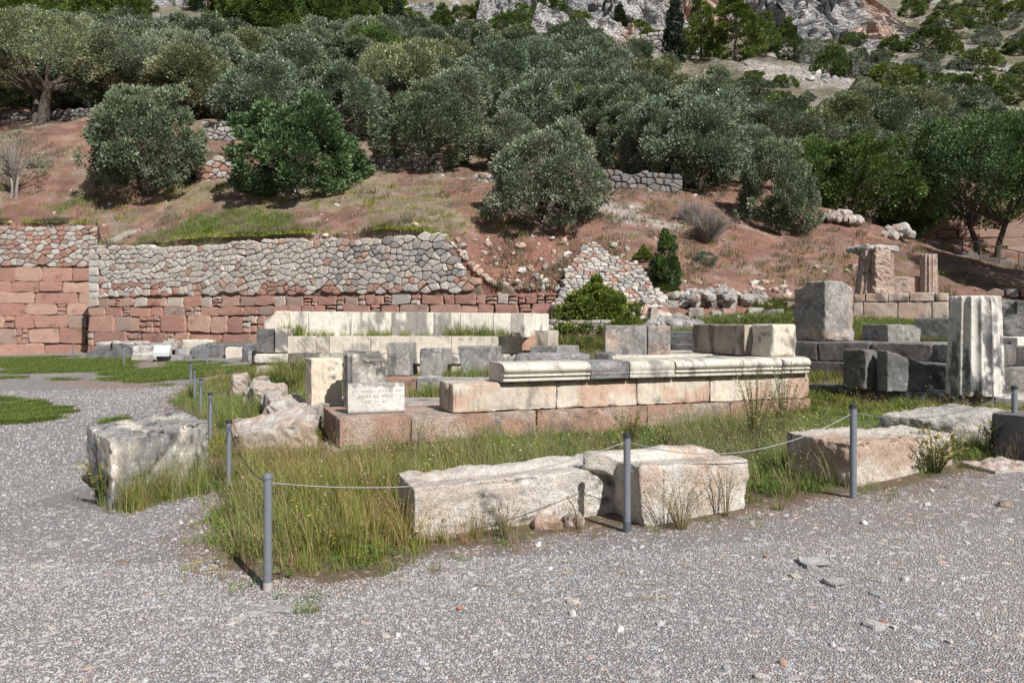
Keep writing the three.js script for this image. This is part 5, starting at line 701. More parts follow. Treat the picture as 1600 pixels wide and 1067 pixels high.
// ------------------------------------------------------------------ fence posts and wires
function post(px, d, topPy, label, o = {}) {
  const q = P(px, 500, d), y0 = lowH(q.x, q.z), h = yAt(topPy, d) - y0, r = o.r ?? 0.026, g = thing('fence_post', label, 'post', [q.x, y0, q.z], 0, o.group); g.rotation.z = o.tilt ?? 0;
  const t = new THREE.CylinderGeometry(r, r, h - 0.0 + 0.15, 18, 1); t.translate(0, h / 2 - 0.075, 0); part('pipe', t, M.pipe, g);
  if (!o.nocap) { const c = new THREE.CylinderGeometry(r * 1.16, r * 1.2, r * 0.9, 18, 1), e = new THREE.SphereGeometry(r * 1.16, 18, 5, 0, 6.29, 0, Math.PI / 2); e.scale(1, 0.28, 1); e.translate(0, r * 0.45, 0); const m = mergeGeometries([c, e]); m.translate(0, h - r * 0.2, 0); part('cap', m, o.lightCap ? M.pipe : M.cap, g); }
  if (o.base) { const b = new THREE.CylinderGeometry(r * 1.1, r * 1.15, o.base[0], 18, 1); b.translate(0, o.base[0] / 2 - 0.02, 0); part('sleeve', b, o.base[1], g); }
  return { at: (k) => new V3(q.x + 0.0, y0 + k * h, q.z), h, q, y0 };
}
const po = [post(418, 4.86, 743, 'nearest grey pipe post in front, with a bare pale foot', { lightCap: true, base: [0.07, M.bare] }), post(980, 5.83, 680, 'grey pipe post with a black cap before the gap between two pale blocks', { base: [0.10, M.pipeDark] }), post(1334, 6.25, 634, 'grey pipe post with a black cap before the rough pale block at the right', {}), post(1586, 7.5, 605, 'grey pipe post standing behind the concrete block at the right edge', {})];
const pl = [[357, 7.56, 658, 'grey pipe post right of the split marble block'], [328, 10.4, 615, 'second grey post in the row behind the split marble block'], [313, 12.8, 593, 'third grey post in the row receding behind the split marble block'], [303.5, 15.4, 577, 'fourth grey post in the row receding behind the split marble block'], [297.5, 17.8, 567, 'fifth and farthest grey post in the row behind the split marble block']].map((a) => post(...a, {}));
const pb = [[113, 28.5, 537, 'thin grey post before the red wall at the far left', { nocap: true }], [193, 24.5, 540, 'grey post on the lawn before the long dark block'], [323, 24.8, 540, 'grey post before the big dark boulder at the left'], [1087, 21.6, 499.5, 'thin grey post on the terrace behind the return wall', { r: 0.02 }]].map((a) => post(...a.slice(0, 4), a[4] ?? {}));
class Sag extends THREE.Curve { constructor(a, b, s) { super(); Object.assign(this, { a, b, s }); } getPoint(t, o = new V3()) { return o.lerpVectors(this.a, this.b, t).setY(lerp(this.a.y, this.b.y, t) - 4 * this.s * t * (1 - t)); } }
const wire = (a, b, s, label, r = 0.0034, m = M.wire) => solo('fence_wire', new THREE.TubeGeometry(new Sag(a, b, s), 40, r, 6), m, label, 'wire');
wire(po[0].at(0.94), po[1].at(0.935), 0.145, 'sagging wire from the nearest post across the long trough block');
wire(po[1].at(0.935), po[2].at(0.925), 0.19, 'sagging wire from the second front post to the post at the rough block');
wire(po[2].at(0.92), po[3].at(0.93), 0.12, 'wire from the rough block to the post at the right edge');
wire(pl[0].at(0.93), po[0].at(0.94), 0.10, 'dark wire from the nearest post back to the post by the marble block', 0.004, M.rail);
for (let i = 0; i < 4; i++) wire(pl[i].at(0.93), pl[i + 1].at(0.93), 0.12, ['wire between the first and second posts of the receding row', 'wire between the second and third posts of the receding row', 'wire between the third and fourth posts of the receding row', 'wire between the two farthest posts of the receding row'][i], 0.004, M.rail);
{ const p = hit(186, 786, lowH), c = new THREE.BoxGeometry(0.035, 0.56, 0.012); c.translate(0, 0.27, 0); const m = solo('rusty_stake', c, M.rust, 'rusty iron stake leaning against the split marble block', 'stake', [p.x - 0.03, p.y, p.z + 0.06]); m.rotation.z = 0.09; }
// steps, handrail, little fence at the right
{
  const a = P(1390, 357, 37), b = P(1600, 408, 34.5), e = b.clone().sub(a), L = Math.hypot(e.x, e.z), turn = Math.atan2(-e.z, e.x), g = thing('stone_steps', 'stone steps going down towards the broad tree at the right', 'steps', [a.x, 0, a.z], turn);
  const n = 12; for (let i = 0; i < n; i++) { const y = lerp(a.y - 0.1, b.y, i / n), s = block(L / n + 0.06, 0.55, 1.6, { seed: 500 + i, res: 0.25, round: 0.03, rough: 0.02, color: C.grey(500 + i, { base: i < 4 ? [0.42, 0.40, 0.37] : [0.17, 0.15, 0.14] }) }); s.translate(L * (i + 0.5) / n, y - 0.75, -0.8); part('step', s, M.rough, g); }
  const h = thing('handrail', 'thin dark handrail along the stone steps at the right', 'handrail', [0, 0, 0]); const A = P(1394, 349, 36.6), B = P(1602, 395, 34.2);
  part('rail', new THREE.TubeGeometry(new THREE.LineCurve3(A, B), 2, 0.025, 6), M.rail, h); [0.12, 0.26, 0.4, 0.55, 0.68, 0.82, 0.96].forEach((t) => { const q = A.clone().lerp(B, t), c = new THREE.CylinderGeometry(0.02, 0.02, 1.0, 6); c.translate(q.x, q.y - 0.5, q.z); part('baluster', c, M.rail, h); });
  const f = thing('wire_fence', 'short white post and wire fence under the bright green tree', 'fence', [0, 0, 0]); const q = [P(1276, 328, 34), P(1297, 331, 33.6), P(1340, 341, 33.2)];
  q.slice(1).forEach((p) => { const c = new THREE.CylinderGeometry(0.035, 0.035, 0.62, 6); c.translate(p.x, p.y - 0.25, p.z); part('post', c, M.white, f); });
  for (let i = 0; i < 2; i++) part('wire', new THREE.TubeGeometry(new THREE.LineCurve3(q[i], q[i + 1]), 2, 0.018, 5), M.wire, f);
  const heap = (label, px, py, w, h, seed, pal) => { const p = hit(px, py, H), q = rng(seed), L = []; for (let i = 0; i < 46 * Math.max(1, w / 1.3); i++) { const t = Math.sqrt(q()), an = q() * 6.28, k = (0.09 + 0.13 * q()) * (w > 2 ? 0.75 : 1), c = choose(pal, q), n = 6 + Math.floor(q() * 3), poly = []; for (let j = 0; j < n; j++) { const b = j / n * 6.28, rr = k * (0.75 + 0.4 * q()); poly.push([Math.cos(b) * rr * 1.2, Math.sin(b) * rr]); } const s = stoneGeo(poly, { gap: 0, depth: k, bulge: k * 0.5, seed: q() * 1e5, color: jit(c, q) }); s.rotateX((q() - 0.6) * 1.2); s.rotateY((q() - 0.5) * 3); s.translate(Math.cos(an) * w / 2 * t, h * (1 - t * t) * (0.3 + 0.7 * q()) + 0.05, Math.sin(an) * w / 3 * t); L.push(s); } solo('stone_pile', mergeGeometries(L), M.rubble, label, 'stone pile', [p.x, p.y - 0.05, p.z]); };
  heap('low pile of pale stones at the top of the stone steps', 1402, 372, 1.4, 0.5, 3, RUB.white); heap('pale stone heap below the short white fence', 1312, 346, 1.7, 0.35, 4, RUB.white);
  heap('heap of pinkish rubble beside the ivy mound', 1020, 500, 0.9, 0.4, 6, RUB.pale.concat(RUB.red)); heap('long strip of small grey rubble at the foot of the red slope', 1108, 468, 2.6, 0.34, 8, RUB.grey.concat(RUB.white)); heap('loose heap of grey rubble behind the pair of dark upright slabs', 1052, 512, 1.3, 0.22, 7, RUB.grey);
  solo('wooden_log', (() => { const c = new THREE.CapsuleGeometry(0.14, 1.0, 4, 8); c.rotateZ(1.45); return c; })(), M.bark, 'dead grey branch lying on the slope at the far left', 'log', (() => { const p = hit(62, 262, H); return [p.x, p.y + 0.15, p.z]; })(), 0.2);
}
{ // bits of straw lying on the gravel
  const r = rng(66), L = []; for (let i = 0; i < 70; i++) { const p = hit(i < 24 ? 300 + 45 * r() : 250 + 1200 * r(), i < 24 ? 876 + 22 * r() : 820 + 120 * r(), lowH), a = r() * 6.28, l = 0.04 + 0.12 * r(); L.push(limb0(p, a, l)); }
  function limb0(p, a, l) { const g = new THREE.CylinderGeometry(0.0022, 0.0028, l, 4, 1); g.rotateZ(Math.PI / 2); g.rotateY(a); g.translate(p.x, p.y + 0.006 + 0.004 * (a % 1), p.z); return g; }
  const m = shade(new THREE.Mesh(mergeGeometries(L), std({ color: new THREE.Color().setRGB(0.42, 0.34, 0.2) }))); m.name = 'straw'; m.userData = { kind: 'stuff', label: 'loose straw lying on the gravel', category: 'straw' }; scene.add(m);
}
// ------------------------------------------------------------------ trees and bushes: trunk with limbs, crown of single leaves in clumps
function crownGeo(o) {
  const r = rng(o.seed), n = o.leaves, pos = new Float32Array(n * 12), col = new Float32Array(n * 12), idx = new Uint32Array(n * 6), ctr = [];
  const gauss = () => (r() + r() + r() - 1.5) / 1.5, dir = new V3(), ax = new V3(), sd = new V3(), p = new V3(), c = new V3();
  const clump = []; let total = 0;
  for (let k = 0; k < o.clumps; k++) {                        // clumps on and in an ellipsoid w wide, from y0 to y1
    dir.set(gauss(), gauss() * 0.9 + (o.up ?? 0.05), gauss()).normalize(); const q = (o.fill ?? 0.55) + (1 - (o.fill ?? 0.55)) * Math.cbrt(r()), lump = 1 + (o.lump ?? 0.36) * vnoise(dir.x * 1.9 + o.seed * 3.3, dir.y * 1.9, dir.z * 1.9);
    const yc = lerp(o.y0, o.y1, o.belly ?? 0.42); let R = o.w / 2 * q * lump * (dir.y < 0 ? (o.skirt ?? 1.12) / Math.sqrt(Math.max(0.35, 1 - dir.y * dir.y * 0.6)) : 1); let y = yc + dir.y * (dir.y > 0 ? o.y1 - yc : yc - o.y0) * q * lump; const t = (y - o.y0) / (o.y1 - o.y0); if (o.shape) R *= o.shape(t);
    const x = dir.x * R, z = dir.z * R, cr = o.cr * (0.6 + 0.8 * r()) * (o.shape ? 0.55 + 0.45 * o.shape(t) : 1); clump.push([x, y, z, cr]); total += cr * cr;
  }
  let m = 0; const cy = (o.y0 + o.y1) / 2;
  for (const [x, y, z, cr] of clump) {
    const k = Math.min(n - m, Math.round(n * cr * cr / total)); c.set(x, y - cy, z); const out = c.clone().normalize(), tone = o.tones[Math.floor(r() * o.tones.length)], kt = 0.8 + 0.4 * r(), squash = o.squash ?? 0.85;
    for (let i = 0; i < k; i++, m++) {
      dir.set(gauss(), gauss(), gauss()).normalize(); if (dir.dot(out) < -0.2 && r() < 0.6) dir.addScaledVector(out, 1).normalize(); const rad = cr * (0.35 + 0.65 * Math.sqrt(r())) * (1 + 0.35 * gauss() * (o.ragged ?? 1.0));
      p.set(x + dir.x * rad, Math.max(o.floor ?? 0.02, y + dir.y * rad * squash), z + dir.z * rad);
      ax.copy(dir).multiplyScalar(0.8).addScaledVector(out, 0.5); ax.x += gauss() * 0.7; ax.y += gauss() * 0.6 + (o.lift ?? 0.35); ax.z += gauss() * 0.7; ax.normalize(); sd.set(gauss(), gauss(), gauss()).cross(ax).normalize();
      const L = o.leaf[0] * (0.6 + 0.8 * r()), W = o.leaf[1] * (0.6 + 0.8 * r()), b = m * 12;
      const a1 = p, mx_ = p.x + ax.x * L * 0.5, my = p.y + ax.y * L * 0.5, mz = p.z + ax.z * L * 0.5;
      pos.set([a1.x, a1.y, a1.z, mx_ + sd.x * W / 2, my + sd.y * W / 2, mz + sd.z * W / 2, p.x + ax.x * L, p.y + ax.y * L, p.z + ax.z * L, mx_ - sd.x * W / 2, my - sd.y * W / 2, mz - sd.z * W / 2], b);
      const s = kt * (0.65 + 0.7 * r()), q = r() < (o.silver ?? 0.2) ? o.silverCol : tone, s2 = o.bright ?? 1.6; for (let v = 0; v < 4; v++) { col[b + v * 3] = q[0] * s * s2; col[b + v * 3 + 1] = q[1] * s * s2; col[b + v * 3 + 2] = q[2] * s * s2; }
      idx.set([m * 4, m * 4 + 1, m * 4 + 2, m * 4, m * 4 + 2, m * 4 + 3], m * 6);
    }
  }
  const g = bufGeo(pos.slice(0, m * 12), idx.slice(0, m * 6), null, col.slice(0, m * 12), false); g.userData.clumps = clump; return g;
}
function limb(pts, r0, r1, seg = 6) {                        // a tapered, crooked limb
  const c = new THREE.CatmullRomCurve3(pts), n = pts.length * 3, pos = [], uv = [], idx = [], t = new V3(), a = new V3(), b = new V3(), u = new V3(0.3, 0.1, 1).normalize();
  for (let i = 0; i <= n; i++) { const k = i / n, p = c.getPoint(k); c.getTangent(k, t); a.crossVectors(t, u).normalize(); b.crossVectors(t, a); const r = lerp(r0, r1, k) * (i === 0 ? 1.35 : 1); for (let j = 0; j <= seg; j++) { const q = j / seg * Math.PI * 2; pos.push(p.x + (a.x * Math.cos(q) + b.x * Math.sin(q)) * r, p.y + (a.y * Math.cos(q) + b.y * Math.sin(q)) * r, p.z + (a.z * Math.cos(q) + b.z * Math.sin(q)) * r); uv.push(j / seg * r * 6, k * 3); } }
  for (let i = 0; i < n; i++) for (let j = 0; j < seg; j++) { const q = i * (seg + 1) + j; idx.push(q, q + 1, q + seg + 1, q + 1, q + seg + 2, q + seg + 1); }
  return bufGeo(pos, idx, uv);
}
function trunkGeo(clumps, o) {                               // trunk up to a fork, limbs on to the largest clumps
  const r = rng(o.seed + 5), list = [], n = o.stems ?? 1;
  for (let s = 0; s < n; s++) {
    const a = s / n * 6.28 + 1, bx = n > 1 ? Math.cos(a) * (o.spread ?? 0.25) : 0, bz = n > 1 ? Math.sin(a) * (o.spread ?? 0.25) : 0, f = o.fork ?? 1, top = new V3(bx * 2.2 + (r() - 0.5) * 0.4, f, bz * 2.2 + (r() - 0.5) * 0.4);
    list.push(limb([new V3(bx, -0.35, bz), new V3(bx * 1.3 + (r() - 0.5) * 0.12, f * 0.4, bz * 1.3 + (r() - 0.5) * 0.12), top], o.r, o.r * 0.62, 9));
    const cl = clumps.slice().sort(() => r() - 0.5).slice(0, o.limbs ?? 7);
    for (const [x, y, z] of cl) { const e = new V3(x, y, z), m = top.clone().lerp(e, 0.5).add(new V3((r() - 0.5) * 0.5, 0.2 * (r() - 0.3), (r() - 0.5) * 0.5)); list.push(limb([top.clone().add(new V3(0, -0.05, 0)), m, e], o.r * 0.42, o.r * 0.08, 5)); }
  }
  return mergeGeometries(list);
}
const T = {
  olive: [[0.122, 0.148, 0.09], [0.10, 0.125, 0.074], [0.145, 0.168, 0.105], [0.16, 0.178, 0.118]], oliveS: [0.25, 0.285, 0.215], oak: [[0.085, 0.13, 0.03], [0.065, 0.105, 0.026], [0.105, 0.15, 0.038]], oakS: [0.17, 0.21, 0.07],
  bay: [[0.075, 0.12, 0.048], [0.06, 0.10, 0.04], [0.095, 0.14, 0.055]], bayS: [0.20, 0.25, 0.13], pine: [[0.10, 0.155, 0.028], [0.13, 0.19, 0.035], [0.08, 0.125, 0.024]], pineS: [0.17, 0.23, 0.05], cyp: [[0.022, 0.04, 0.018], [0.03, 0.05, 0.022]], shrub: [[0.10, 0.14, 0.035], [0.125, 0.16, 0.04], [0.08, 0.112, 0.03]], grey: [[0.13, 0.15, 0.105], [0.11, 0.13, 0.09]],
};
const SP = {};
function species(name, list, trunkO) { SP[name] = list.map((o, i) => { const crown = crownGeo(o), trunk = trunkGeo(crown.userData.clumps, { seed: o.seed, ...trunkO }); crown.computeBoundingBox(); const bb = crown.boundingBox; return { crown, trunk, w: ((bb.max.x - bb.min.x) + (bb.max.z - bb.min.z)) / 2 * 0.93, h: bb.max.y * 0.97 }; }); }
const ol = (seed, k = {}) => ({ seed, w: 4.6, y0: 0.5, y1: 4.4, clumps: 84, cr: 0.54, leaves: 32000, leaf: [0.15, 0.09], tones: T.olive, silver: 0.18, silverCol: T.oliveS, fill: 0.7, up: 0.06, ...k });
species('olive', [ol(1), ol(2, { w: 5, clumps: 96 }), ol(3, { y1: 4.8, clumps: 78 }), ol(4, { w: 4.2, clumps: 66, cr: 0.6 })], { r: 0.16, fork: 0.9, stems: 2, limbs: 9 });
species('olive_fine', [ol(11, { leaves: 40000, y0: 0.05, leaf: [0.14, 0.085], clumps: 130, cr: 0.47 }), ol(12, { leaves: 40000, y0: 0.05, leaf: [0.14, 0.085], clumps: 125, cr: 0.5, w: 5 })], { r: 0.13, fork: 0.7, stems: 3, limbs: 8 });
species('old_olive', [ol(21, { w: 8.4, y0: 2.5, y1: 5.9, clumps: 230, cr: 0.62, leaves: 50000, leaf: [0.14, 0.075], silver: 0.18 })], { r: 0.42, fork: 2.0, stems: 2, spread: 0.45, limbs: 13 });
species('bay_bush', [ol(31, { tones: T.bay, silver: 0.12, silverCol: T.bayS, leaves: 44000, leaf: [0.15, 0.10], y0: 0.0, clumps: 140, cr: 0.44, fill: 0.72, w: 4.4 }), ol(32, { tones: T.bay, silver: 0.2, silverCol: T.oliveS, leaves: 42000, leaf: [0.15, 0.095], y0: 0.0, clumps: 130, cr: 0.46, fill: 0.7, w: 4.6 })], { r: 0.09, fork: 0.6, stems: 4, limbs: 6 });
species('oak_bush', [ol(41, { tones: T.oak, silver: 0.14, silverCol: T.oakS, leaves: 34000, leaf: [0.14, 0.07], y0: 0.1, clumps: 150, cr: 0.44, fill: 0.62 }), ol(42, { tones: T.oak, silver: 0.1, silverCol: T.oakS, leaves: 28000, leaf: [0.14, 0.07], y0: 0.1, clumps: 120, cr: 0.5, fill: 0.6 })], { r: 0.11, fork: 0.7, stems: 3, limbs: 7 });
species('broad_tree', [{ seed: 51, w: 7.0, y0: 2.5, y1: 7.2, clumps: 260, cr: 0.55, leaves: 56000, leaf: [0.15, 0.085], tones: T.bay.concat(T.oak), silver: 0.1, silverCol: [0.15, 0.17, 0.09], fill: 0.45, up: 0.02 }], { r: 0.2, fork: 1.9, stems: 2, spread: 0.42, limbs: 16 });
species('pine', [{ seed: 61, w: 5, y0: 0.3, y1: 8, clumps: 110, cr: 0.6, leaves: 18000, leaf: [0.26, 0.10], bright: 1.05, tones: T.pine, silver: 0.15, silverCol: T.pineS, fill: 0.5, squash: 0.5, shape: (t) => 1.15 - 0.8 * t }, { seed: 62, w: 6.2, y0: 0.6, y1: 7.4, clumps: 110, cr: 0.7, leaves: 18000, leaf: [0.26, 0.10], bright: 1.05, tones: T.pine, silver: 0.18, silverCol: T.pineS, fill: 0.5, squash: 0.5, shape: (t) => 1.1 - 0.55 * t }], { r: 0.2, fork: 3.5, limbs: 16 });
species('cypress', [{ seed: 71, w: 3.0, y0: 0.7, y1: 12, clumps: 170, cr: 0.42, leaves: 22000, leaf: [0.26, 0.12], tones: T.cyp, bright: 1.1, silver: 0, fill: 0.5, shape: (t) => 1.1 - 0.85 * t * t, lift: 0.9 }], { r: 0.18, fork: 5, limbs: 10 });
species('round_shrub', [1, 2, 3].map((s) => ({ seed: 80 + s, w: 3.4, y0: 0.0, y1: 2.3, clumps: 50, cr: 0.4, leaves: 6000, leaf: [0.24, 0.12], tones: T.shrub, silver: 0.12, silverCol: [0.11, 0.13, 0.055], fill: 0.55 })), { r: 0.06, fork: 0.4, stems: 2, limbs: 5 });
species('grey_shrub', [1, 2].map((s) => ({ seed: 90 + s, w: 3.4, y0: 0.0, y1: 2.6, clumps: 46, cr: 0.4, leaves: 6000, leaf: [0.24, 0.09], tones: T.grey, silver: 0.3, silverCol: [0.26, 0.28, 0.23], fill: 0.5 })), { r: 0.06, fork: 0.5, stems: 2, limbs: 6 });
species('ivy_mound', [{ seed: 95, w: 3.6, y0: -0.1, y1: 1.45, belly: 0.12, clumps: 230, cr: 0.26, leaves: 42000, leaf: [0.09, 0.065], tones: [[0.10, 0.145, 0.026], [0.12, 0.17, 0.032], [0.08, 0.115, 0.024]], bright: 1.3, silver: 0.15, silverCol: [0.19, 0.23, 0.05], fill: 0.45, up: 0.12, shape: (t) => 1.05 - 0.75 * t }], { r: 0.04, fork: 0.3, stems: 3, limbs: 6 });
species('ivy_upright', [{ seed: 97, w: 1.5, y0: 0, y1: 3, clumps: 90, cr: 0.24, leaves: 16000, leaf: [0.10, 0.07], tones: T.bay.concat(T.oak), silver: 0.1, silverCol: [0.16, 0.2, 0.06], fill: 0.6, shape: (t) => 1.05 - 0.45 * t }], { r: 0.06, fork: 0.8, stems: 2, limbs: 5 });
function tree(sp, name, v, x, y, z, w, h, turn, label, category, group) {
  const s = SP[sp][v % SP[sp].length], g = thing(name, label, category, [x, y - 0.08, z], turn, group); g.scale.set(w / s.w, h / s.h, w / s.w);
  part('trunk', s.trunk, M.bark, g); part('crown', s.crown, LEAVES[Math.floor(Math.abs(Math.sin(x * 12.9 + z * 7.7)) * 997) % LEAVES.length], g); return g;
}
// by the crown in the photograph: centre, top, width and depth; the foot is the ground below
function treeAt(sp, name, v, px, pyTop, wpx, d, label, category, o = {}) { const q = P(px, pyTop, d), y = H(q.x, q.z), h = Math.max(0.5, q.y - y); return tree(sp, name, v, q.x, y, q.z, wpx / F * d, h, o.turn ?? px, label, category, o.group); }
const N1 = [
  ['olive_fine', 'olive_tree', 0, 228, 128, 195, 36.3, 'olive bush on the terrace, leftmost of the three big front bushes', 'tree'],
  ['bay_bush', 'bay_bush', 0, 466, 150, 205, 34.2, 'dense dark green bush on the terrace above the pale rubble wall', 'bush'],
  ['olive_fine', 'olive_bush', 1, 858, 182, 208, 28.2, 'big bush growing down the red slope, above the tumbled revetment', 'bush'],
  ['olive_fine', 'olive_tree', 1, 668, 130, 190, 36.8, 'dark olive in front of the broken terrace wall, between two front bushes', 'tree'],
  ['olive_fine', 'olive_tree', 0, 1216, 210, 128, 31.2, 'pale green rounded olive at the top edge of the red slope', 'tree', { turn: 2 }],
  ['oak_bush', 'evergreen_oak', 0, 1350, 206, 180, 36.5, 'bright dark green oak above the stone steps', 'tree'],
  ['oak_bush', 'evergreen_oak', 1, 1268, 212, 110, 37.5, 'bright green oak crown half hidden by the pale rounded olive', 'tree'],
  ['oak_bush', 'evergreen_oak', 0, 1420, 246, 110, 38.5, 'low green oak between the bright oak and the broad tree', 'tree', { turn: 4 }],
  ['broad_tree', 'broad_tree', 0, 1545, 168, 240, 35.8, 'broad dark green tree with two trunks at the right edge', 'tree', { turn: 0.4 }],
  ['olive', 'olive_tree', 0, 1090, 140, 190, 35.5, 'large olive above the dark grey terrace wall', 'tree'],
  ['olive', 'olive_tree', 1, 1035, 168, 130, 36.5, 'olive left of the large one above the dark grey terrace wall', 'tree'],
  ['olive', 'olive_tree', 2, 985, 160, 130, 39, 'grey olive behind the tallest bush of the red slope, at its right', 'tree'],
  ['olive', 'olive_tree', 3, 800, 176, 110, 37, 'greyish half bare olive rising behind the big bush on the red slope', 'tree'],
  ['olive', 'olive_tree', 2, 1165, 190, 110, 38, 'olive between the large olive and the pale rounded one', 'tree'],
  ['old_olive', 'old_olive_tree', 0, 62, 22, 260, 44.5, 'old olive with thick twisted trunks at the upper left', 'tree', { turn: 0.2 }],
  ['old_olive', 'old_olive_tree', 0, 195, 45, 220, 47, 'old olive just right of the one with twisted trunks', 'tree', { turn: 2.3 }],
  ['old_olive', 'old_olive_tree', 0, -40, 40, 210, 46, 'old olive cut by the left edge of the picture', 'tree', { turn: 4 }],
  ['olive', 'olive_tree', 1, 300, 70, 160, 46, 'tall olive above the gap between the two left front bushes', 'tree'],
  ['olive', 'olive_tree', 3, 405, 95, 150, 42, 'olive right above the dense dark green bush', 'tree'],
  ['olive', 'olive_tree', 0, 545, 105, 150, 42, 'olive in the grove right of the dense dark green bush', 'tree'],
  ['olive', 'olive_tree', 2, 700, 100, 150, 43, 'olive in the grove above the dark olive of the terrace', 'tree'],
  ['olive', 'olive_tree', 1, 850, 112, 150, 43, 'olive in the grove above the big bush on the red slope', 'tree'],
  ['olive', 'olive_tree', 3, 940, 130, 140, 42, 'olive in the grove left of the large olive above the dark wall', 'tree'],
  ['cypress', 'cypress', 0, 1055, -12, 42, 84, 'slim dark cypress before the grey cliff', 'tree'],
  ['pine', 'pine_tree', 0, 1150, -22, 92, 84, 'tall bright green pine right of the cypress', 'tree'], ['pine', 'pine_tree', 1, 1096, -8, 60, 88, 'pine squeezed between the cypress and the tall bright pine', 'tree'],
  ['pine', 'pine_tree', 1, 1198, 18, 50, 98, 'smaller pine right of the tall bright pine, left of two', 'tree'], ['pine', 'pine_tree', 0, 1232, 25, 46, 98, 'smaller pine before the cliff foot, right of two', 'tree'],
  ['pine', 'pine_tree', 1, 870, -5, 56, 108, 'rounded pine standing above the pink outcrop', 'tree'], ['cypress', 'cypress', 0, 969, 4, 30, 112, 'thin cypress-like tree at the left foot of the cliff', 'tree'],
  ['pine', 'pine_tree', 0, 690, 5, 56, 92, 'bright pine above the grove, left of the pale rocks', 'tree'], ['pine', 'pine_tree', 1, 786, 18, 60, 95, 'dark pine below the pale upper rocks', 'tree'],
  ['oak_bush', 'evergreen_oak', 1, 932, 50, 76, 82, 'dark dome-shaped tree right below the pink outcrop', 'tree'], ['oak_bush', 'evergreen_oak', 0, 996, 58, 44, 78, 'dark round bush right of the dome-shaped tree', 'bush'],
  ['cypress', 'cypress', 0, 622, 0, 32, 90, 'dark upright conifer above the grove, left of the bright pine', 'tree'],
];
N1.forEach((a) => treeAt(...a));
{ // the grove: rows of olives up the slope
  const r = rng(5); const rows = [[47, 80, 1640, 112, 4.7], [52.5, -40, 1640, 104, 4.9], [58, -40, 1640, 98, 5.0], [64, -60, 1640, 90, 5.1], [70, -60, 1010, 84, 5.0], [76, -60, 960, 80, 4.8]];
  rows.forEach(([d0, a, b, st, h0], k) => { let nth = 0; for (let px = a + r() * 40; px < b; px += st * (0.75 + 0.5 * r())) {
    const d = d0 + (r() - 0.5) * 3.5, q = P(px, 300, d), y = H(q.x, q.z), h = h0 * (0.78 + 0.45 * r()) * (px > 1180 ? 0.85 : 1); const topPx = HY - (y + h - EYE) / d * F;
    if (k > 2 && px > 1040 && topPx < 128 + (px > 1350 ? 40 : 0)) continue; if (px > 1440 && k === 0) continue;
    tree(r() < 0.08 && px > 500 ? 'oak_bush' : 'olive', 'olive_tree', Math.floor(r() * 4), q.x, y, q.z, st / F * d * (1.3 + 0.4 * r()), h, r() * 6.28, `grey-green olive of the dense grove, ${ord(k + 1)} row up the slope, ${ord(++nth)} from the left`, 'tree', 'olives of the dense grove on the slope');
  } });
}
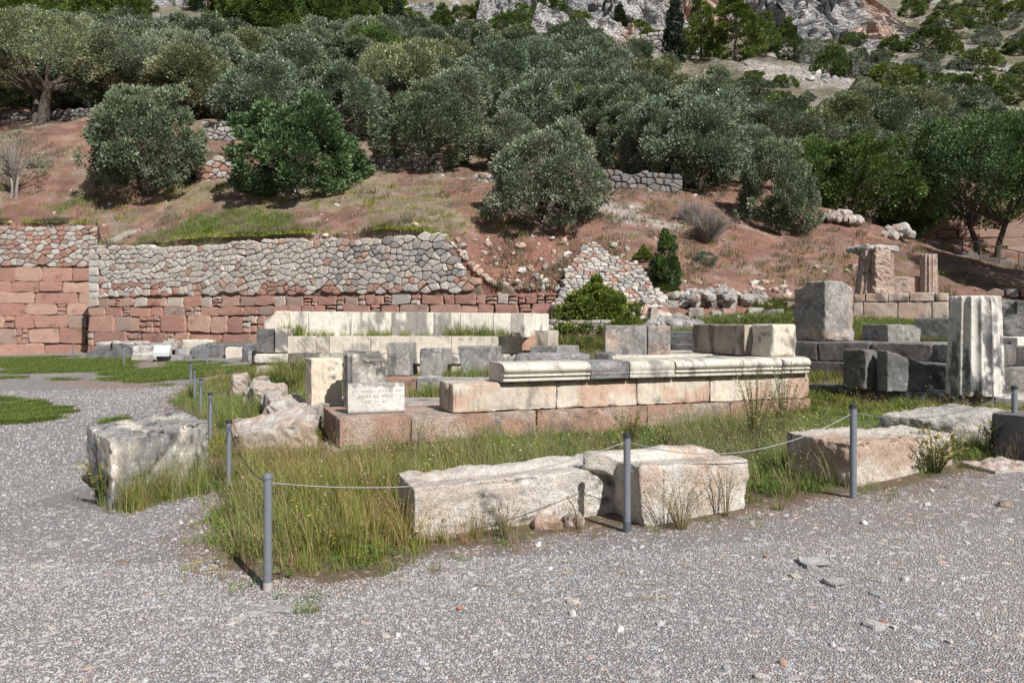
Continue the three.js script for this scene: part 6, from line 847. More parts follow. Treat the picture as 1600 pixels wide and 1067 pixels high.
{ // upper slopes: evergreen shrubs, grey shrubs, pines
  const r = rng(15), lab = { round_shrub: ['dark green round shrub on the rocky upper slope at the right', 'dark shrubs of the upper slope'], grey_shrub: ['grey-green shrub on the rocky upper slope at the right', 'grey shrubs of the upper slope'] };
  const nth = {}; const add = (sp, px, pyb, wpx, hpx) => { const p = hit(px, pyb, H), d = -p.z; tree(sp, sp === 'round_shrub' ? 'evergreen_shrub' : 'grey_shrub', Math.floor(r() * 3), p.x, p.y, p.z, wpx / F * d, hpx / F * d, r() * 6, `${lab[sp][0]}, ${ord(nth[sp] = (nth[sp] ?? 0) + 1)} from the left`, 'shrub', lab[sp][1]); };
  [[1296, 118, 62, 48, 'r'], [1345, 118, 46, 44, 'g'], [1265, 98, 52, 42, 'g'], [1395, 82, 48, 28, 'r'], [1452, 84, 82, 46, 'r'], [1530, 106, 70, 34, 'r'], [1540, 70, 50, 30, 'g'], [1545, 48, 54, 32, 'r'], [1510, 32, 40, 20, 'r'], [1470, 40, 56, 24, 'r'], [1425, 26, 40, 24, 'r'], [1580, 22, 50, 20, 'r'], [1500, 110, 44, 24, 'g'], [1455, 100, 44, 24, 'g'], [1390, 132, 90, 34, 'r'], [1450, 140, 70, 30, 'r'], [1350, 146, 44, 30, 'g'], [1500, 142, 60, 28, 'r'], [1560, 140, 60, 26, 'r'], [1600, 120, 50, 26, 'r'], [1590, 86, 44, 26, 'r'], [1400, 60, 40, 20, 'r'], [1275, 60, 40, 18, 'r'], [1100, 88, 56, 32, 'r'], [1060, 76, 40, 22, 'r'], [1015, 60, 40, 18, 'r'], [1186, 84, 50, 26, 'r'], [1335, 70, 44, 20, 'r'], [1372, 100, 40, 22, 'g'], [1425, 112, 44, 24, 'g'], [1570, 160, 70, 30, 'r'], [1520, 162, 60, 24, 'g'], [1225, 136, 50, 22, 'r'], [1175, 128, 44, 20, 'r'], [1430, 8, 50, 18, 'r'], [1360, 22, 30, 14, 'r'], [1540, 10, 60, 22, 'r'], [1480, 66, 40, 18, 'g'], [1610, 60, 40, 20, 'g'], [1320, 44, 24, 12, 'r'], [1245, 40, 30, 18, 'r']].sort((p, q) => p[0] - q[0]).forEach(([a, b, c, e, t]) => add(t === 'r' ? 'round_shrub' : 'grey_shrub', a, b, c, e));
  { const q = rng(44); const pts = []; for (let i = 0; i < 120; i++) { const px = lerp(1180, 1640, q()), py = lerp(2, 165, q()); if (inPoly([[1140, 70], [1240, 90], [1360, 130], [1350, 165], [1220, 150], [1130, 115]], px, py) || inPoly([[1240, -10], [1440, -10], [1425, 50], [1330, 78], [1250, 60]], px, py) || px < 1250) continue; pts.push([px, py, 16 + 26 * q(), 9 + 12 * q(), q() < 0.6 ? 'r' : 'g']); } pts.sort((a, b) => a[0] - b[0]).forEach(([a, b, c, e, t], i) => { const p = hit(a, b, H), d = -p.z; tree(t === 'r' ? 'round_shrub' : 'grey_shrub', 'low_shrub', i, p.x, p.y, p.z, c / F * d, e / F * d, q() * 6, `low ${t === 'r' ? 'green' : 'grey'} scrub bush on the rocky upper right slope, ${ord(i + 1)} from the left`, 'shrub', 'low scrub of the upper right slope'); }); }
  const lab2 = ['dark green shrub among the pale rocks at the top centre', 'shrubs among the rocks at the top centre']; [[640, 40, 60, 30], [655, 62, 40, 22], [600, 30, 60, 36], [725, 30, 50, 22], [735, 66, 60, 34], [760, 20, 50, 24], [820, 40, 60, 34], [836, 18, 50, 26], [905, 36, 40, 20], [930, 20, 44, 20], [815, 62, 44, 28], [760, 84, 50, 26], [700, 74, 46, 28], [875, 66, 36, 18], [1000, 46, 30, 16], [950, 44, 30, 18], [570, 60, 60, 36], [665, 92, 50, 30]].sort((p, q) => p[0] - q[0]).forEach(([a, b, c, e], i) => { const p = hit(a, b, H), d = -p.z; tree('round_shrub', 'evergreen_shrub', Math.floor(r() * 3), p.x, p.y, p.z, c / F * d, e / F * d, r() * 6, `${lab2[0]}, ${ord(i + 1)} from the left`, 'shrub', lab2[1]); });
  let np = 0; for (let i = 0; i < 34; i++) { const px = lerp(-60, 620, (i + r()) / 34), d = 84 + r() * 34, q = P(px, 0, d), y = H(q.x, q.z); if (px > 205 && px < 315 && r() < 0.8) continue; np++; tree('pine', 'pine_tree', i, q.x, y, q.z, 5.5 + 2 * r(), 6.5 + 3 * r(), r() * 6, `dark green pine of the wood above the grove, ${ord(np)} from the left`, 'tree', 'pines above the left half of the grove'); }
}
// single plants near the ruins; a tree outside the frame whose shade falls on the bank at the right
tree('broad_tree', 'broad_tree', 0, 21.5, H(21.5, -25.5), -25.5, 7.5, 9.2, 1.3, 'broad dark tree beyond the right edge that shades the bank behind the red columns', 'tree');
tree('ivy_mound', 'ivy_mound', 0, ...hit(934, 511, H).toArray(), 172 / F * 22, 1.5, 0.3, 'big mound of ivy right of the tumbled revetment', 'shrub');
{ const p = hit(1042, 446, H), d = -p.z; tree('ivy_upright', 'ivy_bush', 0, p.x, p.y, p.z, 56 / F * d, 92 / F * d, 1, 'tall dark green ivy bush standing on the red slope', 'bush'); }
treeAt('ivy_mound', 'green_shrub', 0, 1006, 398, 44, 26.3, 'small green shrub left of the tall ivy bush', 'shrub', { turn: 2 }); treeAt('ivy_mound', 'green_shrub', 0, 1040, 452, 40, 24.5, 'low green shrub at the foot of the tall ivy bush', 'shrub', { turn: 4 });
treeAt('grey_shrub', 'grey_herb', 0, 1105, 408, 44, 26.6, 'low grey-green herb on the red slope right of the ivy bush', 'shrub');
function bareBush(label, px, pyb, wpx, hpx, mat, seed, name = 'dry_bush', n = 260) { const p = hit(px, pyb, H), d = -p.z, w = wpx / F * d, h = hpx / F * d, r = rng(seed), L = []; for (let i = 0; i < n; i++) { const a = r() * 6.28, t = Math.sqrt(r()), e = new V3(Math.cos(a) * w / 2 * t, h * (1 - 0.45 * t * t) * (0.6 + 0.45 * r()), Math.sin(a) * w / 2 * t), s = new V3(Math.cos(a) * w * 0.07 * t, 0, Math.sin(a) * w * 0.07 * t); L.push(limb([s, s.clone().lerp(e, 0.5).add(new V3((r() - 0.5) * 0.1, 0.05 * h, (r() - 0.5) * 0.1)), e], 0.012, 0.004, 3)); } return solo(name, mergeGeometries(L), mat, label, 'bush', [p.x, p.y - 0.03, p.z]); }
bareBush('dry grey leafless bush on the red slope under the large olive', 1106, 378, 84, 62, M.twig, 3, 'dry_bush', 420); bareBush('dry grey leafless bush left of the other one on the red slope', 1078, 352, 58, 44, M.twig, 5, 'dry_bush', 300);
{ const p = hit(16, 308, H), d = -p.z; const s = SP.grey_shrub[0]; const g = thing('small_tree', 'small half bare grey tree at the left edge of the terrace', 'tree', [p.x, p.y, p.z]); part('trunk', (() => { const r = rng(8), L = []; for (let k = 0; k < 2; k++) L.push(limb([new V3(k * 0.25, -0.2, 0), new V3(0.1 + k * 0.2, 0.5, 0.05), new V3(-0.1 + 0.5 * k, 1.1, 0)], 0.08, 0.05, 6)); for (let i = 0; i < 90; i++) { const a = r() * 6.28, t = r(), e = new V3(0.1 + Math.cos(a) * 1.4 * t, 1.2 + 1.7 * r(), Math.sin(a) * 1.3 * t); L.push(limb([new V3(0.1 + (r() - 0.5) * 0.5, 0.8 + 0.3 * r(), 0), e.clone().multiplyScalar(0.7).add(new V3(0, 0.2, 0)), e], 0.022, 0.005, 4)); } return mergeGeometries(L); })(), M.twig, g); part('crown', crownGeo({ seed: 99, w: 2.8, y0: 1.0, y1: 2.8, clumps: 40, cr: 0.35, leaves: 1800, leaf: [0.1, 0.045], tones: T.olive, silver: 0.2, silverCol: [0.2, 0.17, 0.1], fill: 0.4 }), M.leaf, g); }
// ------------------------------------------------------------------ grass, weeds, gravel: what nobody could count
function tuft(o) {                                            // blades bending out from a foot
  const r = rng(o.seed), pos = [], col = [], idx = [];
  for (let b = 0; b < o.n; b++) {
    const a = r() * 6.28, R = o.r * Math.sqrt(r()), x0 = Math.cos(a) * R, z0 = Math.sin(a) * R, h = o.h * (0.55 + 0.6 * r()), bend = h * (o.bend ?? 0.45) * (0.3 + r()), da = a + (r() - 0.5) * 2.4, w = o.w * (0.7 + 0.6 * r()), c = o.cols[Math.floor(r() * o.cols.length)], k = 0.75 + 0.5 * r(), at0 = pos.length / 3, sx = -Math.sin(da + 0.4) * w / 2, sz = Math.cos(da + 0.4) * w / 2, S = o.seg ?? 3;
    for (let i = 0; i <= S; i++) { const t = i / S, x = x0 + Math.cos(da) * bend * t * t, z = z0 + Math.sin(da) * bend * t * t, y = h * (t - 0.22 * t * t * (bend / h)), q = 1 - t * 0.9; if (i < S) { pos.push(x - sx * q, y, z - sz * q, x + sx * q, y, z + sz * q); col.push(...c.map((v) => v * k), ...c.map((v) => v * k)); } else { pos.push(x, y, z); col.push(...c.map((v) => v * k)); } }
    for (let i = 0; i < S - 1; i++) { const p = at0 + i * 2; idx.push(p, p + 1, p + 2, p + 1, p + 3, p + 2); } const p = at0 + (S - 1) * 2; idx.push(p, p + 1, p + 2);
    if (o.head && r() < o.head) { const hx = pos[pos.length - 3], hy = pos[pos.length - 2], hz = pos[pos.length - 1]; for (let s = 0; s < 5; s++) { const q = pos.length / 3, e = 0.022; const yy = hy - s * 0.014, xx = hx + (r() - 0.5) * 0.014, zz = hz + (r() - 0.5) * 0.014; pos.push(xx, yy, zz, xx + (r() - 0.5) * e, yy + 0.018, zz + (r() - 0.5) * e, xx + (r() - 0.5) * e * 0.6, yy + 0.004, zz + (r() - 0.5) * e * 0.6); for (let v = 0; v < 3; v++) col.push(0.34, 0.28, 0.15); idx.push(q, q + 1, q + 2); } }
  }
  return bufGeo(pos, idx, null, col, false);
}
const GC = { lush: [[0.15, 0.23, 0.04], [0.115, 0.19, 0.034], [0.19, 0.255, 0.05], [0.25, 0.265, 0.07]], dry: [[0.22, 0.26, 0.055], [0.29, 0.285, 0.08], [0.16, 0.22, 0.042], [0.40, 0.36, 0.16], [0.13, 0.19, 0.036]], straw: [[0.34, 0.28, 0.15], [0.27, 0.22, 0.11], [0.22, 0.19, 0.09]] };
function strew(name, label, geos, places, category) {          // places: [x, y, z, scale, turn, tint]
  places.length && geos.forEach((geo, k) => {
    const list = places.filter((_, i) => i % geos.length === k), m = new THREE.InstancedMesh(geo, M.blade, list.length), o = new THREE.Object3D(), c = new THREE.Color();
    list.forEach((p, i) => { o.position.set(p[0], p[1], p[2]); o.rotation.set(0, p[4], 0); o.scale.setScalar(p[3]); o.updateMatrix(); m.setMatrixAt(i, o.matrix); c.setRGB(...(p[5] ?? [1, 1, 1])); m.setColorAt(i, c); });
    m.name = numbered(name); m.castShadow = m.receiveShadow = true; m.userData.kind = 'stuff'; m.userData.label = label; m.userData.category = category ?? 'grass'; scene.add(m);
  });
}
// where stones stand no grass grows through them
const foot = []; scene.updateMatrixWorld(true);
for (const o of scene.children) { if (!o.userData.category || o.userData.kind || ['wire', 'tree', 'shrub', 'bush', 'post', 'handrail', 'fence', 'steps', 'log', 'stake'].includes(o.userData.category)) continue; const list = o.isMesh ? [o] : o.children; for (const m of list) if (m.isMesh) { m.geometry.computeBoundingBox(); const b = m.geometry.boundingBox, inv = m.matrixWorld.clone().invert(); const w = new THREE.Box3().copy(b).applyMatrix4(m.matrixWorld); if (w.min.z > -28) foot.push({ inv, b, w }); } }
const covered = (x, y, z, e = 0.02) => { const v = new V3(); for (const f of foot) { if (x < f.w.min.x - e || x > f.w.max.x + e || z < f.w.min.z - e || z > f.w.max.z + e || y > f.w.max.y - 0.05 || y < f.w.min.y - 0.3) continue; v.set(x, y + 0.04, z).applyMatrix4(f.inv); if (v.x > f.b.min.x - e && v.x < f.b.max.x + e && v.z > f.b.min.z - e && v.z < f.b.max.z + e) return true; } return false; };
const bareFront = region([[640, 875], [690, 868], [860, 838], [1000, 828], [1090, 828], [1170, 806], [1010, 800], [960, 800], [800, 830], [660, 852]]), worn = region([[1240, 795], [1340, 778], [1470, 750], [1540, 730], [1500, 722], [1340, 760], [1240, 775]]);
{
  const r = rng(71), low = [], tall = [], dry = [], flo = [], clo = [], lawn = [];
  const X0 = -16, X1 = 16; const N = 60000;
  for (let i = 0; i < N; i++) {                               // meadow, thicker near the camera
    const d = 4.7 * Math.pow(26 / 4.7, Math.sqrt(r()) * 0.999), px = lerp(150, 1700, r()), q = P(px, 500, d), x = q.x, z = q.z; if (meadowAt(x, z) < 0.5 && !(skirtAt(x, z) > 0.5)) continue;
    const y = lowH(x, z); if (covered(x, y, z)) continue;
    const dens = fbm(x * 0.9, 14, z * 0.9, 3), bare = Math.max(sstep(-0.05, 0.15, distPoly(bareFront, x, z)), sstep(-0.05, 0.15, distPoly(worn, x, z)) * 0.7); const t = r(), tint = 0.8 + 0.4 * r(), warm = sstep(-0.2, 0.4, fbm(x * 0.5, 3, z * 0.5, 3));
    const tt = [tint * lerp(0.9, 1.25, warm), tint, tint * 0.95], ed = skirtAt(x, z) > 0.5 ? 0.6 : distPoly(REG.meadow, x, z); if (bare > 0.4) { if (t < 0.10) dry.push([x, y, z, 0.3 + 0.35 * r(), r() * 6.3, tt]); else if (t < 0.13) low.push([x, y, z, 0.5 + 0.5 * r(), r() * 6.3, tt]); continue; }
    { const th = x < -0.2 ? 0.22 : 0.5; if (ed < th && r() > 0.3 + 0.7 * Math.max(0, ed) / th) continue; } if (dens < -0.25 && r() < 0.6) continue; if (d > 13 && r() < 0.35) continue;
    if (r() < 0.09 && (dens > 0.05 || ed < 0.5)) { clo.push([x, y, z, 0.6 + 0.8 * r(), r() * 6.3, tt]); continue; }
    const tallness = sstep(0.1, x < -0.2 ? 0.5 : 0.8, ed) * sstep(-0.3, 0.25, fbm(x * 0.7 + 7, 1, z * 0.7, 3) + (d < 8 && x < -0.5 ? 0.3 : 0)) * (x > 0.2 && d < 7 ? 0.55 : 1) * (x > 4 && d > 8.5 ? 0.4 : 1) * (d > 7.4 && x < 5 && x > -2.4 ? 0.5 : 1);
    if (x > 3.6 && d > 8.3) { if (t < 0.62) low.push([x, y, z, 0.9 + 0.9 * r(), r() * 6.3, tt]); else if (t < 0.70) flo.push([x, y, z, 0.6 + 0.5 * r(), r() * 6.3]); else if (t < 0.74) dry.push([x, y, z, 0.35 + 0.4 * r(), r() * 6.3, tt]); continue; } if (t < 0.34) low.push([x, y, z, 0.6 + 0.7 * r(), r() * 6.3, tt]); else if (t < 0.36 + 0.38 * tallness) tall.push([x, y, z, (0.45 + 0.55 * r()) * (0.55 + 0.6 * tallness), r() * 6.3, tt]); else if (t < 0.86 && r() < 0.7) low.push([x, y, z, 0.5 + 0.6 * r(), r() * 6.3, tt]); else if (t > 0.955 && ed > 0.3) flo.push([x, y, z, 0.6 + 0.7 * r(), r() * 6.3]); else if (t > (d < 9.5 ? 0.82 : 0.9)) dry.push([x, y, z, 0.5 + 0.6 * r(), r() * 6.3, tt]);
  }
  for (let i = 0; i < 9000; i++) { const d = lerp(4.4, 8.5, r()), q = P(lerp(100, 1660, r()), 500, d), ed = distPoly(REG.meadow, q.x, q.z); if (ed > 0.02 || ed < -0.3 || r() > 0.16 * Math.exp(ed * 6) + 0.01) continue; const y = lowH(q.x, q.z); if (covered(q.x, y, q.z)) continue; (r() < 0.5 ? low : r() < 0.5 ? dry : clo).push([q.x, y, q.z, 0.3 + 0.4 * r(), r() * 6.3, [1.05, 1, 1]]); }
  { const p = hit(472, 956, lowH); for (let i = 0; i < 9; i++) low.push([p.x + (r() - 0.5) * 0.12, p.y, p.z + (r() - 0.5) * 0.05, 0.4 + 0.3 * r(), r() * 6, [1, 1, 1]]); }
  for (let i = 0; i < 26000; i++) { const px = lerp(-60, 420, r()), py = lerp(552, 692, r() ** 1.3), p = hit(px, py, lowH); if (lawnAt(p.x, p.z) < 0.4 + 0.6 * r() || covered(p.x, p.y, p.z)) continue; lawn.push([p.x, p.y, p.z, 0.5 + 0.6 * r(), r() * 6.3, [0.9 + 0.2 * r(), 1, 0.9]]); }
  strew('low_grass', 'low green grass of the fenced meadow', [1, 2, 3].map((s) => tuft({ seed: s, n: 26, r: 0.09, h: 0.11, w: 0.0065, bend: 0.8, cols: GC.lush, seg: 2 })), low);
  strew('tall_grass', 'tall yellow-green grass of the fenced meadow', [4, 5, 6].map((s) => tuft({ seed: s, n: 24, r: 0.09, h: 0.42, w: 0.006, bend: 0.5, cols: GC.dry, seg: 4, head: 0.22 })), tall);
  const clover = (s) => { const q = rng(s), pos = [], col = [], idx = []; for (let i = 0; i < 26; i++) { const a = q() * 6.28, R = 0.10 * Math.sqrt(q()), h = 0.02 + 0.06 * q(), x = Math.cos(a) * R, z = Math.sin(a) * R, da = q() * 6.28, l = 0.018 + 0.022 * q(), w = l * 0.7, at0 = pos.length / 3, dx = Math.cos(da), dz = Math.sin(da), ty = 0.4 * (q() - 0.3); pos.push(x, h, z, x + dx * l * 0.5 - dz * w / 2, h + ty * l * 0.5, z + dz * l * 0.5 + dx * w / 2, x + dx * l, h + ty * l, z + dz * l, x + dx * l * 0.5 + dz * w / 2, h + ty * l * 0.5, z + dz * l * 0.5 - dx * w / 2); const k = 0.75 + 0.5 * q(); for (let v = 0; v < 4; v++) col.push(0.105 * k, 0.235 * k, 0.035 * k); idx.push(at0, at0 + 1, at0 + 2, at0, at0 + 2, at0 + 3); } return bufGeo(pos, idx, null, col, false); };
  strew('clover', 'low broad-leaved green plants among the meadow grass', [clover(31), clover(32)], clo, 'clover');
  strew('dry_grass', 'dry straw grass of the fenced meadow', [7, 8].map((s) => tuft({ seed: s, n: 20, r: 0.06, h: 0.42, w: 0.004, bend: 0.75, cols: GC.straw, seg: 4, head: 0.4 })), dry);
  strew('lawn_grass', 'short green lawn grass at the left', [9, 10].map((s) => tuft({ seed: s, n: 34, r: 0.17, h: 0.10, w: 0.012, bend: 0.8, cols: [[0.105, 0.17, 0.033], [0.125, 0.19, 0.038], [0.15, 0.19, 0.045], [0.21, 0.21, 0.075]], seg: 2 })), lawn);
  const daisy = (s, c) => { const q = rng(s), pos = [], col = [], idx = [], t = tuft({ seed: s, n: 6, r: 0.05, h: 0.24, w: 0.004, bend: 0.35, cols: [[0.13, 0.16, 0.05]], seg: 3 }); const L = [t]; for (let i = 0; i < 4; i++) { const h = 0.12 + 0.2 * q(), x = (q() - 0.5) * 0.16, z = (q() - 0.5) * 0.16, at0 = pos.length / 3; for (let k = 0; k < 7; k++) { const a = k / 7 * 6.28; pos.push(x + Math.cos(a) * 0.0095, h + (q() - 0.5) * 0.006, z + Math.sin(a) * 0.0095); col.push(...c); } pos.push(x, h + 0.006, z); col.push(0.5, 0.36, 0.05); for (let k = 0; k < 7; k++) idx.push(at0 + k, at0 + (k + 1) % 7, at0 + 7); } L.push(bufGeo(pos, idx, null, col, false)); return mergeGeometries(L); };
  strew('meadow_flowers', 'small white and yellow flowers in the meadow', [daisy(11, [0.7, 0.68, 0.6]), daisy(12, [0.75, 0.72, 0.66]), daisy(13, [0.62, 0.42, 0.03])], flo, 'flowers');
  // weeds on the bench and in the joints
  const wd = []; const sp = (px0, px1, d, y, n, s) => { for (let i = 0; i < n; i++) { const q = P(lerp(px0, px1, r()), 500, d + (r() - 0.5) * 0.3); wd.push([q.x, y, q.z, s * (0.5 + 0.8 * r()), r() * 6.3, [1, 1, 1]]); } };
  sp(442, 480, 18.4, 1.28, 24, 0.9); sp(470, 600, 18.4, 1.27, 60, 0.55); sp(600, 700, 18.4, 1.26, 30, 0.5); sp(695, 800, 18.4, 1.26, 70, 0.9); sp(430, 520, 17.0, 0.3, 160, 1.5); sp(400, 470, 15.5, 0.25, 140, 1.3); sp(850, 960, 19.6, 0.98, 120, 1.0); sp(690, 770, 13.9, 0.64, 40, 0.7); sp(640, 690, 12.3, 0.46, 40, 0.7);
  strew('weeds', 'green and yellow weeds growing on the ruins', [14, 15].map((s) => tuft({ seed: s, n: 18, r: 0.08, h: 0.34, w: 0.011, bend: 0.5, cols: GC.lush.concat(GC.dry), seg: 3, head: 0.1 })), wd, 'weeds');
  // terrace at the right and the hill
  const tg = [], hg = [];
  for (let i = 0; i < 16000; i++) { const px = lerp(860, 1660, r()), py = lerp(470, 545, r()), p = hit(px, py, H), n = fbm(p.x * 0.8, 3, p.z * 0.8, 3); if (-p.z < 12.5 || -p.z > 26 || n < 0.02 + 0.1 * r() || covered(p.x, p.y, p.z)) continue; tg.push([p.x, p.y, p.z, 0.7 + 0.9 * r(), r() * 6.3, [0.9 + 0.3 * r(), 1, 1]]); }
  strew('terrace_grass', 'patchy green grass on the terrace right of the revetment', [16, 17].map((s) => tuft({ seed: s, n: 22, r: 0.14, h: 0.13, w: 0.014, bend: 0.6, cols: [[0.10, 0.17, 0.03], [0.13, 0.20, 0.04], [0.18, 0.20, 0.06], [0.22, 0.2, 0.08]], seg: 2 })), tg);
  for (let i = 0; i < 26000; i++) { const px = lerp(-40, 1640, r()), py = lerp(285, 470, r()), p = hit(px, py, H), d = -p.z; if (d < 24 || d > 46) continue; const g1 = Math.max(sstep(-0.4, 0.6, distPoly(HREG.green1, p.x, p.z) + 0.6 * fbm(p.x, 2, p.z, 3)), sstep(-0.3, 0.4, distPoly(HREG.green2, p.x, p.z) + 0.5 * fbm(p.x, 2, p.z, 3))), n = fbm(p.x * 0.33, 4.4, p.z * 0.33, 4); if (distPoly(HREG.scar, p.x, p.z) > -0.1) continue; if (g1 > 0.35 + 0.6 * r() && fbm(p.x * 1.2, 8, p.z * 1.2, 3) > -0.25 + 0.3 * r()) hg.push([p.x, p.y, p.z, 0.45 + 0.6 * r(), r() * 6.3, [1, 1, 0.9]]); else if (px < 800 && n > 0.0 && r() < 0.10) hg.push([p.x, p.y, p.z, 0.5 + 0.9 * r(), r() * 6.3, [1.7, 1.25, 1.3]]); else if (r() < 0.012) hg.push([p.x, p.y, p.z, 0.6 + 0.9 * r(), r() * 6.3, [1.6, 1.2, 1.3]]); }
  const ht = []; for (let i = 0; i < 9000; i++) { const px = lerp(-40, 1640, r()), py = lerp(200, 470, r()), p = hit(px, py, H), d = -p.z; if (d < 24 || d > 50 || fbm(p.x * 0.7, 13, p.z * 0.9, 3) < -0.02) continue; ht.push([p.x, p.y, p.z, 0.5 + 1.1 * r() ** 2, r() * 6.3, [0.8 + 0.4 * r(), 1, 1]]); }
  strew('dry_tufts', 'dry brown tufts scattered over the red slope', [41, 42].map((s) => tuft({ seed: s, n: 20, r: 0.14, h: 0.22, w: 0.016, bend: 0.7, cols: [[0.24, 0.19, 0.12], [0.19, 0.17, 0.10], [0.16, 0.17, 0.075], [0.28, 0.24, 0.17]], seg: 2 })), ht);
  strew('hill_grass', 'green and dry grass on the terrace above the retaining walls', [18, 19].map((s) => tuft({ seed: s, n: 26, r: 0.24, h: 0.17, w: 0.022, bend: 0.7, cols: [[0.14, 0.23, 0.035], [0.17, 0.26, 0.045], [0.22, 0.26, 0.06]], seg: 2 })), hg);
}
function weedPlant(label, px, pyb, hgt, w, seed, cols, flower, n = 26) { const wispy = [4, 5, 6, 7, 8, 9, 14].includes(seed), per = wispy ? 4 : 16;     // a tall branching weed with small leaves and seed heads
  const p = hit(px, pyb, lowH), r = rng(seed), L = [], pos = [], col = [], idx = []; const g = thing('tall_weed', label, 'plant', [p.x, p.y, p.z]);
  for (let i = 0; i < n; i++) { const a = r() * 6.28, t = Math.sqrt(r()), e = new V3(Math.cos(a) * w / 2 * t + (r() - 0.5) * 0.05, hgt * (0.55 + 0.45 * r()), Math.sin(a) * w / 2 * t), s = new V3(e.x * 0.15, 0, e.z * 0.15), m = s.clone().lerp(e, 0.5).add(new V3(-e.x * 0.15, 0.05 * hgt, -e.z * 0.15)); L.push(limb([s, m, e], wispy ? 0.0024 : 0.0042, wispy ? 0.001 : 0.0018, 3)); const cv = new THREE.CatmullRomCurve3([s, m, e]);
    for (let k = 0; k < per; k++) { const q = cv.getPoint(wispy ? 0.75 + 0.25 * r() : 0.2 + 0.8 * r()), da = r() * 6.28, l = (wispy ? 0.5 : 1) * (0.014 + 0.03 * r()), at0 = pos.length / 3, dx = Math.cos(da) * l, dz = Math.sin(da) * l, c = r() < 0.25 ? flower : cols[Math.floor(r() * cols.length)]; pos.push(q.x, q.y, q.z, q.x + dx * 0.5 - dz * 0.25, q.y + l * 0.4, q.z + dz * 0.5 + dx * 0.25, q.x + dx, q.y + l * 0.5, q.z + dz, q.x + dx * 0.5 + dz * 0.25, q.y + l * 0.2, q.z + dz * 0.5 - dx * 0.25); for (let v = 0; v < 4; v++) col.push(...c); idx.push(at0, at0 + 1, at0 + 2, at0, at0 + 2, at0 + 3); } }
  part('stems', mergeGeometries(L), std({ color: new THREE.Color().setRGB(...cols[0]), roughness: 0.9 }), g); part('leaves', bufGeo(pos, idx, null, col, false), M.blade, g);
}
const ye = [[0.17, 0.17, 0.05], [0.13, 0.15, 0.04], [0.22, 0.2, 0.07]], br = [[0.16, 0.13, 0.07], [0.22, 0.18, 0.09], [0.12, 0.13, 0.04]];
weedPlant('yellow-green bushy weed before the pink course, above the second front post', 985, 704, 0.5, 0.55, 1, ye, [0.3, 0.28, 0.06], 44);
weedPlant('tall flowering weed at the right corner of the monument, left of two', 1180, 700, 0.95, 0.55, 2, ye, [0.7, 0.68, 0.6], 40); weedPlant('tall flowering weed at the right corner of the monument, right of two', 1225, 694, 1.0, 0.7, 3, ye, [0.68, 0.66, 0.58], 40);
weedPlant('thin brown weed before the left end of the pink course', 648, 716, 0.55, 0.5, 4, br, [0.3, 0.27, 0.12], 34); weedPlant('low brown weed before the middle of the pink course', 740, 712, 0.42, 0.6, 5, br, [0.34, 0.3, 0.14], 30);
weedPlant('dry brown weed before the short thick pale block', 1065, 826, 0.42, 0.6, 6, [[0.24, 0.2, 0.1], [0.3, 0.25, 0.13], [0.18, 0.17, 0.06]], [0.33, 0.28, 0.15], 60); weedPlant('dry brown weed at the right corner of the short thick block', 1135, 806, 0.4, 0.3, 7, [[0.22, 0.19, 0.09], [0.28, 0.23, 0.12]], [0.3, 0.26, 0.14], 26);
weedPlant('thin weed before the middle of the long trough block', 790, 842, 0.3, 0.4, 8, br, [0.35, 0.3, 0.16], 30); weedPlant('small weed with yellow flowers at the right end of the long trough block', 905, 826, 0.28, 0.3, 9, br, [0.6, 0.45, 0.05], 20);
weedPlant('weed with yellow flowers against the rough pale block at the right', 1462, 738, 0.4, 0.7, 10, [[0.13, 0.15, 0.04], [0.19, 0.17, 0.07]], [0.6, 0.48, 0.06], 40); weedPlant('dark green weed between the grey slab and the concrete block', 1556, 712, 0.38, 0.35, 11, [[0.07, 0.1, 0.03], [0.1, 0.12, 0.04]], [0.4, 0.36, 0.08], 34);
weedPlant('thin green weed beside the left edge of the split marble block', 160, 790, 0.42, 0.45, 12, [[0.11, 0.14, 0.04], [0.16, 0.17, 0.06]], [0.5, 0.4, 0.06], 36); weedPlant('leafy green plant at the foot of the cream hammered slab', 532, 640, 0.3, 0.45, 13, [[0.09, 0.16, 0.035], [0.12, 0.2, 0.05]], [0.1, 0.17, 0.04], 50);
weedPlant('grey weed in the gap left of the pink upper course', 668, 640, 0.5, 0.4, 14, br, [0.3, 0.28, 0.14], 24); weedPlant('low yellowish weed right of the bushy weed before the pink course', 1050, 700, 0.25, 0.5, 15, ye, [0.3, 0.28, 0.06], 30);
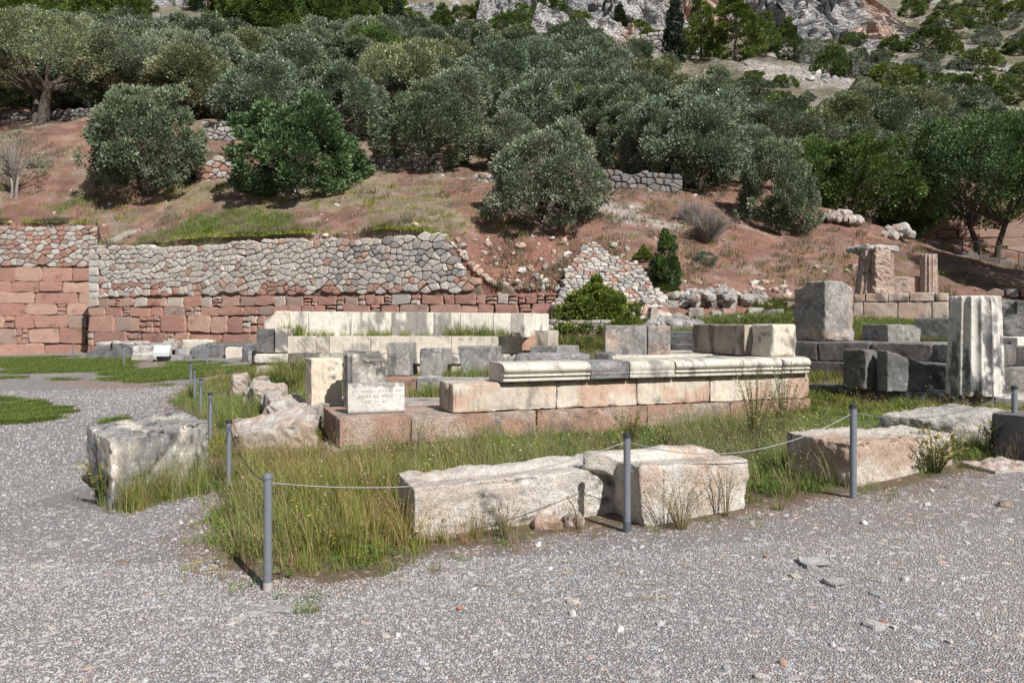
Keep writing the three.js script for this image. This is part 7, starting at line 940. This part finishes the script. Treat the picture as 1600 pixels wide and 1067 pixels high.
// ---- gravel: chips near the camera, rubble on the slopes
function chips(name, label, places, mat, cols, sq = 0.6, cat = 'gravel') {
  const base = [1, 2, 3].map((s) => { const g = new THREE.IcosahedronGeometry(1, 0), p = g.attributes.position; for (let i = 0; i < p.count; i++) { const x = p.getX(i), y = p.getY(i), z = p.getZ(i), k = 1 + 0.45 * vnoise(x * 1.4 + s * 9, y * 1.4, z * 1.4); p.setXYZ(i, x * k * (1 + 0.2 * (s - 2)), y * k * sq, z * k * 0.8); } g.deleteAttribute('normal'); g.deleteAttribute('uv'); return g; });
  base.forEach((geo, k) => { const list = places.filter((_, i) => i % 3 === k), m = new THREE.InstancedMesh(geo, mat, list.length), o = new THREE.Object3D(), c = new THREE.Color(); list.forEach((p, i) => { o.position.set(p[0], p[1], p[2]); o.rotation.set(p[4] * 0.5 % 0.7, p[4], p[4] * 0.37 % 0.6); o.scale.setScalar(p[3]); o.updateMatrix(); m.setMatrixAt(i, o.matrix); const q = cols[Math.floor(p[5] * cols.length)], t = 0.8 + 0.4 * (p[4] % 1); c.setRGB(q[0] * t, q[1] * t, q[2] * t); m.setColorAt(i, c); }); m.name = numbered(name); m.castShadow = m.receiveShadow = true; m.userData.kind = 'stuff'; m.userData.label = label; m.userData.category = cat; scene.add(m); });
}
{
  const r = rng(91), a = [], b = [];
  const grav = (n, d0, d1, s0, s1, px0 = -80, px1 = 1680) => { for (let i = 0; i < n; i++) { const d = Math.sqrt(lerp(d0 * d0, d1 * d1, r())), q = P(lerp(px0, px1, r()), 500, d); if (meadowAt(q.x, q.z) > 0.35 + 0.4 * r() || lawnAt(q.x, q.z) > 0.6) continue; const s = lerp(s0, s1, r() ** 4), y = lowH(q.x, q.z); if (covered(q.x, y, q.z, 0)) continue; a.push([q.x, y + s * 0.15, q.z, s, r() * 60, r()]); } };
  grav(90000, 3.2, 5.4, 0.0025, 0.0085); grav(50000, 5.4, 9, 0.0035, 0.010); grav(10000, 9, 18, 0.008, 0.02, -80, 420); grav(900, 3.4, 10, 0.010, 0.032);
  chips('gravel', 'loose grey and pinkish gravel of the forecourt', a, M.pebble, [[0.412, 0.407, 0.402], [0.384, 0.383, 0.385], [0.391, 0.393, 0.399], [0.432, 0.421, 0.406], [0.426, 0.393, 0.371], [0.412, 0.404, 0.392], [0.495, 0.48, 0.458], [0.357, 0.352, 0.347], [0.391, 0.386, 0.382], [0.426, 0.376, 0.344], [0.398, 0.393, 0.389], [0.412, 0.4, 0.389]]);
  for (let i = 0; i < 9000; i++) { const px = lerp(-20, 1640, r()), py = lerp(250, 500, r()), p = hit(px, py, H), d = -p.z; if (d < 21.5 || d > 40) continue; const sc = sstep(-0.5, 0.6, distPoly(HREG.scree, p.x, p.z)), er = px > 690 && px < 1000 && py > 370 ? 0.5 : 0, tr = px > 1000 && px < 1230 && py > 440 && py < 482 ? 0.6 : 0; if (r() > 0.05 + 0.7 * sc + er * 0.7 + tr) continue; const s = (0.025 + 0.11 * r() ** 3) * (er || tr ? 1.5 : 1); b.push([p.x, p.y + s * 0.2, p.z, s, r() * 60, r()]); }
  chips('loose_stones', 'loose pale stones strewn over the red slope', b, M.pebble, [[0.44, 0.38, 0.33], [0.40, 0.27, 0.21], [0.37, 0.25, 0.19], [0.50, 0.46, 0.41], [0.34, 0.32, 0.30], [0.42, 0.29, 0.23]], 0.7, 'stones');
  const c = []; for (let i = 0; i < 2600; i++) { const px = lerp(600, 1650, r()), py = lerp(-10, 150, r()), p = hit(px, py, H), d = -p.z; if (d < 70 || fbm(p.x * 0.1, 5, p.z * 0.1, 3) < -0.05) continue; const s = 0.15 + 0.5 * r() ** 3; c.push([p.x, p.y, p.z, s, r() * 60, r()]); }
  chips('slope_rocks', 'grey rocks strewn over the upper slope at the right', c, M.pebble, [[0.38, 0.37, 0.355], [0.32, 0.315, 0.31], [0.42, 0.39, 0.36], [0.29, 0.285, 0.28]], 0.75, 'rocks');
}
// ------------------------------------------------------------------ cliffs and outcrops
function cliff(name, label, A, B, y0, y1, o = {}) {           // a rock face between two points: vertical ribs, ledges, overhangs
  const L = Math.hypot(B.x - A.x, B.z - A.z), ex = (B.x - A.x) / L, ez = (B.z - A.z) / L, nx = -ez, nz = ex, st = o.step ?? 0.7, n = Math.ceil(L / st), m = Math.ceil((y1 - y0) / st), pos = [], col = [], uv = [], idx = [], s = o.seed;
  for (let j = 0; j <= m; j++) for (let i = 0; i <= n; i++) {
    const u = i / n * L, t = j / m, wob = o.ragged ?? 0.25, topv = 1 - wob * (0.5 + 0.9 * fbm(u * 0.12 + s, 1, s, 3)) - 0.5 * (sstep(0.12, 0, i / n) + sstep(0.88, 1, i / n)), y = lerp(y0, y1 * 1, 0) + (y1 - y0) * t * topv;
    const rib = 1 - Math.abs(fbm(u * 0.16 + s, y * 0.05, 3, 4)) * 2, f = fbm(u * 0.5, y * 0.3 + s, 5, 4), ff = 1 - Math.abs(vnoise(u * 0.9 + s, y * 0.45, 2)) * 2, cr = Math.abs(vnoise(u * 0.33 + s + 0.6 * vnoise(u * 0.2, y * 0.2, s), y * 0.06, 8)), k = 1.2 * (o.depth ?? 5) * (0.5 * rib + 0.38 * f + 0.24 * ff + 0.10 * vnoise(u * 2.1, y * 1.1, s) - 0.35 * sstep(0.12, 0.0, cr)), back = (o.lean ?? 0.3) * (y - y0);
    const x = A.x + ex * u + nx * (k - back), z = A.z + ez * u + nz * (k - back); pos.push(x, y, z); uv.push(u, y);
    const g = fbm(u * 0.3 + s, y * 0.12, 1, 4); let c = mix3([0.45, 0.445, 0.44], [0.30, 0.30, 0.31], sstep(-0.2, 0.4, g)); c = mix3(c, [0.56, 0.35, 0.24], sstep(o.orange ?? 0.25, (o.orange ?? 0.25) + 0.3, fbm(u * 0.1 + s * 2, y * 0.08, 4, 4)) * 0.8); c = mix3(c, [0.54, 0.52, 0.49], sstep(0.1, 0.5, vnoise(u * 1.3, y * 0.7, s)) * 0.45); col.push(...c);
  }
  for (let j = 0; j < m; j++) for (let i = 0; i < n; i++) { const a = j * (n + 1) + i; idx.push(a, a + 1, a + n + 1, a + 1, a + n + 2, a + n + 1); }
  const q = structure(name, bufGeo(pos, idx, uv, col), M.cliff); q.userData.label = label; return q;
}
{
  const c = (label, px0, px1, d0, d1, pyb, hgt, o) => { const A = P(px0, pyb, d0), B = P(px1, pyb, d1); A.y = H(A.x, A.z); B.y = H(B.x, B.z); return cliff('cliff', label, A, B, Math.min(A.y, B.y) - 3, Math.min(A.y, B.y) + hgt, o); };
  c('tall grey and orange cliff at the top right of centre', 940, 1140, 134, 138, 60, 46, { seed: 3, step: 0.6, depth: 5, orange: 0.1, ragged: 0.1 });
  c('tall grey ribbed cliff at the top, left of the rounded buttress', 1110, 1300, 142, 140, 60, 44, { seed: 7, step: 0.6, depth: 5, ragged: 0.1, orange: 0.3 });
  c('grey buttress of the cliff at the top right', 1255, 1440, 130, 134, 82, 26, { seed: 12, step: 0.5, depth: 5, ragged: 0.25, orange: 0.22, lean: 0.75 });
  c('pink and grey rock outcrop below the cliffs in the top centre', 822, 1010, 104, 106, 72, 6.5, { seed: 21, step: 0.3, depth: 2.6, orange: 0.08, ragged: 0.5 });
  c('pale grey rock outcrop in the top centre', 745, 850, 118, 120, 30, 9, { seed: 25, step: 0.35, depth: 2.6, orange: 0.3, ragged: 0.5 });
  c('grey rock wall above the pale outcrop at the top centre', 800, 960, 134, 134, 0, 14, { seed: 28, step: 0.5, depth: 3.5, orange: 0.12, ragged: 0.4 });
  c('small pale ledge of rock above the grove', 700, 770, 100, 102, 58, 4.5, { seed: 33, step: 0.3, depth: 1.8, orange: 0.5, ragged: 0.4 });
  c('pale rocks among the pines left of the top centre', 590, 690, 112, 114, 40, 6, { seed: 36, step: 0.35, depth: 2, orange: 0.3, ragged: 0.5 });
  c('orange rock showing between the pines at the upper left', 205, 320, 122, 122, 20, 9, { seed: 41, step: 0.4, depth: 2.4, orange: -0.1, ragged: 0.4 });
  const A = P(985, 74, 98), B = P(1050, 80, 96); A.y = H(A.x, A.z); stonePatch('terrace_wall', 'pale masonry terrace wall left of the slim cypress', A, B, A.y - 1, A.y + 2.0, 0.5, 1.6, RUB.white.concat(RUB.grey), 61, { parts: false });
}
renderer.render(scene, camera);
